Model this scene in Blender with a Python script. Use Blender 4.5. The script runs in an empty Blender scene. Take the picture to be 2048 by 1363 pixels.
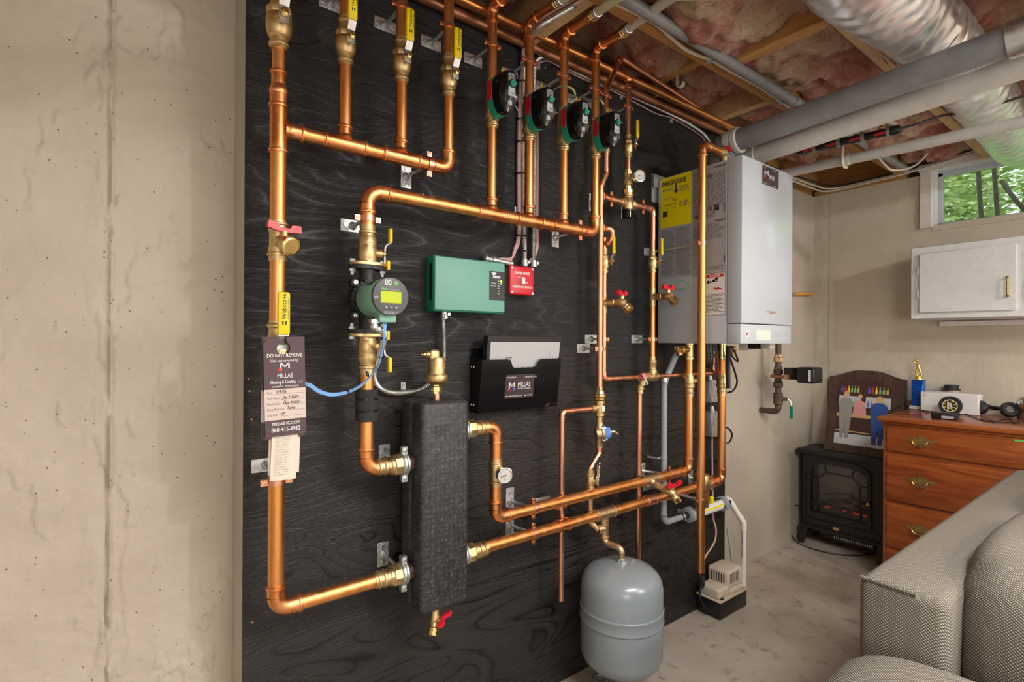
import bpy, bmesh, math, random
import numpy as np
from mathutils import Vector, Matrix, noise
random.seed(7)
scene = bpy.context.scene
COL = scene.collection
PI = math.pi

# ---------------------------------------------------------------- camera
FPX = 1044.568
YAW, PITCH, ROLL = math.radians(52.6106), math.radians(0.0669), math.radians(0.2899)
CAM = Vector((0.0, -1.40, 1.236))
_f = Vector((math.cos(YAW)*math.cos(PITCH), math.sin(YAW)*math.cos(PITCH), math.sin(PITCH)))
_r0 = Vector((math.sin(YAW), -math.cos(YAW), 0)); _u0 = _r0.cross(_f)
_r = _r0*math.cos(ROLL) + _u0*math.sin(ROLL); _u = -_r0*math.sin(ROLL) + _u0*math.cos(ROLL)
camd = bpy.data.cameras.new('camera'); cam = bpy.data.objects.new('camera', camd); COL.objects.link(cam)
camd.sensor_fit = 'HORIZONTAL'; camd.sensor_width = 36.0; camd.lens = 36.0*FPX/2048.0
camd.clip_start = 0.02; camd.clip_end = 100
cam.matrix_world = Matrix(((_r.x, _u.x, -_f.x, CAM.x), (_r.y, _u.y, -_f.y, CAM.y), (_r.z, _u.z, -_f.z, CAM.z), (0, 0, 0, 1)))
scene.camera = cam

# ---------------------------------------------------------------- world, lights, exposure
world = bpy.data.worlds.new('sky'); scene.world = world; world.use_nodes = True
_bg = world.node_tree.nodes['Background']; _bg.inputs[0].default_value = (0.80, 0.90, 1.0, 1); _bg.inputs[1].default_value = 2.2
def light(name, kind, loc, energy, color, size=0.1, sizey=None, target=None):
    d = bpy.data.lights.new(name, kind); o = bpy.data.objects.new(name, d); COL.objects.link(o)
    o.location = loc; d.energy = energy; d.color = color
    if kind == 'POINT': d.shadow_soft_size = size
    else:
        d.size = size
        if sizey: d.shape = 'RECTANGLE'; d.size_y = sizey
        if target is not None:
            o.rotation_euler = (Vector(target)-Vector(loc)).to_track_quat('-Z', 'Y').to_euler()
    return o
light('ceiling_bulb_light', 'POINT', (1.90, -3.10, 2.35), 84, (1.0, 0.985, 0.965), 0.035)
light('soft_fill_light', 'POINT', (2.7, -3.5, 1.15), 72, (1.0, 0.985, 0.96), 0.40)  # soft fill added out of view to brighten ceiling, far wall and sofa
light('soft_fill_light', 'POINT', (-0.5, -2.9, 1.25), 76, (1.0, 0.99, 0.97), 0.50)  # broad soft fill added behind the camera to lift shadows and ceiling
light('overhead_fill_light', 'AREA', (2.4, -4.0, 2.38), 45, (1.0, 0.985, 0.97), 1.2, 0.6, (2.4, -3.2, 0.0))  # area fill added at ceiling height behind the camera for ambient brightness
light('overhead_fill_light', 'AREA', (0.9, -2.0, 2.40), 78, (1.0, 0.985, 0.97), 1.2, 0.5, (1.0, -1.6, 0.0))  # area fill added overhead, unseen, to brighten the floor and lower plywood
vs = scene.view_settings
vs.view_transform = 'Standard'; vs.look = 'None'; vs.exposure = -0.34; vs.gamma = 1.0; vs.use_curve_mapping = False

# ---------------------------------------------------------------- measuring helpers: pixel of the photograph + a known plane -> point in the room
def _ray(px, py): return _f + _r*((px-1024)/FPX) - _u*((py-681.5)/FPX)
def WY(px, py, y=0.0): v = _ray(px, py); return CAM + v*((y-CAM.y)/v.y)
def WX(px, py, x): v = _ray(px, py); return CAM + v*((x-CAM.x)/v.x)
def WZ(px, py, z): v = _ray(px, py); return CAM + v*((z-CAM.z)/v.z)

# ---------------------------------------------------------------- mesh builder
def frame_from_axis(d):
    d = Vector(d).normalized()
    a = Vector((0, 0, 1)) if abs(d.z) < 0.9 else Vector((1, 0, 0))
    x = a.cross(d).normalized(); y = d.cross(x)
    return x, y, d
class MB:
    def __init__(s): s.v = []; s.f = []
    def add(s, vs, fs):
        o = len(s.v); s.v += [tuple(p) for p in vs]; s.f += [tuple(i+o for i in q) for q in fs]; return s
    def box(s, a, b):
        x0, x1 = sorted((a[0], b[0])); y0, y1 = sorted((a[1], b[1])); z0, z1 = sorted((a[2], b[2]))
        return s.add([(x0,y0,z0),(x1,y0,z0),(x1,y1,z0),(x0,y1,z0),(x0,y0,z1),(x1,y0,z1),(x1,y1,z1),(x0,y1,z1)],
                     [(0,3,2,1),(4,5,6,7),(0,1,5,4),(1,2,6,5),(2,3,7,6),(3,0,4,7)])
    def obox(s, c, ex, ey, ez, hx, hy, hz):
        c = Vector(c); ex = Vector(ex).normalized()*hx; ey = Vector(ey).normalized()*hy; ez = Vector(ez).normalized()*hz
        return s.add([c-ex-ey-ez, c+ex-ey-ez, c+ex+ey-ez, c-ex+ey-ez, c-ex-ey+ez, c+ex-ey+ez, c+ex+ey+ez, c-ex+ey+ez],
                     [(0,3,2,1),(4,5,6,7),(0,1,5,4),(1,2,6,5),(2,3,7,6),(3,0,4,7)])
    def rbox(s, a, b, bev=0.005, seg=2, mtx=None):
        a, b = [min(p, q) for p, q in zip(a, b)], [max(p, q) for p, q in zip(a, b)]
        bm = bmesh.new(); bmesh.ops.create_cube(bm, size=1.0)
        for v in bm.verts:
            v.co = Vector([a[i] + (b[i]-a[i])*(v.co[i]+0.5) for i in range(3)])
        bmesh.ops.bevel(bm, geom=bm.edges[:], offset=bev, segments=seg, profile=0.5, affect='EDGES')
        bmesh.ops.recalc_face_normals(bm, faces=bm.faces[:])
        if mtx is not None: bm.transform(mtx)
        bm.verts.index_update(); s.add([v.co.copy() for v in bm.verts], [[v.index for v in f.verts] for f in bm.faces]); bm.free(); return s
    def lathe(s, p, axis, prof, n=20, cap=True, flat=None):
        p = Vector(p); x, y, d = frame_from_axis(axis); vs = []; fs = []
        for (r, t) in prof:
            for k in range(n):
                a = 2*PI*k/n; vs.append(p + d*t + (x*math.cos(a)+y*math.sin(a))*max(r, 1e-5))
        m = len(prof)
        for i in range(m-1):
            for k in range(n):
                fs.append((i*n+k, i*n+(k+1) % n, (i+1)*n+(k+1) % n, (i+1)*n+k))
        if cap:
            fs.append(tuple(range(n))[::-1]); fs.append(tuple((m-1)*n+k for k in range(n)))
        return s.add(vs, fs)
    def cyl(s, a, b, r, n=16): 
        a = Vector(a); b = Vector(b); return s.lathe(a, b-a, [(r, 0), (r, (b-a).length)], n)
    def tube(s, pts, r, n=12, closed=False, cap=True):
        pts = [Vector(p) for p in pts]; m = len(pts); vs = []; fs = []
        rr = r if isinstance(r, (list, tuple)) else [r]*m
        t0 = (pts[1]-pts[0]).normalized(); x, y, _ = frame_from_axis(t0)
        for i in range(m):
            if closed: t = (pts[(i+1) % m]-pts[i-1]).normalized()
            elif i == 0: t = t0
            elif i == m-1: t = (pts[-1]-pts[-2]).normalized()
            else: t = ((pts[i+1]-pts[i]).normalized()+(pts[i]-pts[i-1]).normalized()); t = t.normalized() if t.length > 1e-6 else t0
            x = (x - t*x.dot(t)); x = x.normalized() if x.length > 1e-6 else frame_from_axis(t)[0]; y = t.cross(x)
            for k in range(n):
                a = 2*PI*k/n; vs.append(pts[i] + (x*math.cos(a)+y*math.sin(a))*rr[i])
        L = m if closed else m-1
        for i in range(L):
            j = (i+1) % m
            for k in range(n): fs.append((i*n+k, i*n+(k+1) % n, j*n+(k+1) % n, j*n+k))
        if cap and not closed:
            fs.append(tuple(range(n))[::-1]); fs.append(tuple((m-1)*n+k for k in range(n)))
        return s.add(vs, fs)
    def prism(s, poly, o, ex, ey, depth):
        o = Vector(o); ex = Vector(ex); ey = Vector(ey); ez = ex.cross(ey).normalized(); n = len(poly)
        a = [o+ex*p[0]+ey*p[1] for p in poly]; b = [q+ez*depth for q in a]
        fs = [tuple(range(n))[::-1], tuple(range(n, 2*n))]
        fs += [(i, (i+1) % n, n+(i+1) % n, n+i) for i in range(n)]
        return s.add(a+b, fs)
    def ball(s, c, rx, ry=None, rz=None, n=14, m=10):
        ry = ry or rx; rz = rz or rx; c = Vector(c); vs = [c+Vector((0, 0, -rz))]; fs = []
        for i in range(1, m):
            t = -PI/2+PI*i/m
            for k in range(n):
                a = 2*PI*k/n; vs.append(c+Vector((rx*math.cos(t)*math.cos(a), ry*math.cos(t)*math.sin(a), rz*math.sin(t))))
        vs.append(c+Vector((0, 0, rz)))
        for k in range(n): fs.append((0, 1+(k+1) % n, 1+k))
        for i in range(m-2):
            for k in range(n): fs.append((1+i*n+k, 1+i*n+(k+1) % n, 1+(i+1)*n+(k+1) % n, 1+(i+1)*n+k))
        e = len(vs)-1
        for k in range(n): fs.append((e, 1+(m-2)*n+k, 1+(m-2)*n+(k+1) % n))
        return s.add(vs, fs)
    def torus(s, c, axis, R, r, n=20, k=8):
        x, y, d = frame_from_axis(axis); c = Vector(c)
        return s.tube([c+(x*math.cos(2*PI*i/n)+y*math.sin(2*PI*i/n))*R for i in range(n)], r, k, closed=True)
    def grid(s, fn, nu, nv):
        vs = [fn(i/nu, j/nv) for j in range(nv+1) for i in range(nu+1)]
        fs = [(j*(nu+1)+i, j*(nu+1)+i+1, (j+1)*(nu+1)+i+1, (j+1)*(nu+1)+i) for j in range(nv) for i in range(nu)]
        return s.add(vs, fs)

ORIGIN = {}
def obj(name, mb, mat, parent=None, smooth=40, local=False):
    """link a mesh as one object; world coordinates are moved into the parent's frame unless local"""
    off = Vector(ORIGIN.get(parent.name, (0, 0, 0))) if (parent is not None and not local) else Vector((0, 0, 0))
    me = bpy.data.meshes.new(name)
    me.from_pydata([(p[0]-off.x, p[1]-off.y, p[2]-off.z) for p in mb.v], [], mb.f)
    me.update(); 
    bm = bmesh.new(); bm.from_mesh(me); bmesh.ops.recalc_face_normals(bm, faces=bm.faces[:]) if name not in NOFLIP else None; bm.to_mesh(me); bm.free()
    if smooth:
        for p in me.polygons: p.use_smooth = True
        me.set_sharp_from_angle(angle=math.radians(smooth))
    me.materials.append(M[mat] if isinstance(mat, str) else mat)
    o = bpy.data.objects.new(name, me); COL.objects.link(o)
    if parent is not None:
        o.parent = parent; ORIGIN[o.name] = ORIGIN.get(parent.name, (0, 0, 0)) 
    return o
NOFLIP = set()
def tag(o, label, cat, group=None, kind=None):
    o['label'] = label
    if cat: o['category'] = cat
    if group: o['group'] = group
    if kind: o['kind'] = kind
    return o
def thing(name, label, cat, loc, group=None, rotz=0.0):
    o = bpy.data.objects.new(name, None); COL.objects.link(o); o.empty_display_size = 0.05
    o.location = loc; o.rotation_euler = (0, 0, rotz); ORIGIN[o.name] = tuple(loc)
    return tag(o, label, cat, group)
def single(name, mb, mat, label, cat, group=None, smooth=40):
    """a thing that is one mesh; its origin sits at its lowest point"""
    xs = np.array(mb.v); c = Vector((float(xs[:,0].mean()), float(xs[:,1].mean()), float(xs[:,2].min())))
    m2 = MB(); m2.v = [(p[0]-c.x, p[1]-c.y, p[2]-c.z) for p in mb.v]; m2.f = mb.f
    o = obj(name, m2, mat, None, smooth); o.location = c; ORIGIN[o.name] = tuple(c)
    return tag(o, label, cat, group)
def struct(name, mb, mat, label=None, smooth=40):
    o = obj(name, mb, mat, None, smooth); o['kind'] = 'structure'
    if label: o['label'] = label
    return o
def copy_tree(root, loc, rotz=None, label=None, group=None):
    def cp(o, par):
        c = o.copy(); COL.objects.link(c); c.parent = par
        for ch in o.children: cp(ch, c)
        return c
    r = cp(root, None); r.location = loc; ORIGIN[r.name] = tuple(loc)
    if rotz is not None: r.rotation_euler = (0, 0, rotz)
    if label: r['label'] = label
    if group: r['group'] = group
    return r

_txt_cache = {}
def text_mb(body, size, o, ex, ey, align='LEFT', bold=0.0, squeeze=1.0, mb=None, lift=0.0004, shear=0.0, depth=0.0):
    """flat lettering as mesh at o, reading along ex, up along ey"""
    key = (body, align, bold)
    if key not in _txt_cache:
        cu = bpy.data.curves.new('txt', 'FONT'); cu.body = body; cu.size = 1.0; cu.align_x = align; cu.offset = bold; cu.resolution_u = 2
        to = bpy.data.objects.new('txt', cu); COL.objects.link(to)
        bpy.context.view_layer.update()
        dg = bpy.context.evaluated_depsgraph_get()
        me = bpy.data.meshes.new_from_object(to.evaluated_get(dg))
        _txt_cache[key] = ([tuple(v.co) for v in me.vertices], [tuple(p.vertices) for p in me.polygons])
        bpy.data.meshes.remove(me); bpy.data.objects.remove(to); bpy.data.curves.remove(cu)
    v, f = _txt_cache[key]; o = Vector(o); ex = Vector(ex).normalized(); ey = Vector(ey).normalized(); nz = ex.cross(ey)
    mb = mb or MB()
    mb.add([o + ex*((p[0]*squeeze+shear*p[1])*size) + ey*(p[1]*size) + nz*lift for p in v], f)
    return mb
def quad_mb(o, ex, ey, x0, x1, y0, y1, lift=0.0003, mb=None, th=0.0002):
    mb = mb or MB(); o = Vector(o); ex = Vector(ex).normalized(); ey = Vector(ey).normalized(); nz = ex.cross(ey)
    return mb.obox(o+ex*(x0+x1)/2+ey*(y0+y1)/2+nz*(lift+th/2), ex, ey, nz, (x1-x0)/2, (y1-y0)/2, th/2)
def smallprint(mb, o, ex, ey, x0, x1, y0, y1, pitch, seed=0, lift=0.0006, fill=0.5):
    """unreadable fine print: rows of little word bars"""
    rnd = random.Random(seed); y = y1-pitch
    while y > y0:
        x = x0; end = x1-(x1-x0)*rnd.random()*0.3
        while x < end:
            w = min(pitch*rnd.uniform(0.8, 3.5), x1-x); quad_mb(o, ex, ey, x, x+w, y, y+pitch*fill, lift, mb); x += w+pitch*0.5
        y -= pitch
    return mb
def bez(pts, n=8):
    """smooth curve through points (Catmull-Rom)"""
    P = [Vector(p) for p in pts]; P = [P[0]*2-P[1]] + P + [P[-1]*2-P[-2]]; out = []
    for i in range(1, len(P)-2):
        for k in range(n):
            t = k/n; a, b, c, d = P[i-1], P[i], P[i+1], P[i+2]
            out.append(0.5*((2*b)+(c-a)*t+(2*a-5*b+4*c-d)*t*t+(3*b-a-3*c+d)*t**3))
    out.append(P[-2]); return out
EX, EZ = Vector((1, 0, 0)), Vector((0, 0, 1)); EYN = Vector((0, -1, 0))

# ---------------------------------------------------------------- materials (all procedural)
M = {}
def new_mat(name):
    m = bpy.data.materials.new(name); m.use_nodes = True; M[name] = m
    nt = m.node_tree; return m, nt, nt.nodes['Principled BSDF']
def N(nt, t, **kw):
    n = nt.nodes.new(t)
    for k, v in kw.items(): setattr(n, k, v)
    return n
def coords(nt, scale=(1, 1, 1), rot=(0, 0, 0), kind='Object'):
    tc = N(nt, 'ShaderNodeTexCoord'); mp = N(nt, 'ShaderNodeMapping'); nt.links.new(tc.outputs[kind], mp.inputs[0])
    mp.inputs['Scale'].default_value = scale; mp.inputs['Rotation'].default_value = rot; return mp.outputs[0]
def noise_tex(nt, vec, scale, detail=4, rough=0.55, dist=0.0):
    n = N(nt, 'ShaderNodeTexNoise'); nt.links.new(vec, n.inputs['Vector'])
    n.inputs['Scale'].default_value = scale; n.inputs['Detail'].default_value = detail; n.inputs['Roughness'].default_value = rough; n.inputs['Distortion'].default_value = dist
    return n.outputs['Fac']
def ramp(nt, fac, stops):
    r = N(nt, 'ShaderNodeValToRGB'); nt.links.new(fac, r.inputs[0]); e = r.color_ramp.elements
    while len(e) < len(stops): e.new(0.5)
    for i, (p, c) in enumerate(stops): e[i].position = p; e[i].color = (*c, 1) if len(c) == 3 else c
    return r.outputs[0]
def fac_ramp(nt, fac, a, b): return ramp(nt, fac, [(a, (0, 0, 0)), (b, (1, 1, 1))])
def mixc(nt, fac, a, b, mode='MIX'):
    m = N(nt, 'ShaderNodeMix', data_type='RGBA', blend_type=mode)
    for k, v in ((0, fac), (6, a), (7, b)):
        if isinstance(v, (int, float)): m.inputs[k].default_value = v
        elif isinstance(v, tuple): m.inputs[k].default_value = (*v, 1)
        else: nt.links.new(v, m.inputs[k])
    return m.outputs[2]
def bump(nt, bsdf, h, strength=0.3, dist=0.002, prev=None):
    b = N(nt, 'ShaderNodeBump'); b.inputs['Strength'].default_value = strength; b.inputs['Distance'].default_value = dist
    nt.links.new(h, b.inputs['Height'])
    if prev is not None: nt.links.new(prev, b.inputs['Normal'])
    nt.links.new(b.outputs[0], bsdf.inputs['Normal']); return b.outputs[0]
def pm(name, c1, c2=None, rough=0.5, metal=0.0, scale=40, bumpk=0.0, stretch=(1, 1, 1), lo=0.35, hi=0.65, rough2=None, spec=0.5, coat=0.0):
    m, nt, b = new_mat(name)
    b.inputs['Roughness'].default_value = rough; b.inputs['Metallic'].default_value = metal; b.inputs['Specular IOR Level'].default_value = spec
    b.inputs['Coat Weight'].default_value = coat
    if c2 is None: b.inputs['Base Color'].default_value = (*c1, 1)
    if c2 is not None or bumpk or rough2 is not None:
        v = coords(nt, stretch); n = noise_tex(nt, v, scale, 5)
        if c2 is not None: nt.links.new(ramp(nt, n, [(lo, c1), (hi, c2)]), b.inputs['Base Color'])
        if rough2 is not None:
            mr = N(nt, 'ShaderNodeMapRange'); nt.links.new(n, mr.inputs[0]); mr.inputs[1].default_value = lo; mr.inputs[2].default_value = hi; mr.inputs[3].default_value = rough; mr.inputs[4].default_value = rough2
            nt.links.new(mr.outputs[0], b.inputs['Roughness'])
        if bumpk: bump(nt, b, n, bumpk, 0.002)
    return m
def srgb(r, g, b):
    f = lambda c: (c/255/12.92) if c/255 <= 0.04045 else ((c/255+0.055)/1.055)**2.4
    return (f(r), f(g), f(b))
# metals
pm('copper', (0.80, 0.34, 0.10), (0.88, 0.43, 0.16), 0.36, 1.0, 6, rough2=0.46, stretch=(8, 8, 0.8))
pm('copper_fitting', (0.78, 0.30, 0.10), (0.88, 0.40, 0.17), 0.30, 1.0, 30, rough2=0.42)
pm('copper_pink', (0.80, 0.36, 0.20), (0.88, 0.47, 0.30), 0.30, 1.0, 8, rough2=0.42, stretch=(6, 6, 0.8))
pm('copper_strap', (0.84, 0.40, 0.25), (0.90, 0.50, 0.34), 0.34, 1.0, 50)
pm('copper_dark', (0.30, 0.13, 0.07), (0.46, 0.22, 0.12), 0.38, 0.9, 12, rough2=0.55)
pm('brass', (0.62, 0.44, 0.20), (0.74, 0.57, 0.31), 0.38, 1.0, 60, bumpk=0.15, rough2=0.52)
pm('brass_shiny', (0.74, 0.54, 0.20), (0.84, 0.65, 0.30), 0.25, 1.0, 40)
pm('bronze', (0.52, 0.36, 0.20), (0.68, 0.50, 0.30), 0.45, 1.0, 60, bumpk=0.2)
pm('steel', (0.62, 0.65, 0.66), (0.75, 0.78, 0.79), 0.32, 1.0, 30, rough2=0.45)
pm('galvanised', (0.48, 0.53, 0.54), (0.70, 0.74, 0.74), 0.4, 0.9, 90, rough2=0.55)
pm('chrome', (0.82, 0.83, 0.84), None, 0.12, 1.0)
pm('black_iron', (0.07, 0.045, 0.035), (0.15, 0.10, 0.075), 0.55, 0.4, 60, bumpk=0.2)
pm('foil', (0.80, 0.80, 0.82), (0.90, 0.90, 0.92), 0.26, 0.85, 25, rough2=0.42)
# plastics and paints
pm('yellow_grip', (0.82, 0.62, 0.0), None, 0.45)
pm('red_plastic', (0.62, 0.015, 0.03), None, 0.35)
pm('red_lens', (0.75, 0.02, 0.03), (0.55, 0.01, 0.02), 0.3, scale=200)
pm('green_plastic', (0.02, 0.30, 0.20), None, 0.4)
pm('pump_green', (0.21, 0.45, 0.34), None, 0.45)
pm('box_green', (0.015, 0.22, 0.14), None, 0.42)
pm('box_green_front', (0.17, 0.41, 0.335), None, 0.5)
pm('black_plastic', (0.012, 0.012, 0.013), None, 0.38)
pm('black_gloss', (0.006, 0.006, 0.007), None, 0.14)
pm('black_cast', (0.014, 0.014, 0.015), (0.03, 0.03, 0.03), 0.5, 0.2, 120, bumpk=0.2)
pm('dark_grey', (0.06, 0.065, 0.07), None, 0.4)
pm('grey_label', (0.42, 0.45, 0.47), None, 0.5)
pm('rubber_foam', (0.016, 0.016, 0.017), (0.03, 0.03, 0.03), 0.85, 0, 200, bumpk=0.15)
pm('white_enamel', (0.49, 0.535, 0.585), None, 0.22, coat=0.2)
pm('white_paint', (0.78, 0.79, 0.79), (0.72, 0.73, 0.73), 0.38, 0, 30)
pm('trim_white', (0.76, 0.73, 0.68), (0.70, 0.67, 0.63), 0.5, 0, 30)
pm('pvc_grey', (0.20, 0.21, 0.225), (0.25, 0.26, 0.275), 0.4, 0, 20)
pm('pvc_light', (0.55, 0.54, 0.51), (0.62, 0.61, 0.58), 0.4, 0, 20)
pm('pvc_blue_grey', (0.29, 0.32, 0.36), (0.33, 0.36, 0.40), 0.42, 0, 30)
pm('pvc_white', (0.72, 0.69, 0.63), (0.78, 0.76, 0.72), 0.4, 0, 30)
pm('pex_cream', (0.66, 0.64, 0.44), None, 0.35)
pm('pex_white', (0.62, 0.63, 0.60), None, 0.35)
pm('cable_white', (0.70, 0.66, 0.56), (0.62, 0.57, 0.47), 0.45, 0, 40)
pm('cable_pink', (0.58, 0.38, 0.36), None, 0.45)
pm('cable_blue', (0.22, 0.46, 0.85), None, 0.4)
pm('cable_black', (0.012, 0.012, 0.012), None, 0.4)
pm('cable_green', (0.12, 0.45, 0.22), None, 0.4)
pm('tank_grey', (0.25, 0.295, 0.325), (0.27, 0.315, 0.345), 0.26, 0, 4, coat=0.25)
pm('beige_plastic', (0.55, 0.47, 0.38), (0.62, 0.54, 0.44), 0.5, 0, 30, bumpk=0.03)
pm('green_grip', (0.0, 0.20, 0.12), None, 0.4)
pm('blue_grip', (0.10, 0.25, 0.62), None, 0.5)
pm('orange_grip', (0.85, 0.32, 0.02), None, 0.45)
pm('ink_black', (0.01, 0.01, 0.012), None, 0.6)
pm('ink_white', (0.80, 0.80, 0.80), None, 0.6)
pm('ink_red', (0.60, 0.02, 0.02), None, 0.6)
pm('ink_blue', (0.08, 0.12, 0.55), None, 0.6)
pm('ink_green', (0.15, 0.55, 0.10), None, 0.6)
pm('ink_grey', (0.16, 0.16, 0.17), None, 0.6)
pm('ink_cream', (0.72, 0.66, 0.48), None, 0.6)
pm('label_yellow', (0.86, 0.72, 0.0), None, 0.4)
pm('label_grey', (0.34, 0.36, 0.38), None, 0.35)
pm('label_white', (0.75, 0.74, 0.72), None, 0.4)
pm('label_plum', (0.055, 0.038, 0.042), None, 0.3)
pm('tag_plum', (0.085, 0.052, 0.062), None, 0.22)
pm('tag_cream', (0.62, 0.52, 0.47), None, 0.35)
pm('receipt_paper', (0.74, 0.66, 0.55), (0.70, 0.62, 0.52), 0.6, 0, 20)
pm('paper_grey', (0.46, 0.47, 0.48), None, 0.5)
pm('lcd', (0.42, 0.52, 0.0), None, 0.3)
pm('lcd_pale', (0.66, 0.76, 0.66), None, 0.3)
def emis(name, c, s):
    m, nt, b = new_mat(name); b.inputs['Base Color'].default_value = (*c, 1); b.inputs['Emission Color'].default_value = (*c, 1); b.inputs['Emission Strength'].default_value = s
emis('led_green', (0.35, 1.0, 0.05), 3.0)
emis('lcd_lit', (0.45, 0.56, 0.0), 0.10)
emis('ember', (0.9, 0.06, 0.04), 0.25)
# glass
def glass(name, tint=(1, 1, 1), refl=0.08):
    m, nt, b = new_mat(name); nt.nodes.remove(b); out = nt.nodes['Material Output']
    t = N(nt, 'ShaderNodeBsdfTransparent'); t.inputs[0].default_value = (*tint, 1); g = N(nt, 'ShaderNodeBsdfGlossy'); g.inputs['Roughness'].default_value = 0.02
    fr = N(nt, 'ShaderNodeFresnel'); fr.inputs[0].default_value = 1.45; mx = N(nt, 'ShaderNodeMixShader')
    nt.links.new(fr.outputs[0], mx.inputs[0]); nt.links.new(t.outputs[0], mx.inputs[1]); nt.links.new(g.outputs[0], mx.inputs[2]); nt.links.new(mx.outputs[0], out.inputs[0])
glass('window_glass', (0.94, 0.97, 0.93)); glass('gauge_glass'); glass('stove_glass', (0.93, 0.93, 0.93))
# painted concrete wall
def concrete(name, c1, c2, c3, pit=True):
    m, nt, b = new_mat(name); v = coords(nt, kind='Object')
    n1 = noise_tex(nt, v, 2.2, 5, 0.6); n2 = noise_tex(nt, v, 38, 6, 0.65); n3 = noise_tex(nt, v, 9, 4, 0.6, 0.4)
    col = ramp(nt, n1, [(0.3, c1), (0.55, c2), (0.75, c3)])
    vo = N(nt, 'ShaderNodeTexVoronoi', feature='F1'); nt.links.new(v, vo.inputs['Vector']); vo.inputs['Scale'].default_value = 62; vo.inputs['Randomness'].default_value = 1
    # small air holes: cell radius varies, most cells have none
    sep = N(nt, 'ShaderNodeSeparateColor'); nt.links.new(vo.outputs['Color'], sep.inputs[0])
    mr = N(nt, 'ShaderNodeMapRange'); nt.links.new(sep.outputs[0], mr.inputs[0]); mr.inputs[1].default_value = 0.38; mr.inputs[2].default_value = 1.0; mr.inputs[3].default_value = 0.0; mr.inputs[4].default_value = 0.14
    lt = N(nt, 'ShaderNodeMath', operation='LESS_THAN'); nt.links.new(vo.outputs['Distance'], lt.inputs[0]); nt.links.new(mr.outputs[0], lt.inputs[1])
    holes = lt.outputs[0]
    if pit: col = mixc(nt, holes, col, (c1[0]*0.35, c1[1]*0.32, c1[2]*0.3))
    nt.links.new(col, b.inputs['Base Color']); b.inputs['Roughness'].default_value = 0.72; b.inputs['Specular IOR Level'].default_value = 0.3
    hh = N(nt, 'ShaderNodeMath', operation='ADD'); nt.links.new(n2, hh.inputs[0]); nt.links.new(n3, hh.inputs[1])
    h2 = N(nt, 'ShaderNodeMath', operation='SUBTRACT'); nt.links.new(hh.outputs[0], h2.inputs[0]); nt.links.new(holes, h2.inputs[1])
    bump(nt, b, h2.outputs[0] if pit else hh.outputs[0], 0.6, 0.005)
concrete('concrete_paint', srgb(178, 168, 153), srgb(191, 182, 167), srgb(186, 178, 164))
concrete('concrete_far', srgb(190, 180, 164), srgb(204, 195, 178), srgb(200, 190, 174))
# floor
m, nt, b = new_mat('floor_concrete'); v = coords(nt)
n1 = noise_tex(nt, v, 1.6, 6, 0.6, 0.6); n2 = noise_tex(nt, v, 14, 6, 0.65, 0.3); n3 = noise_tex(nt, v, 70, 4, 0.6)
c = ramp(nt, n1, [(0.3, srgb(142, 130, 116)), (0.5, srgb(176, 165, 151)), (0.68, srgb(196, 187, 174))])
c = mixc(nt, fac_ramp(nt, n2, 0.55, 0.75), c, srgb(122, 108, 94)); nt.links.new(c, b.inputs['Base Color'])
nt.links.new(ramp(nt, n2, [(0.3, (0.42,)*3), (0.7, (0.62,)*3)]), b.inputs['Roughness']); bump(nt, b, n3, 0.12, 0.002)
# black stained plywood, grain along x
def plywood(name, seed, swirl, base, light_c, bands, fine_k):
    m, nt, b = new_mat(name); v = coords(nt, (1.0, 1.0, 5.0)); v0 = coords(nt, (1, 1, 1))
    off = N(nt, 'ShaderNodeVectorMath', operation='ADD'); nt.links.new(v, off.inputs[0]); off.inputs[1].default_value = (seed*3.1, seed*1.7, seed*5.3)
    big = noise_tex(nt, off.outputs[0], 0.9, 2, 0.45, swirl)
    m2 = N(nt, 'ShaderNodeMath', operation='MULTIPLY'); nt.links.new(big, m2.inputs[0]); m2.inputs[1].default_value = bands
    # growth-ring bands: sharp dark latewood lines
    fr = N(nt, 'ShaderNodeMath', operation='FRACT'); nt.links.new(m2.outputs[0], fr.inputs[0])
    ringv = ramp(nt, fr.outputs[0], [(0.0, (0.15,)*3), (0.10, (0.62,)*3), (0.55, (0.9,)*3), (0.93, (0.45,)*3), (1.0, (0.15,)*3)])
    vf = coords(nt, (3.0, 3.0, 120)); fine = noise_tex(nt, vf, 3.0, 5, 0.7, 0.5)
    patch = noise_tex(nt, v0, 2.2, 4, 0.6)
    mx = N(nt, 'ShaderNodeMath', operation='MULTIPLY'); nt.links.new(ringv, mx.inputs[0]); nt.links.new(ramp(nt, fine, [(0.5-fine_k, (0.25,)*3), (0.5+fine_k, (1, 1, 1))]), mx.inputs[1])
    m3 = N(nt, 'ShaderNodeMath', operation='MULTIPLY'); nt.links.new(mx.outputs[0], m3.inputs[0]); nt.links.new(ramp(nt, patch, [(0.35, (0.6,)*3), (0.65, (1.0,)*3)]), m3.inputs[1])
    nt.links.new(ramp(nt, m3.outputs[0], [(0.06, base), (0.32, tuple(0.45*x+0.55*y for x, y in zip(base, light_c))), (0.9, light_c)]), b.inputs['Base Color'])
    nt.links.new(ramp(nt, m3.outputs[0], [(0.0, (0.34,)*3), (0.8, (0.46,)*3)]), b.inputs['Roughness'])
    b.inputs['Specular IOR Level'].default_value = 0.5
    bump(nt, b, mx.outputs[0], 0.8, 0.0022)
plywood('ply_upper', 1.0, 0.5, (0.0025, 0.0025, 0.0032), (0.020, 0.022, 0.027), 22, 0.15)
plywood('ply_lower', 4.0, 1.7, (0.0025, 0.0023, 0.0023), (0.026, 0.0235, 0.0235), 15, 0.20)
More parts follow.
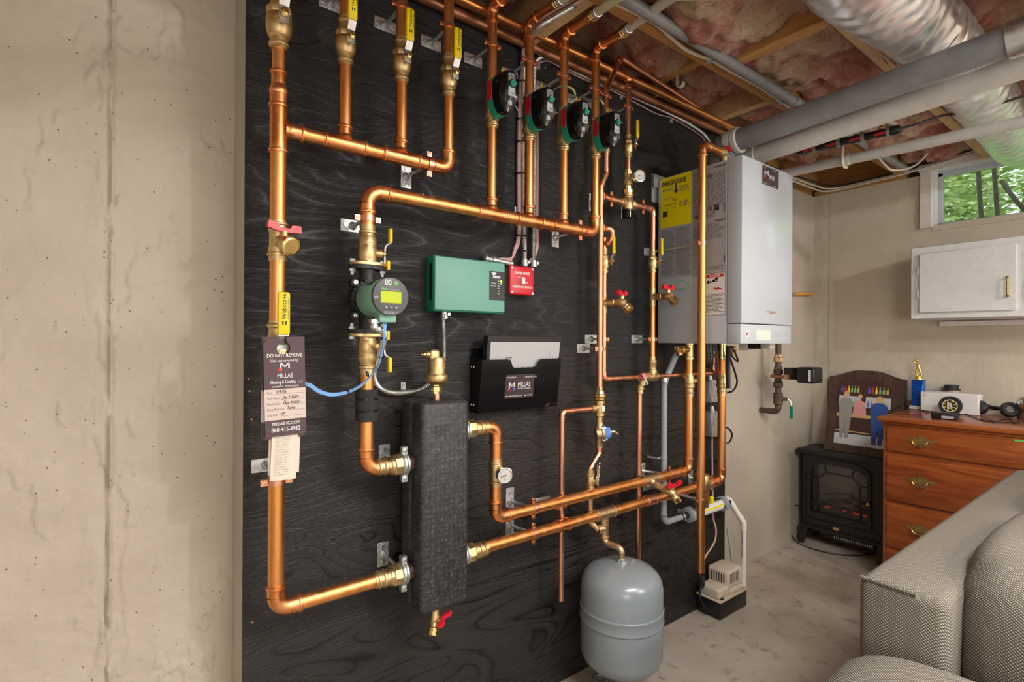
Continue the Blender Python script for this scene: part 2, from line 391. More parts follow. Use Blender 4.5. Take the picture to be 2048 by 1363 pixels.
# lumber
def lumber(name, c1, c2, axis_scale):
    m, nt, b = new_mat(name); v = coords(nt, axis_scale); n1 = noise_tex(nt, v, 6, 5, 0.6, 0.5)
    nt.links.new(ramp(nt, n1, [(0.3, c1), (0.7, c2)]), b.inputs['Base Color']); b.inputs['Roughness'].default_value = 0.7; bump(nt, b, n1, 0.15, 0.002)
lumber('lumber_x', srgb(150, 104, 56), srgb(186, 140, 84), (0.6, 8, 8)); lumber('lumber_y', srgb(160, 112, 60), srgb(196, 152, 96), (8, 0.6, 8)); lumber('lumber_pale', srgb(186, 150, 106), srgb(214, 182, 138), (0.6, 8, 8))
# pink fibreglass
m, nt, b = new_mat('insulation'); v = coords(nt, (1, 1, 1))
n1 = noise_tex(nt, v, 5.0, 5, 0.6, 0.8); n2 = noise_tex(nt, v, 60, 6, 0.7, 1.2); n3 = noise_tex(nt, v, 16, 5, 0.65, 0.6)
c = ramp(nt, n1, [(0.28, srgb(182, 104, 92)), (0.42, srgb(236, 164, 148)), (0.55, srgb(246, 204, 184)), (0.68, srgb(246, 222, 184))])
c = mixc(nt, fac_ramp(nt, n3, 0.52, 0.82), c, srgb(172, 104, 76)); nt.links.new(c, b.inputs['Base Color']); b.inputs['Roughness'].default_value = 0.95; b.inputs['Specular IOR Level'].default_value = 0.1
hh = N(nt, 'ShaderNodeMath', operation='ADD'); nt.links.new(n2, hh.inputs[0]); nt.links.new(n3, hh.inputs[1]); bump(nt, b, hh.outputs[0], 1.0, 0.035)
# dresser wood
m, nt, b = new_mat('maple'); v = coords(nt, (6, 0.7, 6)); n1 = noise_tex(nt, v, 4, 6, 0.6, 1.0)
nt.links.new(ramp(nt, n1, [(0.3, srgb(116, 52, 18)), (0.5, srgb(154, 78, 32)), (0.72, srgb(174, 98, 46))]), b.inputs['Base Color']); b.inputs['Roughness'].default_value = 0.3; b.inputs['Coat Weight'].default_value = 0.2
m, nt, b = new_mat('dark_wood'); v = coords(nt, (8, 8, 0.8)); n1 = noise_tex(nt, v, 5, 5, 0.6, 0.6)
nt.links.new(ramp(nt, n1, [(0.3, srgb(52, 36, 30)), (0.7, srgb(92, 68, 56))]), b.inputs['Base Color']); b.inputs['Roughness'].default_value = 0.55
# woven upholstery
m, nt, b = new_mat('weave'); v = coords(nt); 
w1 = N(nt, 'ShaderNodeTexWave', wave_type='BANDS', bands_direction='DIAGONAL'); nt.links.new(v, w1.inputs[0]); w1.inputs['Scale'].default_value = 100; w1.inputs['Distortion'].default_value = 0.6
v2 = coords(nt, (1, -1, 1)); w2 = N(nt, 'ShaderNodeTexWave', wave_type='BANDS', bands_direction='DIAGONAL'); nt.links.new(v2, w2.inputs[0]); w2.inputs['Scale'].default_value = 100; w2.inputs['Distortion'].default_value = 0.6
mu = N(nt, 'ShaderNodeMath', operation='MULTIPLY'); nt.links.new(w1.outputs['Fac'], mu.inputs[0]); nt.links.new(w2.outputs['Fac'], mu.inputs[1])
nt.links.new(ramp(nt, mu.outputs[0], [(0.02, srgb(88, 80, 71)), (0.45, srgb(168, 164, 152))]), b.inputs['Base Color']); b.inputs['Roughness'].default_value = 0.9
bump(nt, b, mu.outputs[0], 0.5, 0.003)
# foam case of the separator
m, nt, b = new_mat('foam_case'); v = coords(nt); n1 = noise_tex(nt, v, 320, 3, 0.6); vo = N(nt, 'ShaderNodeTexVoronoi'); nt.links.new(v, vo.inputs['Vector']); vo.inputs['Scale'].default_value = 70; vo.inputs['Randomness'].default_value = 0.35
ad = N(nt, 'ShaderNodeMath', operation='MULTIPLY_ADD'); nt.links.new(vo.outputs['Distance'], ad.inputs[0]); ad.inputs[1].default_value = -0.35; nt.links.new(n1, ad.inputs[2])
nt.links.new(ramp(nt, ad.outputs[0], [(0.18, (0.012, 0.012, 0.013)), (0.42, (0.045, 0.047, 0.050)), (0.6, (0.13, 0.135, 0.14))]), b.inputs['Base Color']); b.inputs['Roughness'].default_value = 0.5; bump(nt, b, ad.outputs[0], 0.35, 0.001)
# foliage outside
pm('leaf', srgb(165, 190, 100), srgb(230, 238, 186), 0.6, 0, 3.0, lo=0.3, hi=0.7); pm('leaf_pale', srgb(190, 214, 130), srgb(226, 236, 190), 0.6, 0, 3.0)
pm('bark', (0.06, 0.05, 0.04), (0.12, 0.10, 0.08), 0.9, 0, 30); pm('grass', srgb(110, 160, 70), srgb(180, 205, 130), 0.9, 0, 8)
pm('stove_black', (0.010, 0.010, 0.011), (0.018, 0.018, 0.018), 0.45, 0, 60, bumpk=0.05)
pm('ash_log', (0.16, 0.14, 0.13), (0.34, 0.31, 0.29), 0.9, 0, 50, bumpk=0.4); pm('stove_lining', (0.62, 0.58, 0.52), None, 0.8)
pm('gold', (0.90, 0.68, 0.25), None, 0.2, 1.0); pm('trophy_blue', (0.01, 0.12, 0.65), None, 0.18, 0.6); pm('trophy_dark', (0.0, 0.03, 0.3), None, 0.2, 0.6)
pm('antique_brass', (0.42, 0.30, 0.12), (0.62, 0.46, 0.20), 0.32, 1.0, 80); pm('skin_clay', (0.75, 0.45, 0.30), None, 0.5); pm('marble', (0.7, 0.68, 0.65), (0.8, 0.78, 0.75), 0.3, 0, 20)

# ================================================================ the setting
YC = 0.13          # face of the concrete wall behind the plywood
XW = 3.68          # face of the far wall
XP0, XP1 = 0.2525, 2.39   # plywood panel ends
ZJ = 2.22          # underside of joists
ZT = 2.20          # top of concrete
def fbm(x, y, z, o=4): return noise.fractal(Vector((x, y, z)), 1.0, 2.0, o)
struct('floor', MB().add([(-3, -5, 0), (4.6, -5, 0), (4.6, 0.4, 0), (-3, 0.4, 0)], [(0, 1, 2, 3)]), 'floor_concrete')
# concrete wall with its form seam and trowel smears near the camera
seamx = WY(222, 681, YC).x
def wall_near(u, w):
    x = -0.45+u*0.75; z = w*2.3
    e = min(1, u*8, (1-u)*8, max(w, 0.0)*20+0.3)
    d = fbm(x*7, 3.1, z*7)*0.003 + fbm(x*40, 9, z*40, 3)*0.0010
    q = abs(x-seamx-0.004*fbm(2, 5, z*3))
    rg = max(0, 1-q/0.007); d += rg**0.7*(0.0105+0.007*fbm(x*20, 1, z*9))
    sm = fbm(x*18, 7, z*4.5); near = max(0, 1-abs(x-seamx)/0.055)
    if sm > 0.08: d += near*0.0065*min(1, (sm-0.08)*9)
    sp = fbm(x*13+4, 2, z*6)
    if sp > 0.36: d += 0.004*min(1, (sp-0.36)*14)
    return (x, YC-d*e, z)
mbw = MB().grid(wall_near, 190, 480)
mbw.box((-3, YC, 0), (-0.45, YC+0.2, 2.3)); mbw.box((0.30, YC, 0), (XW+0.25, YC+0.2, ZT)); mbw.box((-0.45, YC+0.02, 0), (0.3, YC+0.2, 2.3))
struct('wall_back', mbw, 'concrete_paint', smooth=60)
# far wall with window opening
wy0 = WX(1864, 451, XW).y; wz0 = WX(1864, 451, XW).z; wz1 = WX(1866, 345, XW).z+0.005; wy1 = wy0-0.86
def far_wall():
    mb = MB()
    def slab(y0, y1, z0, z1):
        ny = max(2, int(abs(y1-y0)/0.03)); nz = max(2, int((z1-z0)/0.03))
        mb.grid(lambda u, w: (XW-0.003*fbm(1, (y0+(y1-y0)*u)*8, (z0+(z1-z0)*w)*8)*min(1, 6*min(u, 1-u, w, 1-w)), y0+(y1-y0)*u, z0+(z1-z0)*w), ny, nz)
        mb.box((XW+0.012, y0, z0), (XW+0.22, y1, z1))
    slab(YC, wy0, 0, ZT); slab(wy0, wy1, 0, wz0); slab(wy1, -5, 0, ZT)
    return mb
struct('wall_right', far_wall(), 'concrete_far', smooth=60)
# the form step beside the corner
ys = WX(1658, 600, XW).y
mb = MB(); mb.grid(lambda u, w: (XW-0.010-0.004*fbm(4, u*2, w*26), ys+0.006+(YC-ys)*u-0.012*(1-u)*0.3, w*ZT), 6, 160)
struct('wall_right_form_step', mb, 'concrete_far', smooth=60)
struct('wall_left', MB().box((-3.1, -5, 0), (-3.0, 0.33, 2.5)), 'white_paint')
struct('wall_front', MB().box((-3.1, -5.1, 0), (4.0, -5.0, 2.5)), 'white_paint')
struct('ceiling', MB().box((-3.1, -5.1, 2.46), (4.0, 0.4, 2.5)), 'lumber_pale')
struct('trim_1', MB().box((XW-0.02, -5, ZT), (XW+0.12, wy1-0.1, ZT+0.035)).box((XW+0.12, -5, ZT), (XW+0.16, YC+0.2, 2.46)).box((0.0, YC+0.02, ZT), (XW+0.2, YC+0.06, 2.46)).box((-3, YC+0.01, 2.3), (0.05, YC+0.06, 2.46)).box((XW-0.0, wy0+0.12, ZT), (XW+0.12, YC, ZT+0.03)), 'lumber_y', 'rough wooden sill and rim boards on top of the concrete walls')
# plywood backing
pl = struct('wall_panel', MB().box((XP0, 0, 1.22), (XP1, 0.018, 2.25)), 'ply_upper', 'black stained plywood panel behind the copper piping', smooth=0)
o = obj('plywood_sheet', MB().box((XP0, 0.0004, 0.0), (XP1, 0.018, 1.2192)), 'ply_lower', pl, 0)
mb = MB()
mb.grid(lambda u, w: (XP0-0.0012, 0.003-0.003*fbm(w*60, 2, 1)*(1-u)+u*(YC-0.003), w*2.25), 3, 260)
mb.box((XP0-0.001, 0.004, 0), (XP0+0.03, YC, 2.25)).box((XP1-0.04, 0.018, 0), (XP1-0.001, YC, 2.25))
struct('trim_2', mb, 'concrete_paint', 'cream painted furring edge closing the gap behind the plywood')
# screws showing bare wood in the ply
for i, (px, py) in enumerate(((505, 1244), (499, 782), (503, 838), (497, 757), (838, 387), (846, 388), (1091, 135))):
    p = WY(px, py, 0); mb = MB().lathe((p.x, 0.001, p.z), (0, -1, 0), [(0.0024, 0), (0.0024, 0.0014), (0.001, 0.002)], 10)
    obj('screw_head', mb, 'galvanised' if i > 3 else 'lumber_pale', pl)

# ---------------------------------------------------------------- ceiling framing
def joist(y, x0, x1, mat, label, w=0.04, z0=ZJ):
    return single('ceiling_joist', MB().rbox((x0, y-w/2, z0), (x1, y+w/2, 2.46), 0.003, 1), mat, label, 'joist', 'ceiling joists')
joist(-0.350, -2.9, XW+0.1, 'lumber_x', 'long brown ceiling joist carrying the white cable above the boiler', 0.036)
joist(-0.732, -2.9, XW+0.1, 'lumber_pale', 'pale ceiling joist running beside the foil duct to the window wall')
joist(-1.19, -2.9, XW+0.1, 'lumber_x', 'ceiling joist on the room side of the foil duct')
joist(-1.60, -2.9, XW+0.1, 'lumber_x', 'ceiling joist farthest out over the room')
def block(x, y0, y1, mat, label, z0=ZJ, w=0.04): return single('blocking', MB().rbox((x-w/2, y0, z0), (x+w/2, y1, 2.458), 0.003, 1), mat, label, 'blocking', 'blocking between the joists')
xb = WZ(1447, 130, ZJ).x
block(xb+0.02, -0.712, -0.370, 'lumber_y', 'thick brown blocking board above the grey conduit, ending left of the foil duct', 2.215, 0.05)
block(WZ(1100, 60, ZJ+0.02).x, -0.333, 0.12, 'lumber_pale', 'pale blocking board above the row of zone valves', ZJ+0.02)
block(WZ(1345, 165, 2.3).x, -0.333, 0.12, 'lumber_y', 'brown blocking board behind the perforated white pipe hook', 2.325)
block(WZ(1470, 225, 2.27).x, -0.333, 0.12, 'lumber_pale', 'pale blocking board just above the boiler vent elbow', 2.26)
block(3.25, -0.333, 0.12, 'lumber_y', 'brown blocking board in the corner over the bundled cables', 2.24)
block(3.0, -0.712, -0.370, 'lumber_y', 'brown blocking board behind the row of red handled valves', 2.25)
# pink insulation batts, lumpy and torn
def batt(x0, x1, y0, y1, zb, seed, label, amp=0.10):
    nu = int((x1-x0)/0.013); nv = max(8, int(abs(y1-y0)/0.013))
    def fn(u, w):
        x = x0+(x1-x0)*u; y = y0+(y1-y0)*w
        a = noise.turbulence(Vector((x*2.6+seed, y*3.4, seed*2)), 4, False)
        b = (1-abs(fbm(x*7+seed, y*9, seed))*1.6)*1.6
        c = fbm(x*30, y*30, seed, 3)
        e = min(1, 6*min(w, 1-w)); g = min(1, 10*min(w, 1-w), 14*min(u, 1-u))
        z = zb+0.03-0.035*math.sin(PI*w)**0.6-a*amp-b*0.016+c*0.006
        lo = (ZJ+0.012) if e < 0.7 else 2.165
        return (x+0.015*fbm(x*6, y*6, seed)*g, y+0.012*fbm(y*7, x*7, seed+3)*g, max(lo, min(2.44, z)))
    mb = MB().grid(fn, nu, nv)
    o = single('insulation_batt', mb, 'insulation', label, 'insulation', 'pink insulation batts', smooth=80); return o
batt(0.2, WZ(1100, 60, ZJ).x, -0.335, 0.12, 2.40, 1, 'pink fibreglass batt at the top left, over the copper risers')
batt(WZ(1100, 60, ZJ).x+0.06, WZ(1345, 165, 2.3).x, -0.335, 0.12, 2.40, 2, 'pink fibreglass batt behind the cream plastic pipes')
batt(WZ(1345, 165, 2.3).x+0.03, WZ(1470, 225, 2.27).x, -0.335, 0.10, 2.385, 3, 'pink fibreglass batt between the white pipe hook and the boiler vent')
batt(WZ(1470, 225, 2.27).x+0.03, 3.22, -0.335, 0.10, 2.35, 4, 'pink fibreglass batt over the boiler and its vent pipes')
batt(0.2, xb-0.01, -0.715, -0.375, 2.27, 5, 'pink fibreglass batt at the top edge left of the foil duct')
batt(xb+0.055, 2.97, -0.715, -0.375, 2.265, 6, 'large pink fibreglass batt between blocking board and red valves')
batt(3.03, XW+0.08, -0.715, -0.375, 2.30, 7, 'torn pink fibreglass batt above the window corner')
batt(0.8, XW+0.08, -1.168, -0.768, 2.40, 8, 'pink fibreglass batt above the foil duct', 0.085)
batt(0.8, XW+0.08, -1.578, -1.212, 2.265, 9, 'pink fibreglass batt at the right edge beyond the foil duct', 0.10)

# ---------------------------------------------------------------- window in the far wall
YN, ZU = Vector((0, -1, 0)), Vector((0, 0, 1))
wt_top = WX(1837, 332, XW-0.02).z; wt_l = WX(1839, 450, XW-0.02).y
win = thing('window_1', 'long white basement window high in the far wall', None, (XW, (wy0+wy1)/2, wz0)); win['kind'] = 'structure'
zt = wz1
mb = MB().rbox((XW-0.02, wt_l, wz0-0.012), (XW+0.001, wy0-0.002, zt+0.005), 0.002, 1); obj('side_casing', mb, 'trim_white', win)
mb = MB().rbox((XW-0.02, wy1+0.002, wz0-0.012), (XW+0.001, wy1-0.06, zt+0.005), 0.002, 1); obj('side_casing', mb, 'trim_white', win)
mb = MB().rbox((XW-0.024, wt_l+0.006, zt+0.005), (XW+0.001, wy1-0.07, wt_top), 0.002, 1); obj('top_casing', mb, 'trim_white', win)
mb = MB().box((XW, wy0, wz0), (XW+0.12, wy0-0.012, zt+0.004)).box((XW, wy1, wz0), (XW+0.12, wy1+0.012, zt+0.004)).box((XW, wy0, zt+0.004), (XW+0.12, wy1, zt+0.02)); obj('jamb', mb, 'white_paint', win)
mb = MB().box((XW-0.004, wy0, wz0-0.03), (XW+0.13, wy1, wz0)); obj('sill', mb, 'concrete_far', win)
xs_ = XW+0.065
sa = MB()
for a, b_ in (((wy0-0.012, wz0), (wy0-0.034, zt)), ((wy1+0.012, wz0), (wy1+0.034, zt)), ((wy0-0.012, wz0), (wy1+0.012, wz0+0.018)), ((wy0-0.012, zt-0.022), (wy1+0.012, zt+0.004))):
    sa.rbox((xs_, min(a[0], b_[0]), min(a[1], b_[1])), (xs_+0.03, max(a[0], b_[0]), max(a[1], b_[1])), 0.002, 1)
sash = obj('sash', sa, 'white_enamel', win)
obj('pane', MB().box((xs_+0.012, wy0-0.03, wz0+0.015), (xs_+0.016, wy1+0.03, zt-0.018)), 'window_glass', sash, 0)
# dead leaves on the sill
for k, (a, b_) in enumerate(((-0.045, 0.0), (-0.075, 0.01), (-0.11, 0.0), (-0.27, 0.004), (-0.28, -0.004))):
    c = Vector((XW+0.125, wy0+a, wz0+0.006)); obj('dead_leaf', MB().add([c+Vector((0, -0.016, 0)), c+Vector((0.012, 0, 0.012)), c+Vector((0, 0.016, 0.004)), c+Vector((-0.012, 0, -0.002))], [(0, 1, 2, 3)]), 'bark', win, 0)
# outdoors
single('yard_ground', MB().grid(lambda u, w: (3.95+u*8, 3-w*9, 1.80+u*1.6+0.04*fbm(u*9, w*9, 1)), 20, 20), 'grass', 'sunlit grassy bank outside the basement window', 'ground')
def bush(c, n, rx, ry, rz, label, mat, seed):
    rnd = random.Random(seed); t = thing('leafy_shrub', label, 'shrub', (c[0], c[1], c[2]-rz), 'shrubs outside the window'); mb = MB()
    for i in range(n):
        while True:
            q = Vector((rnd.uniform(-1, 1), rnd.uniform(-1, 1), rnd.uniform(-1, 1)))
            if q.length < 1: break
        p = Vector(c)+Vector((q.x*rx, q.y*ry, q.z*rz)); s = rnd.uniform(0.025, 0.05)
        a = Vector((rnd.uniform(-1, 1), rnd.uniform(-1, 1), rnd.uniform(-1, 1))).normalized(); x, y, d = frame_from_axis(a)
        mb.add([p-x*s, p-y*s*0.45, p+x*s, p+y*s*0.45], [(0, 1, 2, 3)])
    f = obj('foliage', mb, mat, t, 0); f['kind'] = 'stuff'
    st = MB()
    for i in range(6):
        b0 = Vector((c[0]+rnd.uniform(-.2, .2)*rx, c[1]+rnd.uniform(-.3, .3)*ry, c[2]-rz)); st.tube(bez([b0, b0+Vector((rnd.uniform(-.2, .2), rnd.uniform(-.2, .2), rz*0.9)), b0+Vector((rnd.uniform(-.4, .4), rnd.uniform(-.5, .5), rz*1.9))], 4), [0.022-0.0018*k for k in range(9)], 6)
    obj('stems', st, 'bark', t); return t
bush((5.9, 0.15, 2.55), 5200, 0.7, 0.62, 0.75, 'bright green shrub filling the left of the window view', 'leaf', 1)
bush((5.9, -1.2, 2.6), 6500, 0.7, 0.70, 0.85, 'bright green shrub at the right of the window view', 'leaf', 2)
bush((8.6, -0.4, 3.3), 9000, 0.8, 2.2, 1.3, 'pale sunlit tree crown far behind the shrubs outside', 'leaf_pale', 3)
for k, pts in enumerate((((4.6, -.54, 1.98), (4.62, -.52, 2.2), (4.6, -.50, 2.75)), ((4.68, -.60, 1.98), (4.72, -.585, 2.2), (4.68, -.56, 2.75)), ((4.55, -.78, 2.02), (4.55, -.70, 2.16), (4.6, -.63, 2.30)))):
    single('branch', MB().tube(bez(pts, 6), 0.013, 8), 'bark', ('thick dark left stem in the middle of the window view', 'dark stem crossing in the middle of the window view', 'short leaning dark stem in the window view')[k], 'branch', 'stems outside the window')

# ================================================================ pipe kit
YP = -0.107
R1, R2 = 0.0143, 0.0177     # one inch and inch-and-a-quarter copper
def sleeve(mb, p, d, r, L=0.028, bead=True, n=20):
    """press socket: slightly larger tube starting at p along d, bead close to the mouth"""
    k = 0.0016
    prof = [(r+k, 0), (r+k, L-0.010)]
    if bead: prof += [(r+0.0042, L-0.0085), (r+0.0048, L-0.0055), (r+0.0042, L-0.0028), (r+k, L-0.0018), (r+k, L)]
    else: prof += [(r+k, L)]
    prof += [(r, L+0.0002)]
    mb.lathe(p, d, prof, n)
def arc(p0, c, p1, rad, n=7):
    """points of a fillet at corner c between p0 and p1"""
    c = Vector(c); a = (Vector(p0)-c).normalized(); b = (Vector(p1)-c).normalized(); ang = a.angle(b)
    t = rad/math.tan(ang/2); A = c+a*t; B = c+b*t; bis = (a+b).normalized(); O = c+bis*(rad/math.sin(ang/2)); out = []
    va = A-O; vb = B-O; th = va.angle(vb)
    for k in range(n+1):
        s = k/n; out.append(O + va*(math.sin((1-s)*th)/math.sin(th)) + vb*(math.sin(s*th)/math.sin(th)))
    return out
def run(root, pts, r, mat='copper', fit='copper_fitting', bend=None, press=True, sl=None, gaps=(), n=20):
    """straight lengths named pipe and corner fittings named elbow; gaps = list of (i, a, b) spans in metres left out of segment i"""
    pts = [Vector(p) for p in pts]; bend = bend or r*1.5; sl = sl if sl is not None else (0.026 if press else r*1.2)
    m = len(pts); trims = [0]*m
    for i in range(1, m-1):
        a = (pts[i-1]-pts[i]).normalized(); b = (pts[i+1]-pts[i]).normalized(); ang = a.angle(b)
        trims[i] = bend/math.tan(ang/2)
        mb = MB(); A = arc(pts[i-1], pts[i], pts[i+1], bend); mb.tube(A, r+0.0016, n)
        sleeve(mb, A[0], a, r, sl, press, n); sleeve(mb, A[-1], b, r, sl, press, n)
        obj('elbow', mb, fit, root)
    for i in range(m-1):
        d = (pts[i+1]-pts[i]); L = d.length; d = d.normalized(); s = trims[i]; e = L-trims[i+1]; spans = [(s, e)]
        for (k, a, b) in gaps:
            if k == i:
                spans = [(x, y) for (u, w) in spans for (x, y) in ((u, min(w, a)), (max(u, b), w)) if y-x > 0.002]
        for (u, w) in spans: obj('pipe', MB().cyl(pts[i]+d*u, pts[i]+d*w, r, n), mat, root)
def tee(root, p, axis, br, r, rb, half=0.045, arm=0.045, press=True, fit='copper_fitting', name='tee'):
    p = Vector(p); axis = Vector(axis).normalized(); br = Vector(br).normalized(); mb = MB(); k = 0.0016; sl = 0.026 if press else rb*1.0
    mb.cyl(p-axis*(half-sl), p+axis*(half-sl), r+k)
    sleeve(mb, p+axis*(half-sl), axis, r, sl, press); sleeve(mb, p-axis*(half-sl), -axis, r, sl, press)
    mb.lathe(p, br, [(rb+0.005, r*0.7), (rb+0.004, r+0.002), (rb+k, r+0.006), (rb+k, arm-sl)], 20)
    sleeve(mb, p+br*(arm-sl), br, rb, sl, press); return obj(name, mb, fit, root)
def coupling(root, p, axis, r, L=0.056, press=True, fit='copper_fitting', name='coupling'):
    p = Vector(p); a = Vector(axis).normalized(); mb = MB()
    sleeve(mb, p, a, r, L/2, press); sleeve(mb, p, -a, r, L/2, press); return obj(name, mb, fit, root)
def reducer(root, p, axis, r1, r2, L=0.075, fit='copper_fitting'):
    p = Vector(p); a = Vector(axis).normalized(); mb = MB()
    sleeve(mb, p+a*L*0.1, a, r2, L*0.4, True); sleeve(mb, p-a*L*0.15, -a, r1, L*0.4, True)
    mb.lathe(p, a, [(r1+0.0016, -L*0.15), (r1+0.0035, -L*0.08), (r1+0.001, 0.0), (r2+0.0016, L*0.1)], 20); return obj('reducer', mb, fit, root)
# ---- ball valve, axis z, lever up, stem towards the room
def ball_valve(label, loc, s=1.0, rotz=0.0, lever_up=True, group='yellow handled ball valves', text=True, down=False):
    t = thing('ball_valve', label, 'valve', loc, group, rotz)
    q = lambda r: r*s
    prof = [(.0172,-.060),(.0172,-.055),(.0205,-.053),(.0212,-.050),(.0205,-.047),(.0175,-.045),(.0175,-.038),(.0225,-.034),(.0235,-.028),(.0262,-.022),(.0268,-.004),(.0262,.004),(.0236,.010),(.0236,.020),(.0205,.026),(.0185,.032),(.0175,.036),(.0175,.044),(.0205,.046),(.0212,.049),(.0205,.052),(.0172,.054),(.0172,.060)]
    obj('body', MB().lathe((0, 0, 0), (0, 0, 1), [(q(a*.93), q(b)) for a, b in prof], 24), 'brass', t, 35, True)
    obj('union_nut', MB().lathe((0, 0, 0), (0, 0, 1), [(q(.0238), q(.009)), (q(.0245), q(.011)), (q(.0245), q(.021)), (q(.0232), q(.023))], 8), 'brass', t, 20, True)
    mb = MB().lathe((0, 0, -.004*s), (0, -1, 0), [(q(.0095), q(.018)), (q(.0095), q(.031)), (q(.006), q(.033)), (q(.006), q(.044))], 12); obj('stem', mb, 'brass', t, 35, True)
    mb = MB().lathe((0, 0, -.004*s), (0, -1, 0), [(q(.0085), q(.0425)), (q(.0085), q(.049)), (q(.0045), q(.050)), (q(.0045), q(.052))], 6); obj('nut', mb, 'brass_shiny', t, 20, True)
    k = 1 if lever_up else -1
    sg = [(-.036,-.018),(-.036,.016),(-.047,.034),(-.047,.052),(-.0505,.052),(-.0505,.033),(-.0395,.015),(-.0395,-.018)]
    mb = MB().prism([(q(a), q(b*k)-.004*s) for a, b in (sg if k > 0 else sg[::-1])], (-q(.0095), 0, 0), (0, 1, 0), (0, 0, 1), q(.019)); lev = obj('lever', mb, 'steel', t, 30, True)
    z0, z1 = q(.034)*k-.004*s, q(.118)*k-.004*s
    mb = MB().rbox((-q(.0115), -q(.0545), min(z0, z1)), (q(.0115), -q(.0435), max(z0, z1)), q(.0045), 2); g = obj('grip', mb, 'yellow_grip', lev, 40, True)
    if text:
        o_ = Vector((q(.0032), -q(.0545), z0+q(.031)))
        mb = text_mb('Webstone', q(.0115), o_, (0, 0, 1), (-1, 0, 0), bold=0.01)
        mb = text_mb('A BRAND OF NIBCO', q(.0045), o_+Vector((q(.0058), 0, 0)), (0, 0, 1), (-1, 0, 0), mb=mb)
        for sx in (-1, 1):   # the little turn arrows
            c = Vector((sx*q(.0032), -q(.0548), z0+q(.022))); mb.add([c+Vector((-.0018*s*sx, 0, .005*s)), c+Vector((.0014*s*sx, 0, .0045*s)), c+Vector((0.0002*s*sx, 0, -.003*s)), c+Vector((-.002*s*sx, 0, -.001*s))], [(0, 1, 2, 3)])
        obj('lettering', mb, 'ink_black', lev, 0, True)
    return t
# ---- stand-off bracket: plate on the ply, rod, split ring on the pipe
def bracket(p, axis, r, label, plate='h', ring='copper_strap', tilt=0.0, dz=0.0, dx=0.0, hide_plate=False, earflip=1):
    p = Vector(p); t = thing('pipe_bracket', label, 'bracket', (p.x+dx, 0, p.z+dz), 'stand-off pipe brackets')
    b = Vector((p.x+dx, 0, p.z+dz)); w, h = (0.034, 0.017) if plate == 'h' else (0.017, 0.034)
    m = Matrix.Translation(b) @ Matrix.Rotation(tilt, 4, 'Y')
    pl_ = obj('base_plate', MB().rbox((-w, -0.0035, -h), (w, 0, h), 0.001, 1, m), 'galvanised', t)
    for sg in (-1, 1):
        c = b+(Vector((sg*0.023, -0.0035, 0)) if plate == 'h' else Vector((0, -0.0035, sg*0.023)))
        obj('screw', MB().lathe(c, (0, -1, 0), [(0.0055, 0), (0.005, 0.002), (0.002, 0.0022), (0.002, 0.001)], 10), 'steel', pl_)
    tip = p+Vector((0, r+0.002, 0)); d = (tip-b)
    obj('rod', MB().lathe(b, d, [(0.0125, 0.003), (0.011, 0.006), (0.0078, 0.010), (0.0068, 0.013), (0.0052, 0.016), (0.0052, d.length-0.012), (0.0068, d.length-0.011), (0.0068, d.length)], 12), 'galvanised', t)
    x, y, a = frame_from_axis(axis); ex = Vector(axis).normalized().cross(Vector((0, 1, 0))).normalized()   # ears stick out across the pipe
    mb = MB(); n = 20
    mb.lathe(p, axis, [(r+0.0002, -0.007), (r+0.0028, -0.007), (r+0.0028, 0.007), (r+0.0002, 0.007)], 24, cap=False)
    for sg in (-1, 1):
        c = p+ex*sg*(r+0.008); mb.obox(c+Vector((0, 0.0022, 0)), ex, axis, (0, 1, 0), 0.0085, 0.007, 0.0014); mb.obox(c-Vector((0, 0.0022, 0)), ex, axis, (0, 1, 0), 0.0085, 0.007, 0.0014)
    rg = obj('split_ring', mb, ring, t, 30)
    for sg in (-1, 1):
        c = p+ex*sg*(r+0.010); obj('screw', MB().lathe(c+Vector((0, 0.007, 0)), (0, -1, 0), [(0.003, 0), (0.003, 0.0095), (0.0055, 0.010), (0.0048, 0.013), (0.002, 0.0135)], 10), ring, rg)
    return t
# ---- red-handled drain cock: stub from p along d, outlet turned
def drain_cock(p, d, label, L=0.07, s=1.0, out=(0.3, -0.75, -0.6), up=(0, 0, 1), handle=None, body='brass', group='red handled drain valves'):
    p = Vector(p); d = Vector(d).normalized(); up = Vector(up).normalized(); out = Vector(out).normalized()
    t = thing('drain_valve', label, 'valve', p, group)
    mb = MB().lathe(p, d, [(.0105*s, 0), (.0105*s, .012*s), (.0135*s, .014*s), (.0135*s, .024*s), (.0115*s, .026*s), (.0125*s, .034*s), (.014*s, .045*s), (.0135*s, .056*s), (.010*s, .064*s)], 16)
    c = p+d*.050*s; mb.lathe(c, out, [(.0115*s, 0), (.0115*s, .016*s), (.0125*s, .020*s)], 16); mb.lathe(c, up, [(.008*s, 0), (.008*s, .022*s)], 12)
    b_ = obj('body', mb, body, t)
    mb = MB().lathe(c, out, [(.0165*s, .019*s), (.0175*s, .021*s), (.0165*s, .0245*s), (.0175*s, .028*s), (.0165*s, .032*s), (.0168*s, .040*s), (.012*s, .041*s)], 20); obj('outlet_cap', mb, 'brass_shiny', t)
    h = handle or (d.cross(up)); h = Vector(h).normalized(); q = up.cross(h)
    o_ = c+up*.022*s
    pol = [(-.032, .004), (-.030, .017), (-.014, .017), (-.010, .007), (.010, .007), (.014, .017), (.030, .017), (.032, .004), (.012, 0), (-.012, 0)]
    mb = MB().prism([(a*s, b*s) for a, b in pol[::-1]], o_-q*.0055*s, h, up, -.011*s) if False else MB()
    ezv = h.cross(up).normalized(); mb.prism([(a*s, b*s) for a, b in pol], o_-ezv*.0055*s, h, up, .011*s); obj('handle', mb, 'red_plastic', t, 30)
    return t
X_, Z_ = Vector((1, 0, 0)), Vector((0, 0, 1))

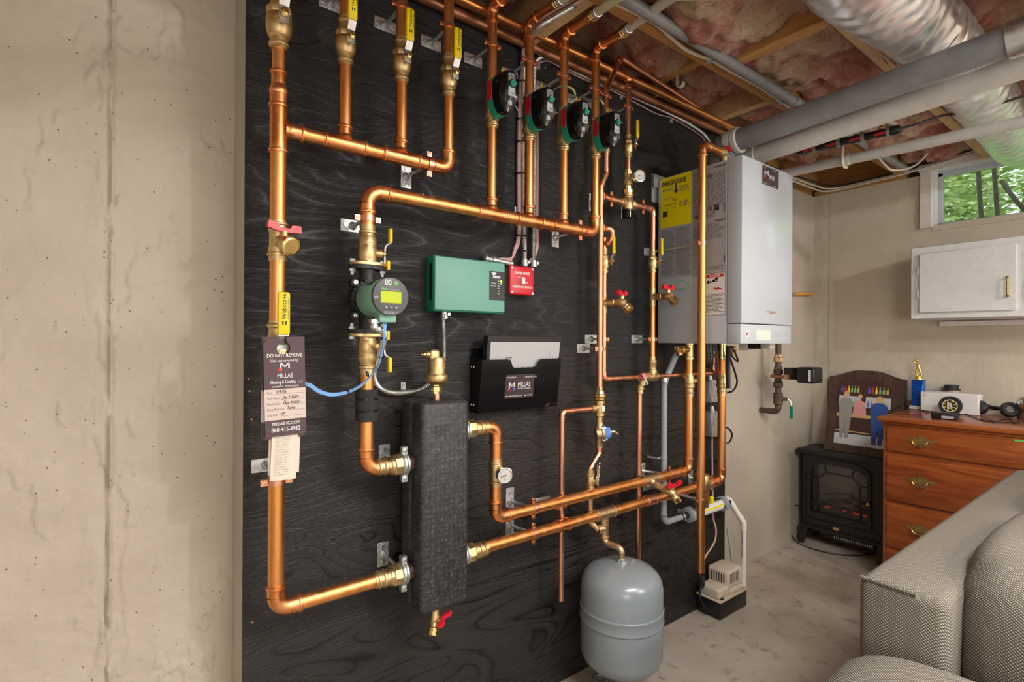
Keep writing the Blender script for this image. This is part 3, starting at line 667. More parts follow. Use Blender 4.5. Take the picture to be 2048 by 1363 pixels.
# ================================================================ left riser, from the ceiling round to the separator
rx = [0.303, 0.459, 0.611, 0.756, 0.907, 1.053, 1.203, 1.355]
zman = WY(725, 297, YP).z            # upper header
zret = WY(965, 424, YP).z            # lower header
x1 = rx[0]; zb = WY(690, 1178, YP).z
xs0 = WY(752, 1162, YP).x            # where the union of the lower left port starts
t = thing('copper_pipe', 'leftmost tall copper riser carrying the paper tags, turning into the separator base', 'pipe', (x1, YP, zb), 'copper pipes')
zred = WY(560, 178, YP).z; zval = WY(560, 482, YP).z; zbv = WY(556, 700, YP).z; zv0 = WY(560, 42, YP).z
obj('pipe', MB().cyl((x1, YP, 2.45), (x1, YP, zv0+0.055), R1), 'copper', t); obj('pipe', MB().cyl((x1, YP, zv0-0.055), (x1, YP, zred), R1), 'copper', t)
reducer(t, (x1, YP, zred), Z_, R2, R1, 0.085)
tee(t, (x1, YP, zman), Z_, X_, R2, R2, 0.058, 0.058)
obj('pipe', MB().cyl((x1, YP, zred), (x1, YP, zval+0.045), R2), 'copper', t)
obj('pipe', MB().cyl((x1, YP, zval-0.045), (x1, YP, zbv+0.06), R2), 'copper', t)
run(t, [(x1, YP, zbv-0.06), (x1, YP, zb), (xs0, YP, zb)], R2, bend=0.032)
bracket((x1, YP, WY(551, 962, YP).z), Z_, R2, 'stand-off bracket on the leftmost riser behind the receipts', dz=.018)
ball_valve('top ball valve on the leftmost riser, lever cut by the upper edge', (x1, YP, zv0), 1.15)
v = ball_valve('ball valve on the leftmost riser with the paper tags hung on it', (x1, YP, zbv), 1.15)
# in-line drain with red butterfly
c = Vector((x1, YP, zval))
t = thing('drain_valve', 'brass drain valve with red butterfly handle on the leftmost riser', 'valve', c, 'red handled drain valves')
mb = MB().lathe(c, Z_, [(.0195,-.048),(.0195,-.036),(.0235,-.035),(.0238,-.032),(.0195,-.030),(.0195,-.028),(.021,-.027),(.021,-.016),(.0188,-.015),(.0188,.020),(.021,.022),(.021,.034),(.0235,.036),(.0235,.039),(.0195,.041),(.0195,.046)], 20)
dd = Vector((0.28, -0.86, -0.30)).normalized()
mb.lathe(c, dd, [(.017, .008), (.017, .030), (.0195, .034), (.021, .040), (.0195, .046)], 20); mb.lathe(c+dd*.028, Z_, [(.008, 0), (.008, .028)], 10); obj('body', mb, 'brass', t)
obj('outlet_cap', MB().lathe(c, dd, [(.0205, .044), (.0218, .047), (.0218, .058), (.0195, .060), (.017, .0605), (.016, .058)], 24), 'brass_shiny', t)
o_ = c+dd*.028+Z_*.026; h = Vector((0.97, 0.12, -0.06)).normalized()
pol = [(-.038, .004), (-.036, .020), (-.016, .018), (-.012, .009), (.012, .009), (.016, .018), (.036, .020), (.038, .004), (.012, 0), (-.012, 0)]
ev = h.cross(Z_).normalized(); obj('handle', MB().prism(pol, o_-ev*.006, h, Z_, .012), 'red_plastic', t, 30)
# upper header with three risers
t = thing('copper_pipe', 'upper horizontal copper header joining the four left risers', 'pipe', (rx[1], YP, zman), 'copper pipes')
g = [(0, rx[1]-x1-0.03, rx[1]-x1+0.03), (0, rx[2]-x1-0.03, rx[2]-x1+0.03)]
run(t, [(x1+0.05, YP, zman), (rx[3], YP, zman), (rx[3], YP, zman+0.055)], R2-0.001, bend=0.026)
tee(t, (rx[1], YP, zman), X_, Z_, R2, R1, 0.055, 0.048); tee(t, (rx[2], YP, zman), X_, Z_, R2, R1, 0.055, 0.048)
for i, n_ in ((1, 'second'), (2, 'third'), (3, 'fourth')):
    zv = WY((0, 688, 803, 898)[i], (0, 82, 121, 153)[i], YP).z
    t = thing('copper_pipe', n_+' copper riser from the left, standing on the upper header', 'pipe', (rx[i], YP, zman), 'copper pipes')
    obj('pipe', MB().cyl((rx[i], YP, zman+0.03), (rx[i], YP, zv-0.055), R1), 'copper', t); obj('pipe', MB().cyl((rx[i], YP, zv+0.055), (rx[i], YP, 2.45), R1), 'copper', t)
    ball_valve('yellow ball valve on the %s copper riser from the left' % n_, (rx[i], YP, zv), 1.0)
    bracket((rx[i], YP, 2.131), Z_, R1, 'stand-off bracket at the top of the %s riser from the left' % n_)
bracket((WY(858, 323, YP).x, YP, zman), X_, R2, 'upright stand-off bracket under the end of the upper header', 'v', dx=-0.018, dz=-0.012)
# lower header with pump drop
t = thing('copper_pipe', 'second horizontal copper header, running from the pump elbow to the zone risers', 'pipe', (0.519, YP, zret), 'copper pipes')
zpv = WY(735, 455, YP).z
run(t, [(0.519, YP, zpv), (0.519, YP, zret), (rx[7], YP, zret), (rx[7], YP, zret+0.055)], R2, bend=0.034)
for i in (4, 5, 6): tee(t, (rx[i], YP, zret), X_, Z_, R2, R1, 0.055, 0.048)
bracket((0.519, YP, 1.549), Z_, R2, 'stand-off bracket on the elbow above the green pump')
bracket((WY(1160, 458, YP).x, YP, zret), X_, R2, 'upright stand-off bracket near the right end of the second header', 'v', dx=-0.02, dz=-0.012)
NTH = {4: 'first', 5: 'second', 6: 'third', 7: 'fourth'}
# zone valve: brass body on the riser, actuator with black dome, green back and red lens
def zone_valve(i, zc):
    lab = ('leftmost zone valve with black dome and green dial', 'second zone valve from the left with black dome and green dial', 'third zone valve from the left with black dome and green dial', 'rightmost zone valve with black dome, partly hiding a yellow lever')[i-4]
    t = thing('zone_valve', lab, 'valve', (rx[i], YP, zc), 'motorised zone valves', -0.04)
    mb = MB().lathe((0, 0, 0), Z_, [(.0172,-.088),(.0172,-.083),(.0205,-.081),(.0212,-.078),(.0205,-.075),(.0172,-.073),(.0172,-.064),(.0225,-.062),(.0225,-.050),(.019,-.047),(.0215,-.030),(.0225,0),(.0215,.030),(.019,.042),(.0172,.046),(.0205,.048),(.0212,.051),(.0172,.055),(.0172,.060)], 20)
    mb.lathe((0, 0, 0), (0, -1, 0), [(.015, .01), (.015, .035)], 14); obj('body', mb, 'brass', t, 35, True)
    def shell(y0, y1, sx, zt, zb, steps, taper, dome):
        mb = MB(); n = 28; rings = []
        for k in range(steps+1):
            u = k/steps; sc = 1.0 if not dome else 0.70+0.30*math.sqrt(max(0, 1-u**3))
            dz = 0 if not dome else -0.004*u
            ring = []
            for j in range(n):
                a = 2*PI*j/n; ca, sa = math.cos(a), math.sin(a)
                zz = (zt if sa > 0 else zb)*abs(sa)**0.72*math.copysign(1, sa)*(0.80+0.20*sc if dome else 1)+dz
                yy = y0+(y1-y0)*u
                if dome and sa < 0: yy += 0.020*u*abs(sa)**2.0     # the chin slopes back
                ring.append((sx*sc*abs(ca)**0.72*math.copysign(1, ca)*(1-taper*max(0, -sa)**1.5), yy, zz))
            rings.append(ring)
        vs = [p for r_ in rings for p in r_]; fs = [(k*n+j, k*n+(j+1) % n, (k+1)*n+(j+1) % n, (k+1)*n+j) for k in range(steps) for j in range(n)]
        fs += [tuple(range(n))]
        c = len(vs); r_ = rings[-1]; vs.append((0, y1-0.0015 if dome else y1, sum(p[2] for p in r_)/n)); fs += [(steps*n+j, steps*n+(j+1) % n, c) for j in range(n)]
        return mb.add(vs, fs)
    act = obj('back_shell', shell(-.024, -.050, .0322, .052, .068, 2, 0.24, 0), 'green_plastic', t, 30, True)
    obj('dome', shell(-.050, -.104, .0318, .0515, .066, 9, 0.24, 1), 'black_gloss', t, 40, True)
    # red lens let into the side of the back shell
    mb = MB().prism([(.0115*math.cos(a), .031*math.sin(a)) for a in [2*PI*k/20 for k in range(20)]], (-.0315, -.038, .004), (0, -1, 0), (0, 0, 1), .0022); obj('lens', mb, 'red_lens', act, 30, True)
    # grey label, dial
    mb = MB().rbox((-.0125, -.1062, -.030), (.0125, -.1000, .036), .0055, 2); lb = obj('label_plate', mb, 'grey_label', t, 40, True)
    mb = MB(); smallprint(mb, (0, -.1062, 0), X_, Z_, -.010, .010, .016, .032, .0028, i)
    obj('fine_print', mb, 'ink_black', lb, 0, True)['kind'] = 'stuff'; mb = MB()
    text_mb('Taco', .0062, (-.006, -.1062, -.024), X_, Z_, bold=.02, mb=mb, lift=.0006); obj('lettering', mb, 'ink_black', lb, 0, True)
    mb = MB().lathe((0.001, -.1058, .006), (0, -1, 0), [(.0125, 0), (.012, .003), (.009, .0035)], 18); obj('dial_ring', mb, 'black_plastic', lb, 35, True)
    mb = MB().lathe((0.001, -.1058, .006), (0, -1, 0), [(.0095, .002), (.0095, .006), (.0085, .007)], 18).box((-.0085, -.116, .0038), (.0105, -.112, .0082)); obj('dial', mb, 'green_plastic', lb, 35, True)
    mb = MB().rbox((-.007, -.0985, -.052), (.007, -.088, -.038), .002, 1); obj('lower_label', mb, 'grey_label', t, 30, True)
    # wiring on the head
    mb = MB().lathe((0.002, -.062, .045), Z_, [(.013, 0), (.013, .007), (.009, .010)], 10); obj('cable_gland', mb, 'black_plastic', t, 30, True)
    for k, (mt, dx, up) in enumerate((('cable_green', -.008, .016), ('yellow_grip', -.002, .020), ('red_plastic', .006, .017), ('cable_pink', .010, .018))):
        obj('wire', MB().tube(bez([(dx*.6, -.062, .05), (dx, -.062, .05+up*.7), (dx+.006, -.06, .05+up), (dx+.012, -.055, .055)], 4), .0011, 6), mt, t, 40, True)
    return t
for i in (4, 5, 6, 7):
    px, py = ((991, 178), (1066, 208), (1136, 232), (1200, 252))[i-4]
    zc = WY(px, py, YP-0.06).z
    n_ = NTH[i]; ze = WY((0, 0, 0, 0, 985, 1062, 1135, 1196)[i], (0, 0, 0, 0, 5, 44, 74, 98)[i], YP).z
    ze = (2.25, 2.255, 2.272, 2.28)[i-4]; fe_ = (WZ(1030, -22, 2.232), WZ(1117, 3, 2.232), WZ(1189, 27, 2.236), WZ(1250, 61, 2.236))[i-4]
    t = thing('copper_pipe', '%s zone riser from the left, bending out under the joists' % n_, 'pipe', (rx[i], YP, zret), 'copper pipes')
    obj('pipe', MB().cyl((rx[i], YP, zret+0.03), (rx[i], YP, zc-0.084), R1), 'copper', t)
    run(t, [(rx[i], YP, zc+0.056), (rx[i], YP, ze), fe_], R1, bend=0.024)
    zone_valve(i, zc)
    bracket((rx[i], YP, 2.131), Z_, R1, 'stand-off bracket above the %s zone valve from the left' % n_)
    # plastic pipe running on over the room
    m_ = 'pex_white' if i in (4, 7) else 'pex_cream'
    t2 = thing('plastic_pipe', ('white plastic pipe continuing the first zone riser', 'cream plastic pipe continuing the second zone riser', 'cream plastic pipe ending above the third zone valve', 'white plastic pipe passing under the long brown joist')[i-4], 'pipe', fe_, 'plastic heating pipes')
    a = Vector(fe_); b__ = (WZ(1075, -52, 2.195), WZ(1165, -30, 2.195), WZ(1242, -10, 2.192), WZ(1350, -10, 2.190))[i-4]; d = (b__-a).normalized(); e_ = Vector((b__.x, -1.75, 2.10))
    obj('pipe', MB().tube([a, b__, Vector((b__.x, -.70, 2.105)), e_], 0.0145, 16), m_, t2)
    obj('fitting', MB().lathe(a, d, [(R1+.002, -.03), (R1+.002, -.02), (.019, -.018), (.019, -.006), (.0165, -.004), (.018, 0), (.018, .006), (.0158, .008)], 18), 'brass_shiny', t2)
    obj('crimp_ring', MB().lathe(a, d, [(.0152, .010), (.0172, .011), (.0172, .016), (.0155, .018), (.0172, .021), (.0172, .027), (.0150, .028)], 18), 'steel', t2)
    if i == 4: pass

# ================================================================ circulator with its two flanged valves
XPU = 0.519
zf1 = WY(733, 531, YP).z; zf2 = WY(728, 667, YP).z; zpc = (zf1+zf2)/2
def flange_valve(z, up, label):
    """brass flanged ball valve; flange at z, body away along up (+1 / -1)"""
    k = up; t = thing('flange_valve', label, 'valve', (XPU, YP, z), 'flanged pump valves'); q = lambda pr: [(r, b) for r, b in pr]
    ax = Vector((0, 0, k)); c = Vector((XPU, YP, z))
    obj('body', MB().lathe(c, ax, [(.026, .004), (.0225, .010), (.0228, .016), (.0245, .020), (.0245, .046), (.0225, .050), (.0225, .056), (.0235, .057), (.0235, .068), (.020, .074), (.0195, .080), (.0225, .083), (.0225, .088), (.0195, .090), (.0195, .104)], 24), 'brass', t)
    pol = []
    for j in range(36):
        a = 2*PI*j/36; r_ = .030+.018*abs(math.cos(a))**2.2; pol.append((r_*math.cos(a), r_*math.sin(a)))
    obj('flange', MB().prism(pol, c, (1, 0, 0), (0, k, 0), .007), 'brass', t, 40)
    obj('stem', MB().lathe(c+Vector((0, 0, k*.033)), (1, -.25, 0), [(.0115, .018), (.0115, .036), (.007, .038), (.007, .046)], 12), 'brass', t)
    e = Vector((1, -.25, 0)).normalized(); p0 = c+Vector((0, 0, k*.033))+e*.044
    path = [p0+Vector((0, 0, -k*.030)), p0+Vector((0, 0, -k*.012)), p0, p0+Vector((.002, -.001, k*.020)), p0+e*.014+Vector((0, 0, k*.030))]
    obj('lever', MB().tube(bez(path, 4), .0030, 8), 'steel', t)
    b0 = p0+e*.014; 
    for za, zb_ in ((k*.028, k*.068), (-k*.016, -k*.042)):
        l_, h_ = sorted((za, zb_)); pp = b0 if abs(za) > .02 else p0+e*.008
        obj('grip', MB().rbox((pp.x-.0045, pp.y-.0075, pp.z+l_), (pp.x+.0045, pp.y+.0075, pp.z+h_), .0035, 2), 'yellow_grip', t)
    return t
flange_valve(zf1, 1, 'brass flanged valve above the green pump, lever to the right')
flange_valve(zf2, -1, 'brass flanged valve below the green pump, lever to the right')
fc = WX(781.8, 593, XPU); yf_ = fc.y; zpc = fc.z
t = thing('circulator_pump', 'green circulator pump with round grey display face', 'pump', (XPU, YP, zf2), None)
mb = MB().lathe((XPU, YP, zf2), Z_, [(.021, .010), (.019, .030), (.024, .045), (.028, zpc-zf2), (.024, zf1-zf2-.045), (.019, zf1-zf2-.030), (.021, zf1-zf2-.010)], 20)
mb.lathe((XPU, YP+.035, zpc), (0, -1, 0), [(.030, 0), (.044, .008), (.047, .03), (.047, .055)], 28)
vol = obj('volute', mb, 'black_cast', t)
for k in range(24):     # cooling ribs round the volute
    a = 2*PI*k/24; obj('rib', MB().obox((XPU+.048*math.cos(a), YP-.012, zpc+.048*math.sin(a)), (math.cos(a), 0, math.sin(a)), (0, 1, 0), (-math.sin(a), 0, math.cos(a)), .003, .012, .0022), 'black_cast', vol, 0)
for sx, sz in ((-1, 1), (1, 1), (-1, -1), (1, -1)):
    c = Vector((XPU+sx*.041, YP-.014, zpc+sz*.041)); bt = obj('bolt_lug', MB().lathe(c, (0, -1, 0), [(.011, -.012), (.011, .010), (.009, .012)], 14), 'black_cast', vol)
    obj('bolt', MB().lathe(c, (0, -1, 0), [(.0052, .010), (.0052, .016), (.003, .0165), (.003, .013)], 10), 'steel', bt) if False else obj('socket_bolt', MB().lathe(c, (0, -1, 0), [(.0058, .010), (.0058, .0165), (.003, .017), (.003, .013)], 10), 'steel', vol)
pol = [((.030+.018*abs(math.cos(a))**2.2)*math.cos(a), (.030+.018*abs(math.cos(a))**2.2)*math.sin(a)) for a in [2*PI*j/36 for j in range(36)]]
for z, k in ((zf1, -1), (zf2, 1)):
    obj('flange', MB().prism(pol, (XPU, YP, z+k*.0015), (1, 0, 0), (0, k, 0), .009), 'black_cast', t, 40)
    for sx in (-1, 1):
        c = Vector((XPU+sx*.040, YP, z)); obj('bolt', MB().lathe(c, (0, 0, k), [(.008, -.014), (.008, -.007), (.0045, -.0069), (.0045, .011), (.0085, .0111), (.0085, .018), (.0045, .0181), (.0045, .026)], 6), 'galvanised', t, 20)
yh = YP-.034
obj('motor_housing', MB().lathe((XPU, yh, zpc), (0, -1, 0), [(.040, 0), (.0450, .006), (.0450, abs(yf_-yh)-.022), (.0435, abs(yf_-yh)-.018), (.0440, abs(yf_-yh)-.006), (.0445, abs(yf_-yh)-.004)], 36), 'pump_green', t)
obj('rating_label', MB().lathe((XPU, yh, zpc), (0, -1, 0), [(.0426, .018), (.0429, .019), (.0429, .045), (.0426, .046)], 36), 'pump_green', t) if False else None
# dark rating label wrapped on the top of the housing
mb = MB(); mb.grid(lambda u, w: (XPU+.0453*math.cos(PI*(0.50+0.28*u)), yh-.045-.035*w, zpc+.0453*math.sin(PI*(0.50+0.28*u))), 8, 2); obj('rating_label', mb, 'dark_grey', t)
fr = obj('face', MB().lathe((XPU, yf_+.006, zpc), (0, -1, 0), [(.0452, 0), (.0455, .003), (.0445, .0065), (.040, .0072)], 40), 'dark_grey', t)
fo = Vector((XPU, yf_-.0012, zpc))
obj('display', MB().rbox((XPU-.0262, yf_-.0022, zpc-.0155), (XPU+.0262, yf_-.0004, zpc+.0125), .0012, 1), 'lcd_lit', fr)
for dx, ch in ((-.0125, '^'), (0, 'SET'), (.013, 'v')):
    bt = obj('button', MB().lathe(fo+Vector((dx, 0, -.026)), (0, -1, 0), [(.0050, 0), (.0050, .0008), (.0044, .001)], 16), 'dark_grey', fr)
    mb = MB()
    if ch == 'SET': text_mb('SET', .0042, fo+Vector((dx, -.001, -.0275)), X_, Z_, 'CENTER', mb=mb)
    else:
        s_ = 1 if ch == '^' else -1
        for kx in (-1, 1): mb.obox(fo+Vector((dx+kx*.0016, -.0013, -.026)), (1, 0, -kx*s_*.9), (kx*s_*.9, 0, 1), (0, 1, 0), .0024, .0006, .0002)
    obj('symbol', mb, 'ink_white', fr, 0)
mb = MB(); text_mb('00', .020, fo+Vector((-.016, 0, .0265)), X_, Z_, bold=.02, mb=mb, squeeze=.85); obj('lettering', mb, 'ink_white', fr, 0)
mb = MB(); text_mb('e', .020, fo+Vector((.0075, 0, .0275)), X_, Z_, bold=.03, mb=mb); text_mb('VT2218', .0035, fo+Vector((0, 0, .0215)), X_, Z_, 'CENTER', mb=mb); text_mb('Taco', .0085, fo+Vector((-.026, 0, .0150)), X_, Z_, bold=.05, mb=mb, shear=.2); obj('green_lettering', mb, 'ink_green', fr, 0)
mb = MB(); text_mb('Comfort', .0062, fo+Vector((-.006, 0, .0150)), X_, Z_, mb=mb, shear=.2); text_mb('+', .006, fo+Vector((.018, 0, .0150)), X_, Z_, mb=mb)
smallprint(mb, fo, X_, Z_, -.018, .018, -.040, -.034, .0026, 5, lift=.0004); smallprint(mb, fo, X_, Z_, -.041, -.031, -.006, .001, .003, 6, lift=.0004); q_ = obj('fine_print', mb, 'grey_label', fr, 0); q_['kind'] = 'stuff'
obj('terminal_cover', MB().rbox((XPU-.022, yf_+.012, zpc-.060), (XPU+.020, yf_+.045, zpc-.038), .003, 2), 'pump_green', t)
obj('cable_clamp', MB().lathe((XPU-.028, yf_+.03, zpc-.052), (0, 0, -1), [(.008, 0), (.008, .014), (.010, .015), (.010, .022)], 12).rbox((XPU-.040, yf_+.022, zpc-.064), (XPU-.018, yf_+.038, zpc-.052), .002, 1), 'galvanised', t)
# drop pipe under the pump with foam collar
zpe = WY(745, 936, YP).z
# ================================================================ separator in its foam case
def _solve():
    best = None
    for k in range(200):
        w = .02+.0005*k; e = abs(WY(801, 1000, YP+w).x-WY(844, 1000, YP-w).x)
        if best is None or e < best[0]: best = (e, w)
    return best[1]
wS = _solve(); xS0 = WY(801, 1000, YP+wS).x; xS1 = WY(938, 1000, YP-wS).x; zS1 = WY(846, 806, YP-wS).z; zS0 = WY(843, 1234, YP-wS).z
zl1 = zpe; zl0 = zb
zr1 = WY(960, 855, YP).z; zr0 = WY(955, 1100, YP).z
t = thing('hydraulic_separator', 'tall black foam cased separator with four pipe ports', 'separator', ((xS0+xS1)/2, YP, zS0))
obj('foam_case', MB().rbox((xS0, YP-wS, zS0), (xS1, YP+.004, zS1), .012, 3), 'foam_case', t)
obj('rear_foam_case', MB().rbox((xS0, YP+.0045, zS0), (xS1, YP+wS, zS1), .012, 3), 'foam_case', t)
obj('badge', MB().rbox(((xS0+xS1)/2-.035, YP-wS-.0012, zS1-.090), ((xS0+xS1)/2+.008, YP-wS+.002, zS1-.062), .001, 1), 'foam_case', t)
def port(x, z, sg, label):
    """union, clamp ring and stub; sg=-1 port on the left"""
    t = thing('pipe_union', label, 'union', (x, YP, z), 'brass unions on the separator'); p = Vector((x, YP, z)); a = Vector((sg, 0, 0))
    obj('stub', MB().cyl(p-a*.004, p+a*.030, .0235, 20), 'black_iron', t)
    obj('collar', MB().lathe(p, a, [(.027, .014), (.030, .016), (.030, .021), (.026, .022), (.026, .024), (.030, .025), (.030, .030), (.026, .032)], 24), 'galvanised', t)
    if sg < 0:
        for s2 in (-1, 1): obj('clamp_ear', MB().obox(p+a*.023+Vector((0, -.002, s2*.037)), X_, (0, 1, 0), Z_, .0075, .008, .010).lathe(p+a*.023+Vector((0, -.008, s2*.037)), (0, -1, 0), [(.006, 0), (.006, .004), (.003, .005)], 10), 'galvanised', t)
    obj('union_nut', MB().lathe(p, a, [(.0275, .032), (.0285, .034), (.0285, .052), (.0265, .055)], 8), 'brass', t, 20)
    obj('tailpiece', MB().lathe(p, a, [(.024, .054), (.024, .062), (.021, .064), (.021, .072), (.0235, .074), (.0235, .080), (.020, .083), (.020, .088), (.0225, .090), (.0225, .096), (.0195, .098), (.0195, .104)], 22), 'brass', t)
port(xS0, zl1, -1, 'brass union with clamp ring at the upper left port of the black separator')
port(xS0, zl0, -1, 'brass union with clamp ring at the lower left port of the black separator')
port(xS1, zr1, 1, 'brass union at the upper right port of the black separator')
port(xS1, zr0, 1, 'brass union at the lower right port of the black separator')
t = thing('copper_pipe', 'copper drop pipe below the pump with black foam collar, elbowing into the separator', 'pipe', (XPU, YP, zpe), 'copper pipes')
run(t, [(XPU, YP, zf2-.09), (XPU, YP, zpe), (xS0-.095, YP, zpe)], R2, bend=.032)
zc0, zc1 = WY(728, 842, YP).z, WY(728, 778, YP).z
fo_ = obj('foam_collar', MB().lathe((XPU, YP, zc0), Z_, [(R2, 0), (.0275, .001), (.0285, (zc1-zc0)*.28), (.0265, (zc1-zc0)*.33), (.0285, (zc1-zc0)*.40), (.0290, (zc1-zc0)*.6), (.0265, (zc1-zc0)*.70), (.0290, (zc1-zc0)*.78), (.0285, (zc1-zc0)-.001), (R2, zc1-zc0)], 24), 'rubber_foam', t)
for k in (.33, .70): obj('cable_tie', MB().lathe((XPU, YP, zc0+(zc1-zc0)*k), Z_, [(.0268, -.0028), (.0280, -.0026), (.0280, .0026), (.0268, .0028)], 24, False), 'black_gloss', fo_)
def sep_bracket(px, py, z, label):
    b = WY(px, py, 0); tt = thing('pipe_bracket', label, 'bracket', (b.x, 0, b.z), 'stand-off pipe brackets')
    obj('base_plate', MB().rbox((b.x-.017, -.0035, b.z-.034), (b.x+.017, 0, b.z+.034), .001, 1), 'galvanised', tt)
    for s2 in (-1, 1): obj('screw', MB().lathe((b.x, -.0035, b.z+s2*.023), (0, -1, 0), [(.0055, 0), (.005, .002), (.002, .0022)], 10), 'steel', tt)
    e = Vector((xS0-.023, YP+.026, z+.006)); d = e-b; obj('rod', MB().lathe(b, d, [(.0125, .003), (.0078, .010), (.0052, .016), (.0052, d.length)], 12), 'galvanised', tt)
sep_bracket(768, 912, zl1, 'upright stand-off bracket behind the upper left port of the separator'); sep_bracket(765, 1107, zl0, 'upright stand-off bracket behind the lower left port of the separator')
# drain cock under the separator
pd = Vector(((xS0+xS1)/2+.0, YP-.01, zS0)); drain_cock(pd, (-.15, -.15, -1), 'small brass drain with red handle under the black separator', out=(-.35, -.35, -.9), up=(.55, -.75, .2), handle=(.8, .5, .2), s=.95)
# automatic air vent on top
xa = WY(873, 780, YP).x; t = thing('air_vent', 'brass automatic air vent standing on the black separator', 'air vent', (xa, YP, zS1)); p = Vector((xa, YP, zS1-.004))
obj('nipple', MB().cyl(p, p+Z_*.025, .0095), 'copper_pink', t)
obj('hex_base', MB().lathe(p, Z_, [(.0115, .020), (.0115, .026), (.0150, .027), (.0150, .040), (.0125, .042), (.0125, .048)], 6), 'brass_shiny', t, 20)
obj('body', MB().lathe(p, Z_, [(.018, .046), (.028, .052), (.031, .058), (.0315, .070), (.030, .073), (.0245, .075), (.0240, .116), (.0215, .121), (.010, .123)], 28), 'brass', t)
mb = MB().rbox((xa-.026, YP-.013, p.z+.112), (xa+.006, YP+.013, p.z+.144), .008, 3); obj('cap', mb, 'brass', t)
obj('bleed_nozzle', MB().lathe((xa-.022, YP, p.z+.130), (-1, 0, 0), [(.0085, 0), (.0085, .012), (.006, .014), (.0055, .020), (.0025, .021), (.0025, .026)], 14), 'brass', t)

# ================================================================ zone control box, emergency switch
xb0 = WY(851, 565, 0).x; yb1 = WX(869, 565, xb0).y; xb1 = WY(1011, 575, yb1).x; zb1 = WY(868, 508, yb1).z; zb0 = WY(870, 621, yb1).z
t = thing('control_box', 'flat green control box with black indicator panel', 'control box', ((xb0+xb1)/2, 0, zb0))
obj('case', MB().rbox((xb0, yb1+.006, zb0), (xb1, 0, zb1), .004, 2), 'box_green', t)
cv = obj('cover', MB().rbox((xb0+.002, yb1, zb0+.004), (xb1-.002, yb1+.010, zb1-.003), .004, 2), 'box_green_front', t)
# vents in the left side
sd = obj('side_slot', MB().box((xb0-.0006, yb1+.014, zb0+.030), (xb0+.002, yb1+.030, zb1-.022)), 'black_plastic', t, 0)
xpn = WY(978.5, 570, yb1).x; zp1 = WY(978, 541, yb1).z; zp0 = WY(978, 600, yb1).z
pn = obj('indicator_panel', MB().box((xpn, yb1-.0008, zp0), (xb1-.004, yb1+.001, zp1)), 'black_plastic', t, 0)
po = Vector((xpn, yb1-.0008, zp0)); pw = xb1-.004-xpn; ph = zp1-zp0
mb = MB(); text_mb('Taco', ph*.17, po+Vector((pw*.16, 0, ph*.77)), X_, Z_, bold=.05, mb=mb, shear=.25, squeeze=1.0); quad_mb(po, X_, Z_, pw*.14, pw*.44, ph*.915, ph*.955, mb=mb); text_mb('ZC104', ph*.07, po+Vector((pw*.12, 0, ph*.56)), X_, Z_, bold=.02, mb=mb); obj('lettering', mb, 'ink_white', pn, 0)
mb = MB(); smallprint(mb, po, X_, Z_, pw*.06, pw*.48, ph*.44, ph*.53, ph*.045, 4)
for k in range(6): quad_mb(po, X_, Z_, pw*.52, pw*.68, ph*(.66-.085*k), ph*(.69-.085*k), mb=mb)
quad_mb(po, X_, Z_, pw*.62, pw*.83, ph*.13, ph*.136, mb=mb); quad_mb(po, X_, Z_, pw*.825, pw*.83, ph*.13, ph*.30, mb=mb); q_ = obj('fine_print', mb, 'grey_label', pn, 0); q_['kind'] = 'stuff'
for k in range(6): obj('indicator_light', MB().lathe(po+Vector((pw*.76, 0, ph*(.675-.085*k))), (0, -1, 0), [(.0024 if k else .0038, 0), (.0020 if k else .0030, .0015), (.0005, .002)], 10), 'led_green' if k < 2 else 'dark_grey', pn)
xr0 = WY(1015, 560, 0).x; yr1 = -.040; xr1 = WY(1069, 560, yr1).x; zr_1 = WY(1021, 529, yr1).z; zr_0 = WY(1021, 588, yr1).z; xr0 = WY(1020, 560, yr1).x
t = thing('emergency_switch', 'red square emergency switch box beside the green control box', 'switch', ((xr0+xr1)/2, 0, zr_0))
obj('wall_box', MB().rbox((xr0+.003, yr1+.01, zr_0+.003), (xr1-.003, 0, zr_1-.003), .004, 1), 'galvanised', t)
pc = obj('cover_plate', MB().rbox((xr0, yr1, zr_0), (xr1, yr1+.016, zr_1), .007, 3), 'red_plastic', t)
ro = Vector(((xr0+xr1)/2, yr1, (zr_0+zr_1)/2)); hw = (xr1-xr0)/2; hh_ = (zr_1-zr_0)/2
mb = MB(); text_mb('GAS BURNER', hh_*.26, ro+Vector((0, 0, hh_*.42)), X_, Z_, 'CENTER', mb=mb, bold=.02, squeeze=.85); text_mb('EMERGENCY SWITCH', hh_*.22, ro+Vector((0, 0, -hh_*.52)), X_, Z_, 'CENTER', mb=mb, bold=.02, squeeze=.8)
text_mb('ON', hh_*.2, ro+Vector((-hw*.42, 0, hh_*.14)), X_, Z_, mb=mb); text_mb('OFF', hh_*.2, ro+Vector((hw*.12, 0, -hh_*.22)), X_, Z_, mb=mb); obj('lettering', mb, 'ink_white', pc, 0)
tg = obj('toggle', MB().rbox((ro.x-hw*.16, yr1-.010, ro.z-hh_*.25), (ro.x+hw*.10, yr1+.002, ro.z+hh_*.22), .003, 2), 'label_white', t)
for sx in (-1, 1):
    for sz in (-1, 1): obj('screw', MB().lathe((ro.x+sx*hw*.84, yr1, ro.z+sz*hh_*.84), (0, -1, 0), [(.0042, -.001), (.0038, .0015), (.001, .0018)], 10), 'steel', t)

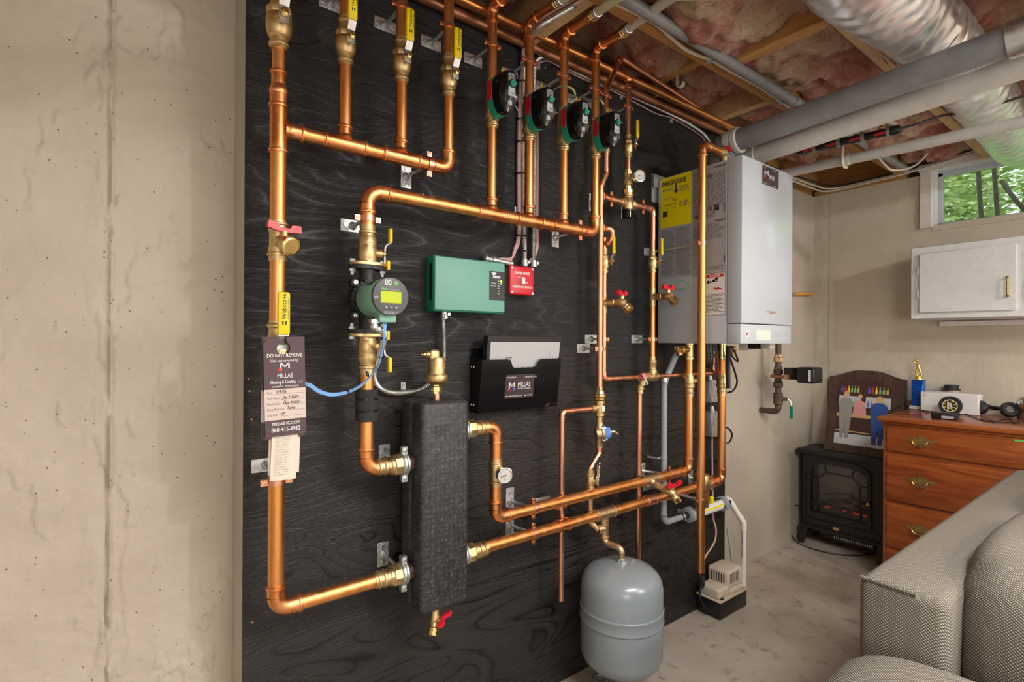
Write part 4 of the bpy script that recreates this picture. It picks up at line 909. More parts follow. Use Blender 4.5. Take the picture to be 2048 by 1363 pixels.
# ================================================================ wall file holder with its binder
x0 = WY(939, 770, 0).x; ztop = WY(939, 711, 0).z; zbot = WY(939, 824, 0).z; yfb = WX(957, 826, x0+.004).y; yft = yfb-.022; x1f = WY(1117, 765, (yfb+yft)/2).x
zfb = WY(957, 826, yfb).z; zft = WY(969, 719, yft).z
t = thing('file_holder', 'glossy black wall pocket holding a binder', 'file holder', ((x0+x1f)/2, 0, zfb))
zp = zft+.03
obj('back_plate', MB().box((x0, -.003, zfb), (x1f, 0, zft+.035)), 'black_gloss', t, 0)
for xx in (x0, x1f-.003):
    mb = MB().prism([(0, zfb), (-yfb, zfb), (-yft, zft), (0, zft+.012)], (xx, 0, 0), (0, -1, 0), (0, 0, 1), -.003); obj('side', mb, 'black_gloss', t, 0)
obj('bottom', MB().box((x0, yfb, zfb), (x1f, 0, zfb+.003)), 'black_gloss', t, 0)
W_ = x1f-x0; n1, n2 = W_*.30, W_*.74; dn = .024
fe = Vector((0, yft-yfb, zft-zfb)); fl = fe.length; fe.normalize()
pol = [(0, 0), (W_, 0), (W_, fl), (n2, fl), (n2-.012, fl-.004), (n2-.022, fl-dn), (n2-.030, fl-dn-.004), (n1+.030, fl-dn-.004), (n1+.022, fl-dn), (n1+.012, fl-.004), (n1, fl), (0, fl)]
fr = obj('front', MB().prism(pol, (x0, yfb, zfb), (1, 0, 0), fe, .003), 'black_gloss', t, 0)
nf = Vector((1, 0, 0)).cross(fe); lo = Vector((x0, yfb, zfb))+nf*.0031
a0 = n1-.002; a1 = n2-.028; l0 = fl*.24; l1 = fl*.70
st = obj('label_card', quad_mb(lo, X_, fe, a0, a1, l0, l1, 0, th=.0004), 'label_plum', fr, 0); lo2 = lo+nf*.0003; lw = a1-a0; lh = l1-l0
def logo(mbs, o, ex, ey, s):
    """the outlined M with small red / blue feet"""
    ex = Vector(ex); ey = Vector(ey)
    for a, b_ in (((0, 0), (0, 1)), ((0, 1), (.5, .45)), ((.5, .45), (1, 1)), ((1, 1), (1, .3))):
        p = o+ex*(a[0]*s)+ey*(a[1]*s); q = o+ex*(b_[0]*s)+ey*(b_[1]*s); d = (q-p); mbs.obox((p+q)/2+ex.cross(ey)*.0005, d, ex.cross(ey).cross(d), ex.cross(ey), d.length/2+.05*s, .085*s, .0001)
mb = MB(); logo(mb, lo2+X_*(a0+lw*.14)+fe*(l0+lh*.42), X_, fe, lw*.16); text_mb('MILLAS', lh*.30, lo2+X_*(a0+lw*.42)+fe*(l0+lh*.48), X_, fe, mb=mb, squeeze=.72); text_mb('HEATING & COOLING', lh*.09, lo2+X_*(a0+lw*.42)+fe*(l0+lh*.37), X_, fe, mb=mb, squeeze=.8)
text_mb('CT# 0405811', lh*.09, lo2+X_*(a0+lw*.04)+fe*(l0+lh*.86), X_, fe, mb=mb); text_mb('MILLASHC.COM', lh*.09, lo2+X_*(a0+lw*.66)+fe*(l0+lh*.86), X_, fe, mb=mb); text_mb('MILLASHC@GMAIL.COM', lh*.08, lo2+X_*(a0+lw*.03)+fe*(l0+lh*.07), X_, fe, mb=mb); text_mb('860-415-9962', lh*.08, lo2+X_*(a0+lw*.68)+fe*(l0+lh*.07), X_, fe, mb=mb); obj('lettering', mb, 'ink_white', st, 0)
mb = MB(); quad_mb(lo2, X_, fe, a0+lw*.10, a0+lw*.17, l0+lh*.34, l0+lh*.42, .0005, mb); obj('red_mark', mb, 'ink_red', st, 0); mb = MB(); quad_mb(lo2, X_, fe, a0+lw*.27, a0+lw*.33, l0+lh*.34, l0+lh*.46, .0005, mb); obj('blue_mark', mb, 'ink_blue', st, 0)
for dz in (.012, fl*.78): 
    for yy in (-.010, -.024): obj('screw', MB().lathe((x0-.0005, yy, zfb+.012+dz), (-1, 0, 0), [(.0038, 0), (.003, .0015), (.001, .0018)], 10), 'steel', t)
# binder
zb_t = WY(975, 672, yft+.012).z; xbl = WY(972, 690, yft+.014).x; xbr = WY(1119, 690, yft+.014).x
t = thing('binder', 'black binder with grey printed sheet standing in the wall pocket', 'binder', ((xbl+xbr)/2, yfb+.02, zfb+.01))
sl = Vector((0, (yft-yfb), (zft-zfb))).normalized(); nb = X_.cross(sl); B0 = Vector((xbl, yfb+.010, zfb+.006)); hb = (zb_t-B0.z)/sl.z; wb = xbr-xbl
def slab(x0_, x1_, h0, h1, d0, d1, mat, nm, bev=0): return obj(nm, MB().obox(B0+X_*(x0_+x1_)/2+sl*(h0+h1)/2+nb*(d0+d1)/2, X_, sl, nb, (x1_-x0_)/2, (h1-h0)/2, (d1-d0)/2), mat, t, 0)
slab(0, wb, 0, hb, -.0035, -.0015, 'black_plastic', 'front_cover'); slab(0, wb, 0, hb, -.024, -.022, 'black_plastic', 'back_cover'); slab(.004, wb-.004, .002, hb-.012, -.0215, -.0040, 'receipt_paper', 'pages'); slab(0, .002, 0, hb, -.022, -.003, 'black_plastic', 'spine')
sh = slab(.012, wb-.006, .004, hb-.018, -.0015, -.0008, 'paper_grey', 'cover_sheet')
mb = MB(); so = B0+nb*-.0008
smallprint(mb, so, X_, sl, wb*.24, wb*.32, hb*.5, hb*.72, .004, 3); 
for a in (.46, .54, .62, .70): smallprint(mb, so, X_, sl, wb*a, wb*a+.006, hb*.40, hb*.58, .0035, int(a*100))
quad_mb(so, X_, sl, wb*.84, wb*.842, hb*.55, hb*.80, mb=mb); q_ = obj('fine_print', mb, 'ink_black', sh, 0); q_['kind'] = 'stuff'

# ================================================================ service tags and receipts hung on the left riser
yt = -.170
def tag_thing(pxl, pxr, pvt, pvb, y, label, full, tilt=0.0, name='service_tag'):
    a = WY(pxl, 780, y); b_ = WY(pxr, 780, y); zt_ = WY((pxl+pxr)/2, pvt, y).z; zb_ = WY((pxl+pxr)/2, pvb, y).z; w = b_.x-a.x; h = zt_-zb_
    t = thing(name, label, 'tag', ((a.x+b_.x)/2, y, zb_), 'service tags')
    ex = Vector((math.cos(tilt), 0, math.sin(tilt))); ey = Vector((-math.sin(tilt), 0, math.cos(tilt))); o = Vector((a.x, y, zb_))
    hole = (w*.48, h*.885); hr = w*.17
    # card outline with a hole cut from the top edge
    pol = [(0, 0), (w, 0), (w, h), (hole[0]+hr*.45, h)]
    for k in range(0, 13): aa = math.radians(62-k*(304/12)); pol.append((hole[0]+hr*math.cos(aa), hole[1]+hr*math.sin(aa)))
    pol += [(hole[0]-hr*.45, h), (0, h)] if not full else [(hole[0]-hr*.45, h-.004), (w*.10, h*.97), (0, h*.94)]
    obj('card', MB().prism(pol, o, ex, ey, .0009), 'tag_plum', t, 0)
    o2 = o+ex.cross(ey)*.0009
    if full:
        fm = obj('form_panel', quad_mb(o2, ex, ey, 0, w, h*.165, h*.475, 0), 'tag_cream', t, 0)
        mb = MB(); T = lambda s_, x_, y_, sz, al='LEFT', **k: text_mb(s_, sz*h, o2+ex*(x_*w)+ey*(y_*h), ex, ey, al, mb=mb, lift=.0006, **k)
        T('DO NOT REMOVE', .5, .795, .052, 'CENTER', squeeze=.80, bold=.012); T('Unit was serviced by:', .5, .748, .040, 'CENTER', squeeze=.78); T('MILLAS', .5, .585, .066, 'CENTER', squeeze=.74); T('Heating & Cooling', .45, .53, .047, 'CENTER', squeeze=.68, bold=.01); T('LLC', .83, .53, .025); T('CT# 0405811   RHRO0008228', .5, .492, .024, 'CENTER', squeeze=.85)
        T('MILLASHC.COM', .5, .110, .046, 'CENTER', squeeze=.80, bold=.01); T('860-415-9962', .5, .045, .062, 'CENTER', squeeze=.80, bold=.01); logo(mb, o2+ex*(w*.40)+ey*(h*.66), ex, ey, w*.20); obj('lettering', mb, 'ink_white', t, 0)
        mb = MB(); quad_mb(o2, ex, ey, w*.335, w*.40, h*.655, h*.69, .0006, mb); obj('red_mark', mb, 'ink_red', t, 0)
        mb = MB()
        for k, (s_, hw_) in enumerate((('Date:', '1/9/26'), ('Tech Name:', 'Jay + Ezra'), ('Nozzle Size:', 'Gas boiler'), ('Pump Pressure:', 'Tune'), ('Cad Cell:', 'VP'))):
            y_ = .430-.056*k; text_mb(s_, .034*h, o2+ex*(.05*w)+ey*(y_*h), ex, ey, mb=mb, squeeze=.78, lift=.0006)
            x_ = .05+len(s_)*.032+.05; quad_mb(o2, ex, ey, x_*w, .96*w, (y_-.006)*h, (y_-.004)*h, .0006, mb)
        q_ = obj('form_lettering', mb, 'ink_grey', fm, 0); mb = MB()
        for k, (x_, hw_) in enumerate(((.26, '1/9/26'), (.42, 'Jay + Ezra'), (.43, 'Gas boiler'), (.52, 'Tune'), (.36, 'VP'))):
            text_mb(hw_, .046*h, o2+ex*(x_*w)+ey*((.432-.056*k)*h), ex, ey, mb=mb, shear=.25, lift=.0007, bold=.012, squeeze=.85)
        obj('handwriting', mb, 'ink_black', fm, 0)
    else:
        obj('form_panel', quad_mb(o2, ex, ey, 0, w, h*.165, h*.475, 0), 'tag_cream', t, 0)
    return t
tag_thing(531, 613, 674, 871, yt-.006, 'front plum service tag with handwritten form, hung on the left riser', True, .025)
tag_thing(527, 609, 676, 875, yt+.000, 'second plum service tag just behind the front one', False, .006)
tag_thing(522, 604, 674, 873, yt+.006, 'rearmost plum service tag, left edge showing behind the other tags', False, -.004)
def slip(pxl, pxr, pvt, pvb, y, label, tilt, seed):
    a = WY(pxl, 900, y); b_ = WY(pxr, 900, y); zt_ = WY(565, pvt, y).z; zb_ = WY(565, pvb, y).z; w = b_.x-a.x; h = zt_-zb_; o = Vector((a.x, y, zb_)); ex = Vector((math.cos(tilt), 0, math.sin(tilt))); ey = Vector((-math.sin(tilt), 0, math.cos(tilt)))
    t = thing('receipt', label, 'receipt', (a.x+w/2, y, zb_), 'paper receipts'); mb = MB()
    mb.grid(lambda u, s_: o+ex*(u*w)+ey*(s_*h)+Vector((0, -.004*math.sin(u*PI)*(1-s_), 0)), 8, 8); obj('paper', mb, 'receipt_paper', t)
    mb = MB(); smallprint(mb, o+Vector((0, -.0022, 0)), ex, ey, w*.14, w*.70, h*.10, h*.92, h*.050, seed, fill=.16, lift=.003); q_ = obj('fine_print', mb, 'label_grey', t, 0); q_['kind'] = 'stuff'
slip(536, 598, 868, 946, yt+.005, 'paper receipt hanging behind, edge showing at right below the tags', -.03, 8); slip(540, 592, 860, 958, yt-.001, 'front paper receipt hanging below the service tags', -.04, 9)

# ================================================================ lower supply and return lines
zA = (WY(1023, 1026.5, YP).z+WY(1285, 962, YP).z)/2; zB = (WY(977, 1091, YP).z+WY(1337, 986.5, YP).z)/2
xA0 = WY(991, 940, YP).x; xA1 = WY(1377, 850, YP).x; xB1 = WY(1443, 850, YP).x; zbv_ = WY(1377, 780, YP).z
t = thing('copper_pipe', 'upper of the two long low copper pipes, from separator gauge to boiler', 'pipe', (xA0, YP, zA), 'copper pipes')
zgt = WY(992, 943, YP).z; Lseg = zr1-zgt
run(t, [(xS1+.095, YP, zr1), (xA0, YP, zr1), (xA0, YP, zA), (xA1, YP, zA), (xA1, YP, zbv_)], R2, bend=.028, gaps=[(1, Lseg-.03, Lseg+.03)])
xtA = WY(1299, 956, YP).x; tee(t, (xtA, YP, zA), X_, (.15, -.9, -.4), R2, .0095, .05, .04, fit='bronze')
t = thing('copper_pipe', 'lower of the two long low copper pipes, feeding the grey tank', 'pipe', (xS1+.1, YP, zr0), 'copper pipes')
zB = (zB+zr0)/2 if abs(zB-zr0) < .02 else zB
run(t, [(xS1+.095, YP, zB), (xB1, YP, zB), (xB1, YP, zbv_)], R2, bend=.028)
coupling(t, (WY(1126, 1048, YP).x, YP, zB), X_, R2); coupling(t, (WY(1301, 997, YP).x, YP, zB), X_, R2, fit='copper_strap')
xT = WY(1209, 1023, YP).x; tee(t, (xT, YP, zB), X_, (0, 0, -1), R2, .0125, .05, .045, fit='bronze')
# gauge tee on the vertical leg
p = Vector((xA0, YP, zgt)); t = thing('pressure_gauge', 'white round gauge on the short copper leg right of the separator', 'gauge', p, 'round gauges')
obj('gauge_tee', MB().lathe(p, Z_, [(.0195, -.042), (.0195, -.034), (.0225, -.032), (.0225, -.028), (.0195, -.026), (.0205, -.02), (.0205, .02), (.0195, .026), (.0225, .028), (.0225, .032), (.0195, .034), (.0195, .042)], 20).cyl(p, p+Vector((0, -.034, 0)), .010), 'brass', t)
def gauge_face(t, c, d, r, seed=1):
    c = Vector(c); d = Vector(d).normalized()
    obj('case', MB().lathe(c, d, [(r*.6, -.006), (r, -.004), (r*1.03, .010), (r*1.03, .014), (r*.93, .0145), (r*.93, .006)], 28), 'chrome', t)
    f = obj('dial_face', MB().lathe(c, d, [(r*.93, .0085), (r*.93, .0105)], 28), 'label_white', t)
    x, y, a = (d.cross(Z_)*-1).normalized(), Z_, d; x = Z_.cross(d)*1.0; x = x.normalized(); mb = MB()
    for k in range(11):
        an = math.radians(225-27*k); q = c+d*.0108+(x*math.cos(an)+y*math.sin(an))*r*.74; mb.obox(q, x*math.cos(an)+y*math.sin(an), x*-math.sin(an)+y*math.cos(an), d, r*.09, r*.018, .0001)
    text_mb('psi', r*.28, c+d*.0106-x*r*.16-y*r*.55, x, y, mb=mb); obj('scale_marks', mb, 'ink_grey', f, 0)['kind'] = 'stuff'
    mb = MB(); an = math.radians(195); q = x*math.cos(an)+y*math.sin(an); mb.obox(c+d*.0116+q*r*.25, q, d.cross(q), d, r*.45, r*.03, .0002); mb.lathe(c+d*.0108, d, [(r*.09, 0), (r*.09, .0015)], 10); obj('needle', mb, 'ink_black', f, 0)
    obj('glass', MB().lathe(c, d, [(r*.95, .0132), (r*.95, .0138)], 24), 'gauge_glass', t)
gauge_face(t, p+Vector((0, -.042, 0)), (-.25, -1, 0), .0235)
tw = WY(1019, 1024, 0); t = thing('pipe_bracket', 'tall double stand-off bracket holding both low copper pipes near the separator', 'bracket', (tw.x, 0, zB), 'stand-off pipe brackets')
obj('base_plate', MB().rbox((tw.x-.017, -.0035, zB-.045), (tw.x+.017, 0, zA+.045), .001, 1), 'galvanised', t)
for z in (zA, zB):
    b0 = Vector((tw.x, 0, z)); xx = WY(1066, 1040, YP).x; e = Vector((xx, YP+R2, z)); d = e-b0
    obj('rod', MB().lathe(b0, d, [(.0125, .003), (.0078, .010), (.0052, .016), (.0052, d.length)], 12), 'galvanised', t)
    p = Vector((xx, YP, z)); mb = MB().lathe(p, X_, [(R2+.0002, -.007), (R2+.0028, -.007), (R2+.0028, .007), (R2+.0002, .007)], 24, False)
    for s2 in (-1, 1): mb.obox(p+Z_*s2*(R2+.008), Z_, X_, (0, 1, 0), .0085, .007, .0036)
    r_ = obj('split_ring', mb, 'copper_strap', t, 30)
    for s2 in (-1, 1): obj('screw', MB().lathe(p+Z_*s2*(R2+.010)-Vector((0, .0036, 0)), (0, -1, 0), [(.0055, 0), (.0048, .003), (.002, .0035)], 10), 'copper_strap', r_)
    obj('screw', MB().lathe((tw.x, -.0035, z+(.03 if z == zA else -.03)), (0, -1, 0), [(.0055, 0), (.005, .002), (.002, .0022)], 10), 'steel', t)
xq = WY(1338, 942, YP).x; bracket((xq, YP, zA), X_, R2, 'upright stand-off bracket behind the red drain handle on the low pipe', 'v', dx=-.035, dz=.0)
bracket((WY(1423, 960, YP).x, YP, zB), X_, R2, 'stand-off bracket right of the brass dirt separator', 'v')
drain_cock((xtA+.006, YP-.035, zA-.014), (.25, -.9, -.35), 'red handled drain on the upper low pipe left of the tall copper pipe', out=(.5, -.3, -.8), up=(.1, -.35, .93), handle=(.95, -.2, .1), s=1.1)
# dirt separator
xd = WY(1404, 968, YP).x; p = Vector((xd, YP, zB)); t = thing('dirt_separator', 'stout brass dirt separator on the lower low pipe', 'separator', p)
obj('body', MB().lathe(p, Z_, [(.010, .060), (.012, .052), (.030, .046), (.034, .036), (.034, -.010), (.030, -.020), (.030, -.085), (.026, -.092), (.012, -.094)], 28).lathe(p, X_, [(.024, -.050), (.024, .050)], 20), 'brass', t)
obj('top_plug', MB().lathe(p, Z_, [(.0125, .054), (.0125, .066), (.006, .068), (.006, .074)], 8), 'brass_shiny', t, 20)
obj('yellow_label', MB().rbox((xd+.018, YP-.036, zB-.075), (xd+.033, YP-.026, zB-.045), .001, 1), 'label_yellow', t)

# ================================================================ expansion tank
YT = -.172; xt = WY(1243, 1160, YT).x; fw = .607*xt+.794*(YT+1.4); rT = 83/1044.6*fw*.985
zt1 = WY(1243, 1122, YT).z; zsil = lambda v_: CAM.z-(v_-682.2)/FPX*fw; zr_a = zsil(1205); zr_b = zsil(1228); zlow = zsil(1296)
t = thing('expansion_tank', 'grey steel expansion tank hanging low beside the plywood', 'tank', (xt, YT, zlow-.06))
zsh = zt1-.052
prof = [(.002, zlow-.062), (rT*.45, zlow-.060), (rT*.75, zlow-.048), (rT*.93, zlow-.022), (rT*.985, zlow), (rT*.99, zr_b-.004), (rT*1.012, zr_b-.002), (rT*1.016, zr_b+.001), (rT*1.006, zr_b+.005), (rT*1.006, zr_a-.005), (rT*1.016, zr_a-.002), (rT*1.012, zr_a+.002), (rT*.992, zr_a+.004), (rT*.985, zsh-.026), (rT*.955, zsh-.006), (rT*.885, zsh+.013), (rT*.76, zsh+.028), (rT*.5, zsh+.044), (rT*.2, zsh+.051), (.001, zsh+.052)]
obj('shell', MB().lathe((xt, YT, 0), Z_, prof, 64, cap=False), 'tank_grey', t, 50)
obj('neck', MB().lathe((xt, YT, zt1-.004), Z_, [(.019, 0), (.017, .004), (.017, .016)], 8), 'galvanised', t, 20)
# piping from the low line and the feed valve down to the tank
YK1, YK2, YM = -.085, -.066, -.080
xv = WY(1180, 960, YK1).x
zc_ = WY(1208, 1056, YP).z
t = thing('brass_pipe', 'brown brass pipework dropping from the low pipe into the grey tank', 'pipe', (xT, YP, zc_))
obj('nipple', MB().cyl((xT, YP, zB-.04), (xT, YP, zc_+.02), .0118), 'bronze', t)
obj('tee', MB().lathe((xT, YP, zc_), Z_, [(.0175, -.034), (.0175, -.027), (.0155, -.025), (.0155, .025), (.0175, .027), (.0175, .034)], 16).lathe((xT, YP, zc_), (-1, .2, 0), [(.0155, 0), (.0155, .022), (.0175, .024), (.0175, .031)], 16), 'bronze', t)
zel = WY(1211, 1083, YP).z; tn = Vector((xt, YT, zt1+.012)); zn = max(tn.z+.03, WY(1235, 1100, YT).z)
run(t, [(xT, YP, zc_-.03), (xT, YP, zel), (xt, YT, tn.z+.034), tn], .0105, 'bronze', 'bronze', bend=.02, press=False, sl=.016)
# ================================================================ cold feed: from the ceiling, round the jog, regulator, valve
def PY(px, py, y): return WY(px, py, y)
xK0 = WY(1212, 230, YK1).x; xK1 = WY(1200, 560, YK1).x
t = thing('copper_pipe', 'thin brown copper feed pipe looping from the ceiling behind the last zone valve', 'pipe', (xK1, YK1, WY(1199, 785, YK1).z), 'copper pipes')
ztop9 = WY(1250, 120, YK1).z; z_a = WY(1213, 172, YK1).z; z_b = WY(1236, 124, YK1).z; xa9 = WY(1237, 124, YK1).x
e9 = WY(1462, 258, -.05)
run(t, [e9, (xa9+.01, YK1, ztop9), (xK0, YK1, z_a-.01), (xK0, YK1, WY(1211, 346, YK1).z), (xK1, YK1, WY(1201, 373, YK1).z), (xK1, YK1, WY(1199, 780, YK1).z)], .0111, 'copper_pink', 'copper_pink', bend=.02, press=False)
obj('adapter', MB().lathe((xK0, YK1, WY(1212, 298, YK1).z), Z_, [(.0135, -.022), (.0135, -.012), (.0155, -.010), (.0155, .006), (.0175, .008), (.0175, .020)], 12), 'brass', t)
zmx = WY(1254, 406, YM).z; tee(t, (xK1, YK1, zmx), Z_, X_, .0111, .0111, .032, .03, False, 'copper_pink'); zk2 = WY(1203, 456, YK1).z; tee(t, (xK1, YK1, zk2), Z_, X_, .0111, .0111, .032, .03, False, 'copper_pink')
bracket((xK0, YK1, WY(1213, 191, YK1).z), Z_, .0111, 'small stand-off bracket on the thin feed pipe behind the last zone valve')
bracket((xK1, YK1, WY(1198, 697, YK1).z), Z_, .0111, 'lower of two small stand-off brackets on the thin feed pipes')
# second thin pipe with valve and hose bib, running on to the boiler
xK2 = WY(1208, 600, YK2).x; zv2 = WY(1210, 522, YK2).z; zh2 = WY(1208, 606, YK2).z; zhz = WY(1235, 756, YK2).z; xbf = WY(1427, 740, -.075).x
t = thing('copper_pipe', 'thin copper pipe behind the feed pipe, turning right under the boiler', 'pipe', (xK2, YK2, zhz), 'copper pipes')
run(t, [(xK1+.025, YK1, zk2), (xK1+.052, YK1-.01, zk2), (xK1+.052, YK1-.01, zk2-.035), (xK2, YK2, zk2-.075), (xK2, YK2, zv2+.045)], .0095, 'copper_pink', 'copper_pink', bend=.012, press=False)
run(t, [(xK2, YK2, zv2-.045), (xK2, YK2, zhz), (xbf, -.075, zhz), (xbf, -.075, zhz+.10)], .0095, 'copper_pink', 'copper_pink', bend=.014, press=False)
tee(t, (xK2, YK2, zh2), Z_, (.3, -.95, 0), .0095, .0095, .038, .03, False, 'brass')
ball_valve('small ball valve with yellow lever on the thin pipe left of the boiler', (xK2, YK2, zv2), .78, rotz=.35)
drain_cock((xK2+.004, YK2-.014, zh2), (.35, -.93, 0), 'red handled hose bib on the thin pipe left of the boiler', s=1.1, out=(.3, -.65, -.7), handle=(.95, .25, 0))
bracket((xK2, YK2, WY(1208, 678, YK2).z), Z_, .0095, 'upper of two small stand-off brackets on the thin feed pipes')
# union, relief tee, regulator, isolating valve
zu = WY(1199, 792, YK1).z; zt_ = WY(1198, 815, YK1).z; zg = WY(1203, 866, YK1).z
t = thing('feed_regulator', 'brass feed regulator with blue cap below the union, left of the boiler', 'regulator', (xK1, YK1, zg))
obj('union', MB().lathe((xK1, YK1, zu), Z_, [(.013, -.014), (.021, -.012), (.0215, -.004), (.019, -.002), (.0235, 0), (.0235, .008), (.019, .010), (.0165, .020), (.013, .022), (.013, .034)], 8), 'brass_shiny', t, 20)
obj('backflow_body', MB().lathe((xK1, YK1, zt_), Z_, [(.016, -.030), (.019, -.028), (.019, -.018), (.016, -.016), (.017, .016), (.020, .018), (.020, .026)], 14).lathe((xK1, YK1, zt_), (-1, 0, 0), [(.011, 0), (.011, .030), (.0135, .031), (.0135, .044)], 12), 'brass', t)
obj('chrome_label', MB().rbox((xK1-.006, YK1-.0185, zt_-.012), (xK1+.010, YK1-.016, zt_+.008), .001, 1), 'label_white', t)
obj('connecting_nipple', MB().cyl((xK1, YK1, zg+.04), (xK1, YK1, zt_-.02), .0115), 'brass', t)
obj('bonnet', MB().lathe((xK1, YK1, zg), (.85, -.5, .12), [(.016, -.018), (.026, -.014), (.027, .004), (.032, .006), (.032, .014), (.026, .018), (.018, .036)], 20).lathe((xK1, YK1, zg), Z_, [(.0145, -.050), (.0145, -.03), (.018, -.025), (.020, 0), (.018, .025), (.0145, .03), (.0145, .045)], 16), 'bronze', t)
bd = Vector((.85, -.5, .12)).normalized(); c = Vector((xK1, YK1, zg))
obj('blue_cap', MB().lathe(c, bd, [(.0335, .013), (.0335, .016), (.024, .024), (.019, .040), (.010, .042)], 20), 'blue_grip', t)
for k in range(4):
    a = PI/4+k*PI/2; x, y, _ = frame_from_axis(bd); q = c+bd*.004+(x*math.cos(a)+y*math.sin(a))*.030; obj('bolt', MB().lathe(q, bd, [(.0045, 0), (.0045, .016), (.002, .017)], 8), 'steel', t)
obj('vent_lever', MB().lathe(c, bd, [(.006, .040), (.006, .058), (.003, .060)], 10).obox(c+bd*.058+Vector((.006, 0, -.004)), (1, 0, -.5), (0, 0, 1), (0, 1, 0), .014, .003, .002), 'brass', t)
xd1 = WY(1123, 1000, YK1).x; zd = WY(1165, 816, YK1).z
t = thing('copper_pipe', 'thin copper discharge pipe hanging down with an open end left of the grey tank', 'pipe', (xd1, YK1, WY(1122, 1200, YK1).z), 'copper pipes')
run(t, [(xK1-.042, YK1, zt_), (xd1, YK1, zt_), (xd1, YK1, WY(1122, 1200, YK1).z)], .0095, 'copper_pink', 'copper_pink', bend=.014, press=False)
bracket((xd1, YK1+.004, WY(1122, 1014, YK1).z), Z_, .0095, 'small stand-off bracket on the thin discharge pipe between the low pipes', dx=-.012)
zj1 = WY(1196, 905, YK1).z; zj2 = WY(1180, 936, YK1).z; zq = WY(1178, 962, YK1).z; zbt = WY(1181, 1047, YK1).z
t = thing('copper_pipe', 'short jogged copper pipe under the regulator, joining the tank pipework', 'pipe', (xv, YK1, zbt), 'copper pipes')
run(t, [(xK1, YK1, zg-.045), (xK1, YK1, zj1), (xv, YK1, zj2), (xv, YK1, zq+.035)], .0095, 'copper_pink', 'copper_pink', bend=.012, press=False)
run(t, [(xv, YK1, zq-.035), (xv, YK1, zbt+.01), (xT-.03, YP+.005, zc_)], .0105, 'bronze', 'bronze', bend=.016, press=False)
p = Vector((xv, YK1, zq)); t = thing('ball_valve', 'small brass valve with silver lever above the grey tank', 'valve', p)
obj('body', MB().lathe(p, Z_, [(.0135, -.040), (.0135, -.034), (.0165, -.032), (.0165, -.020), (.0145, -.018), (.0175, 0), (.0145, .018), (.0165, .020), (.0165, .032), (.0135, .034), (.0135, .040)], 12).lathe(p, (.4, -.9, 0), [(.007, .01), (.007, .026)], 10), 'brass', t)
q = p+Vector((.4, -.9, 0)).normalized()*.027; obj('lever', MB().rbox((q.x-.0015, q.y-.008, q.z-.012), (q.x+.0015, q.y+.006, q.z+.022), .001, 1).rbox((q.x+.004, q.y-.007, q.z+.018), (q.x+.008, q.y+.007, q.z+.072), .002, 1).obox(q+Vector((.003, 0, .020)), (1, 0, 1), (0, 1, 0), (1, 0, -1), .006, .006, .001), 'chrome', t)

# ================================================================ mixing valve branch
xm = WY(1256, 300, YM).x; zmain = WY(1258, 156, YM).z; xh = WY(1305, 600, YM).x
t = thing('copper_pipe', 'thin copper drop with gauge and mixing valve left of the boiler label', 'pipe', (xm, YM, zmx), 'copper pipes')
zbm = WY(1257, 292, YM).z; zga = WY(1254, 357, YM).z
obj('pipe', MB().cyl((xm, YM, zmain-.02), (xm, YM, zbm+.045), .0111), 'copper_pink', t); obj('pipe', MB().cyl((xm, YM, zbm-.045), (xm, YM, zga+.03), .0111), 'copper_pink', t)
coupling(t, (xm, YM, WY(1258, 170, YM).z), Z_, .0111, .03, False, 'copper_pink')
obj('pipe', MB().cyl((xK1+.02, YM, zmx), (xm-.035, YM, zmx), .0111), 'copper_pink', t)
zh_t = zmx; zb3 = WY(1306, 523, YM).z; zh3 = WY(1304, 594, YM).z; zbf = WY(1304, 745, YM).z
ball_valve('small ball valve with yellow lever above the mixing valve', (xm, YM, zbm), .78, rotz=.3)
bracket((xm, YM, WY(1257, 214, YM).z), Z_, .0111, 'small stand-off bracket on the thin drop above the mixing valve')
p = Vector((xm, YM, zmx)); t = thing('mixing_valve', 'brass mixing valve with round black knob below', 'valve', p)
obj('body', MB().lathe(p, Z_, [(.019, -.026), (.021, -.022), (.021, .010), (.018, .014), (.018, .024), (.0215, .026), (.0215, .034), (.018, .036)], 18).lathe(p, (-1, 0, 0), [(.014, .01), (.0175, .022), (.0175, .034), (.0135, .036), (.0135, .046)], 12).lathe(p, X_, [(.014, .01), (.0175, .022), (.0175, .034), (.0135, .036), (.0135, .046)], 12), 'brass', t)
obj('union_nut', MB().lathe(p, Z_, [(.0195, .036), (.0205, .038), (.0205, .050), (.014, .052), (.014, .062)], 8), 'brass_shiny', t, 20)
obj('knob', MB().lathe(p, (0, 0, -1), [(.019, .024), (.0215, .026), (.0215, .032), (.0195, .034), (.0185, .056), (.016, .058)], 24), 'black_gloss', t)
for k in range(16): a = 2*PI*k/16; obj('knob_rib', MB().obox(p+Vector((.0192*math.cos(a), .0192*math.sin(a), -.045)), (math.cos(a), math.sin(a), 0), Z_, (-math.sin(a), math.cos(a), 0), .0014, .011, .0014), 'black_gloss', t, 0)
p = Vector((xm, YM, zga)); t = thing('pressure_gauge', 'small white gauge above the mixing valve', 'gauge', p, 'round gauges')
obj('gauge_tee', MB().lathe(p, Z_, [(.013, -.042), (.013, -.026), (.018, -.024), (.018, -.008), (.0165, -.006), (.0165, .006), (.018, .008), (.018, .024), (.013, .026), (.013, .034)], 8).cyl(p, p+Vector((.012, -.032, 0)), .008), 'brass', t, 20)
gauge_face(t, p+Vector((.010, -.042, 0)), (-.45, -1, 0), .0225)
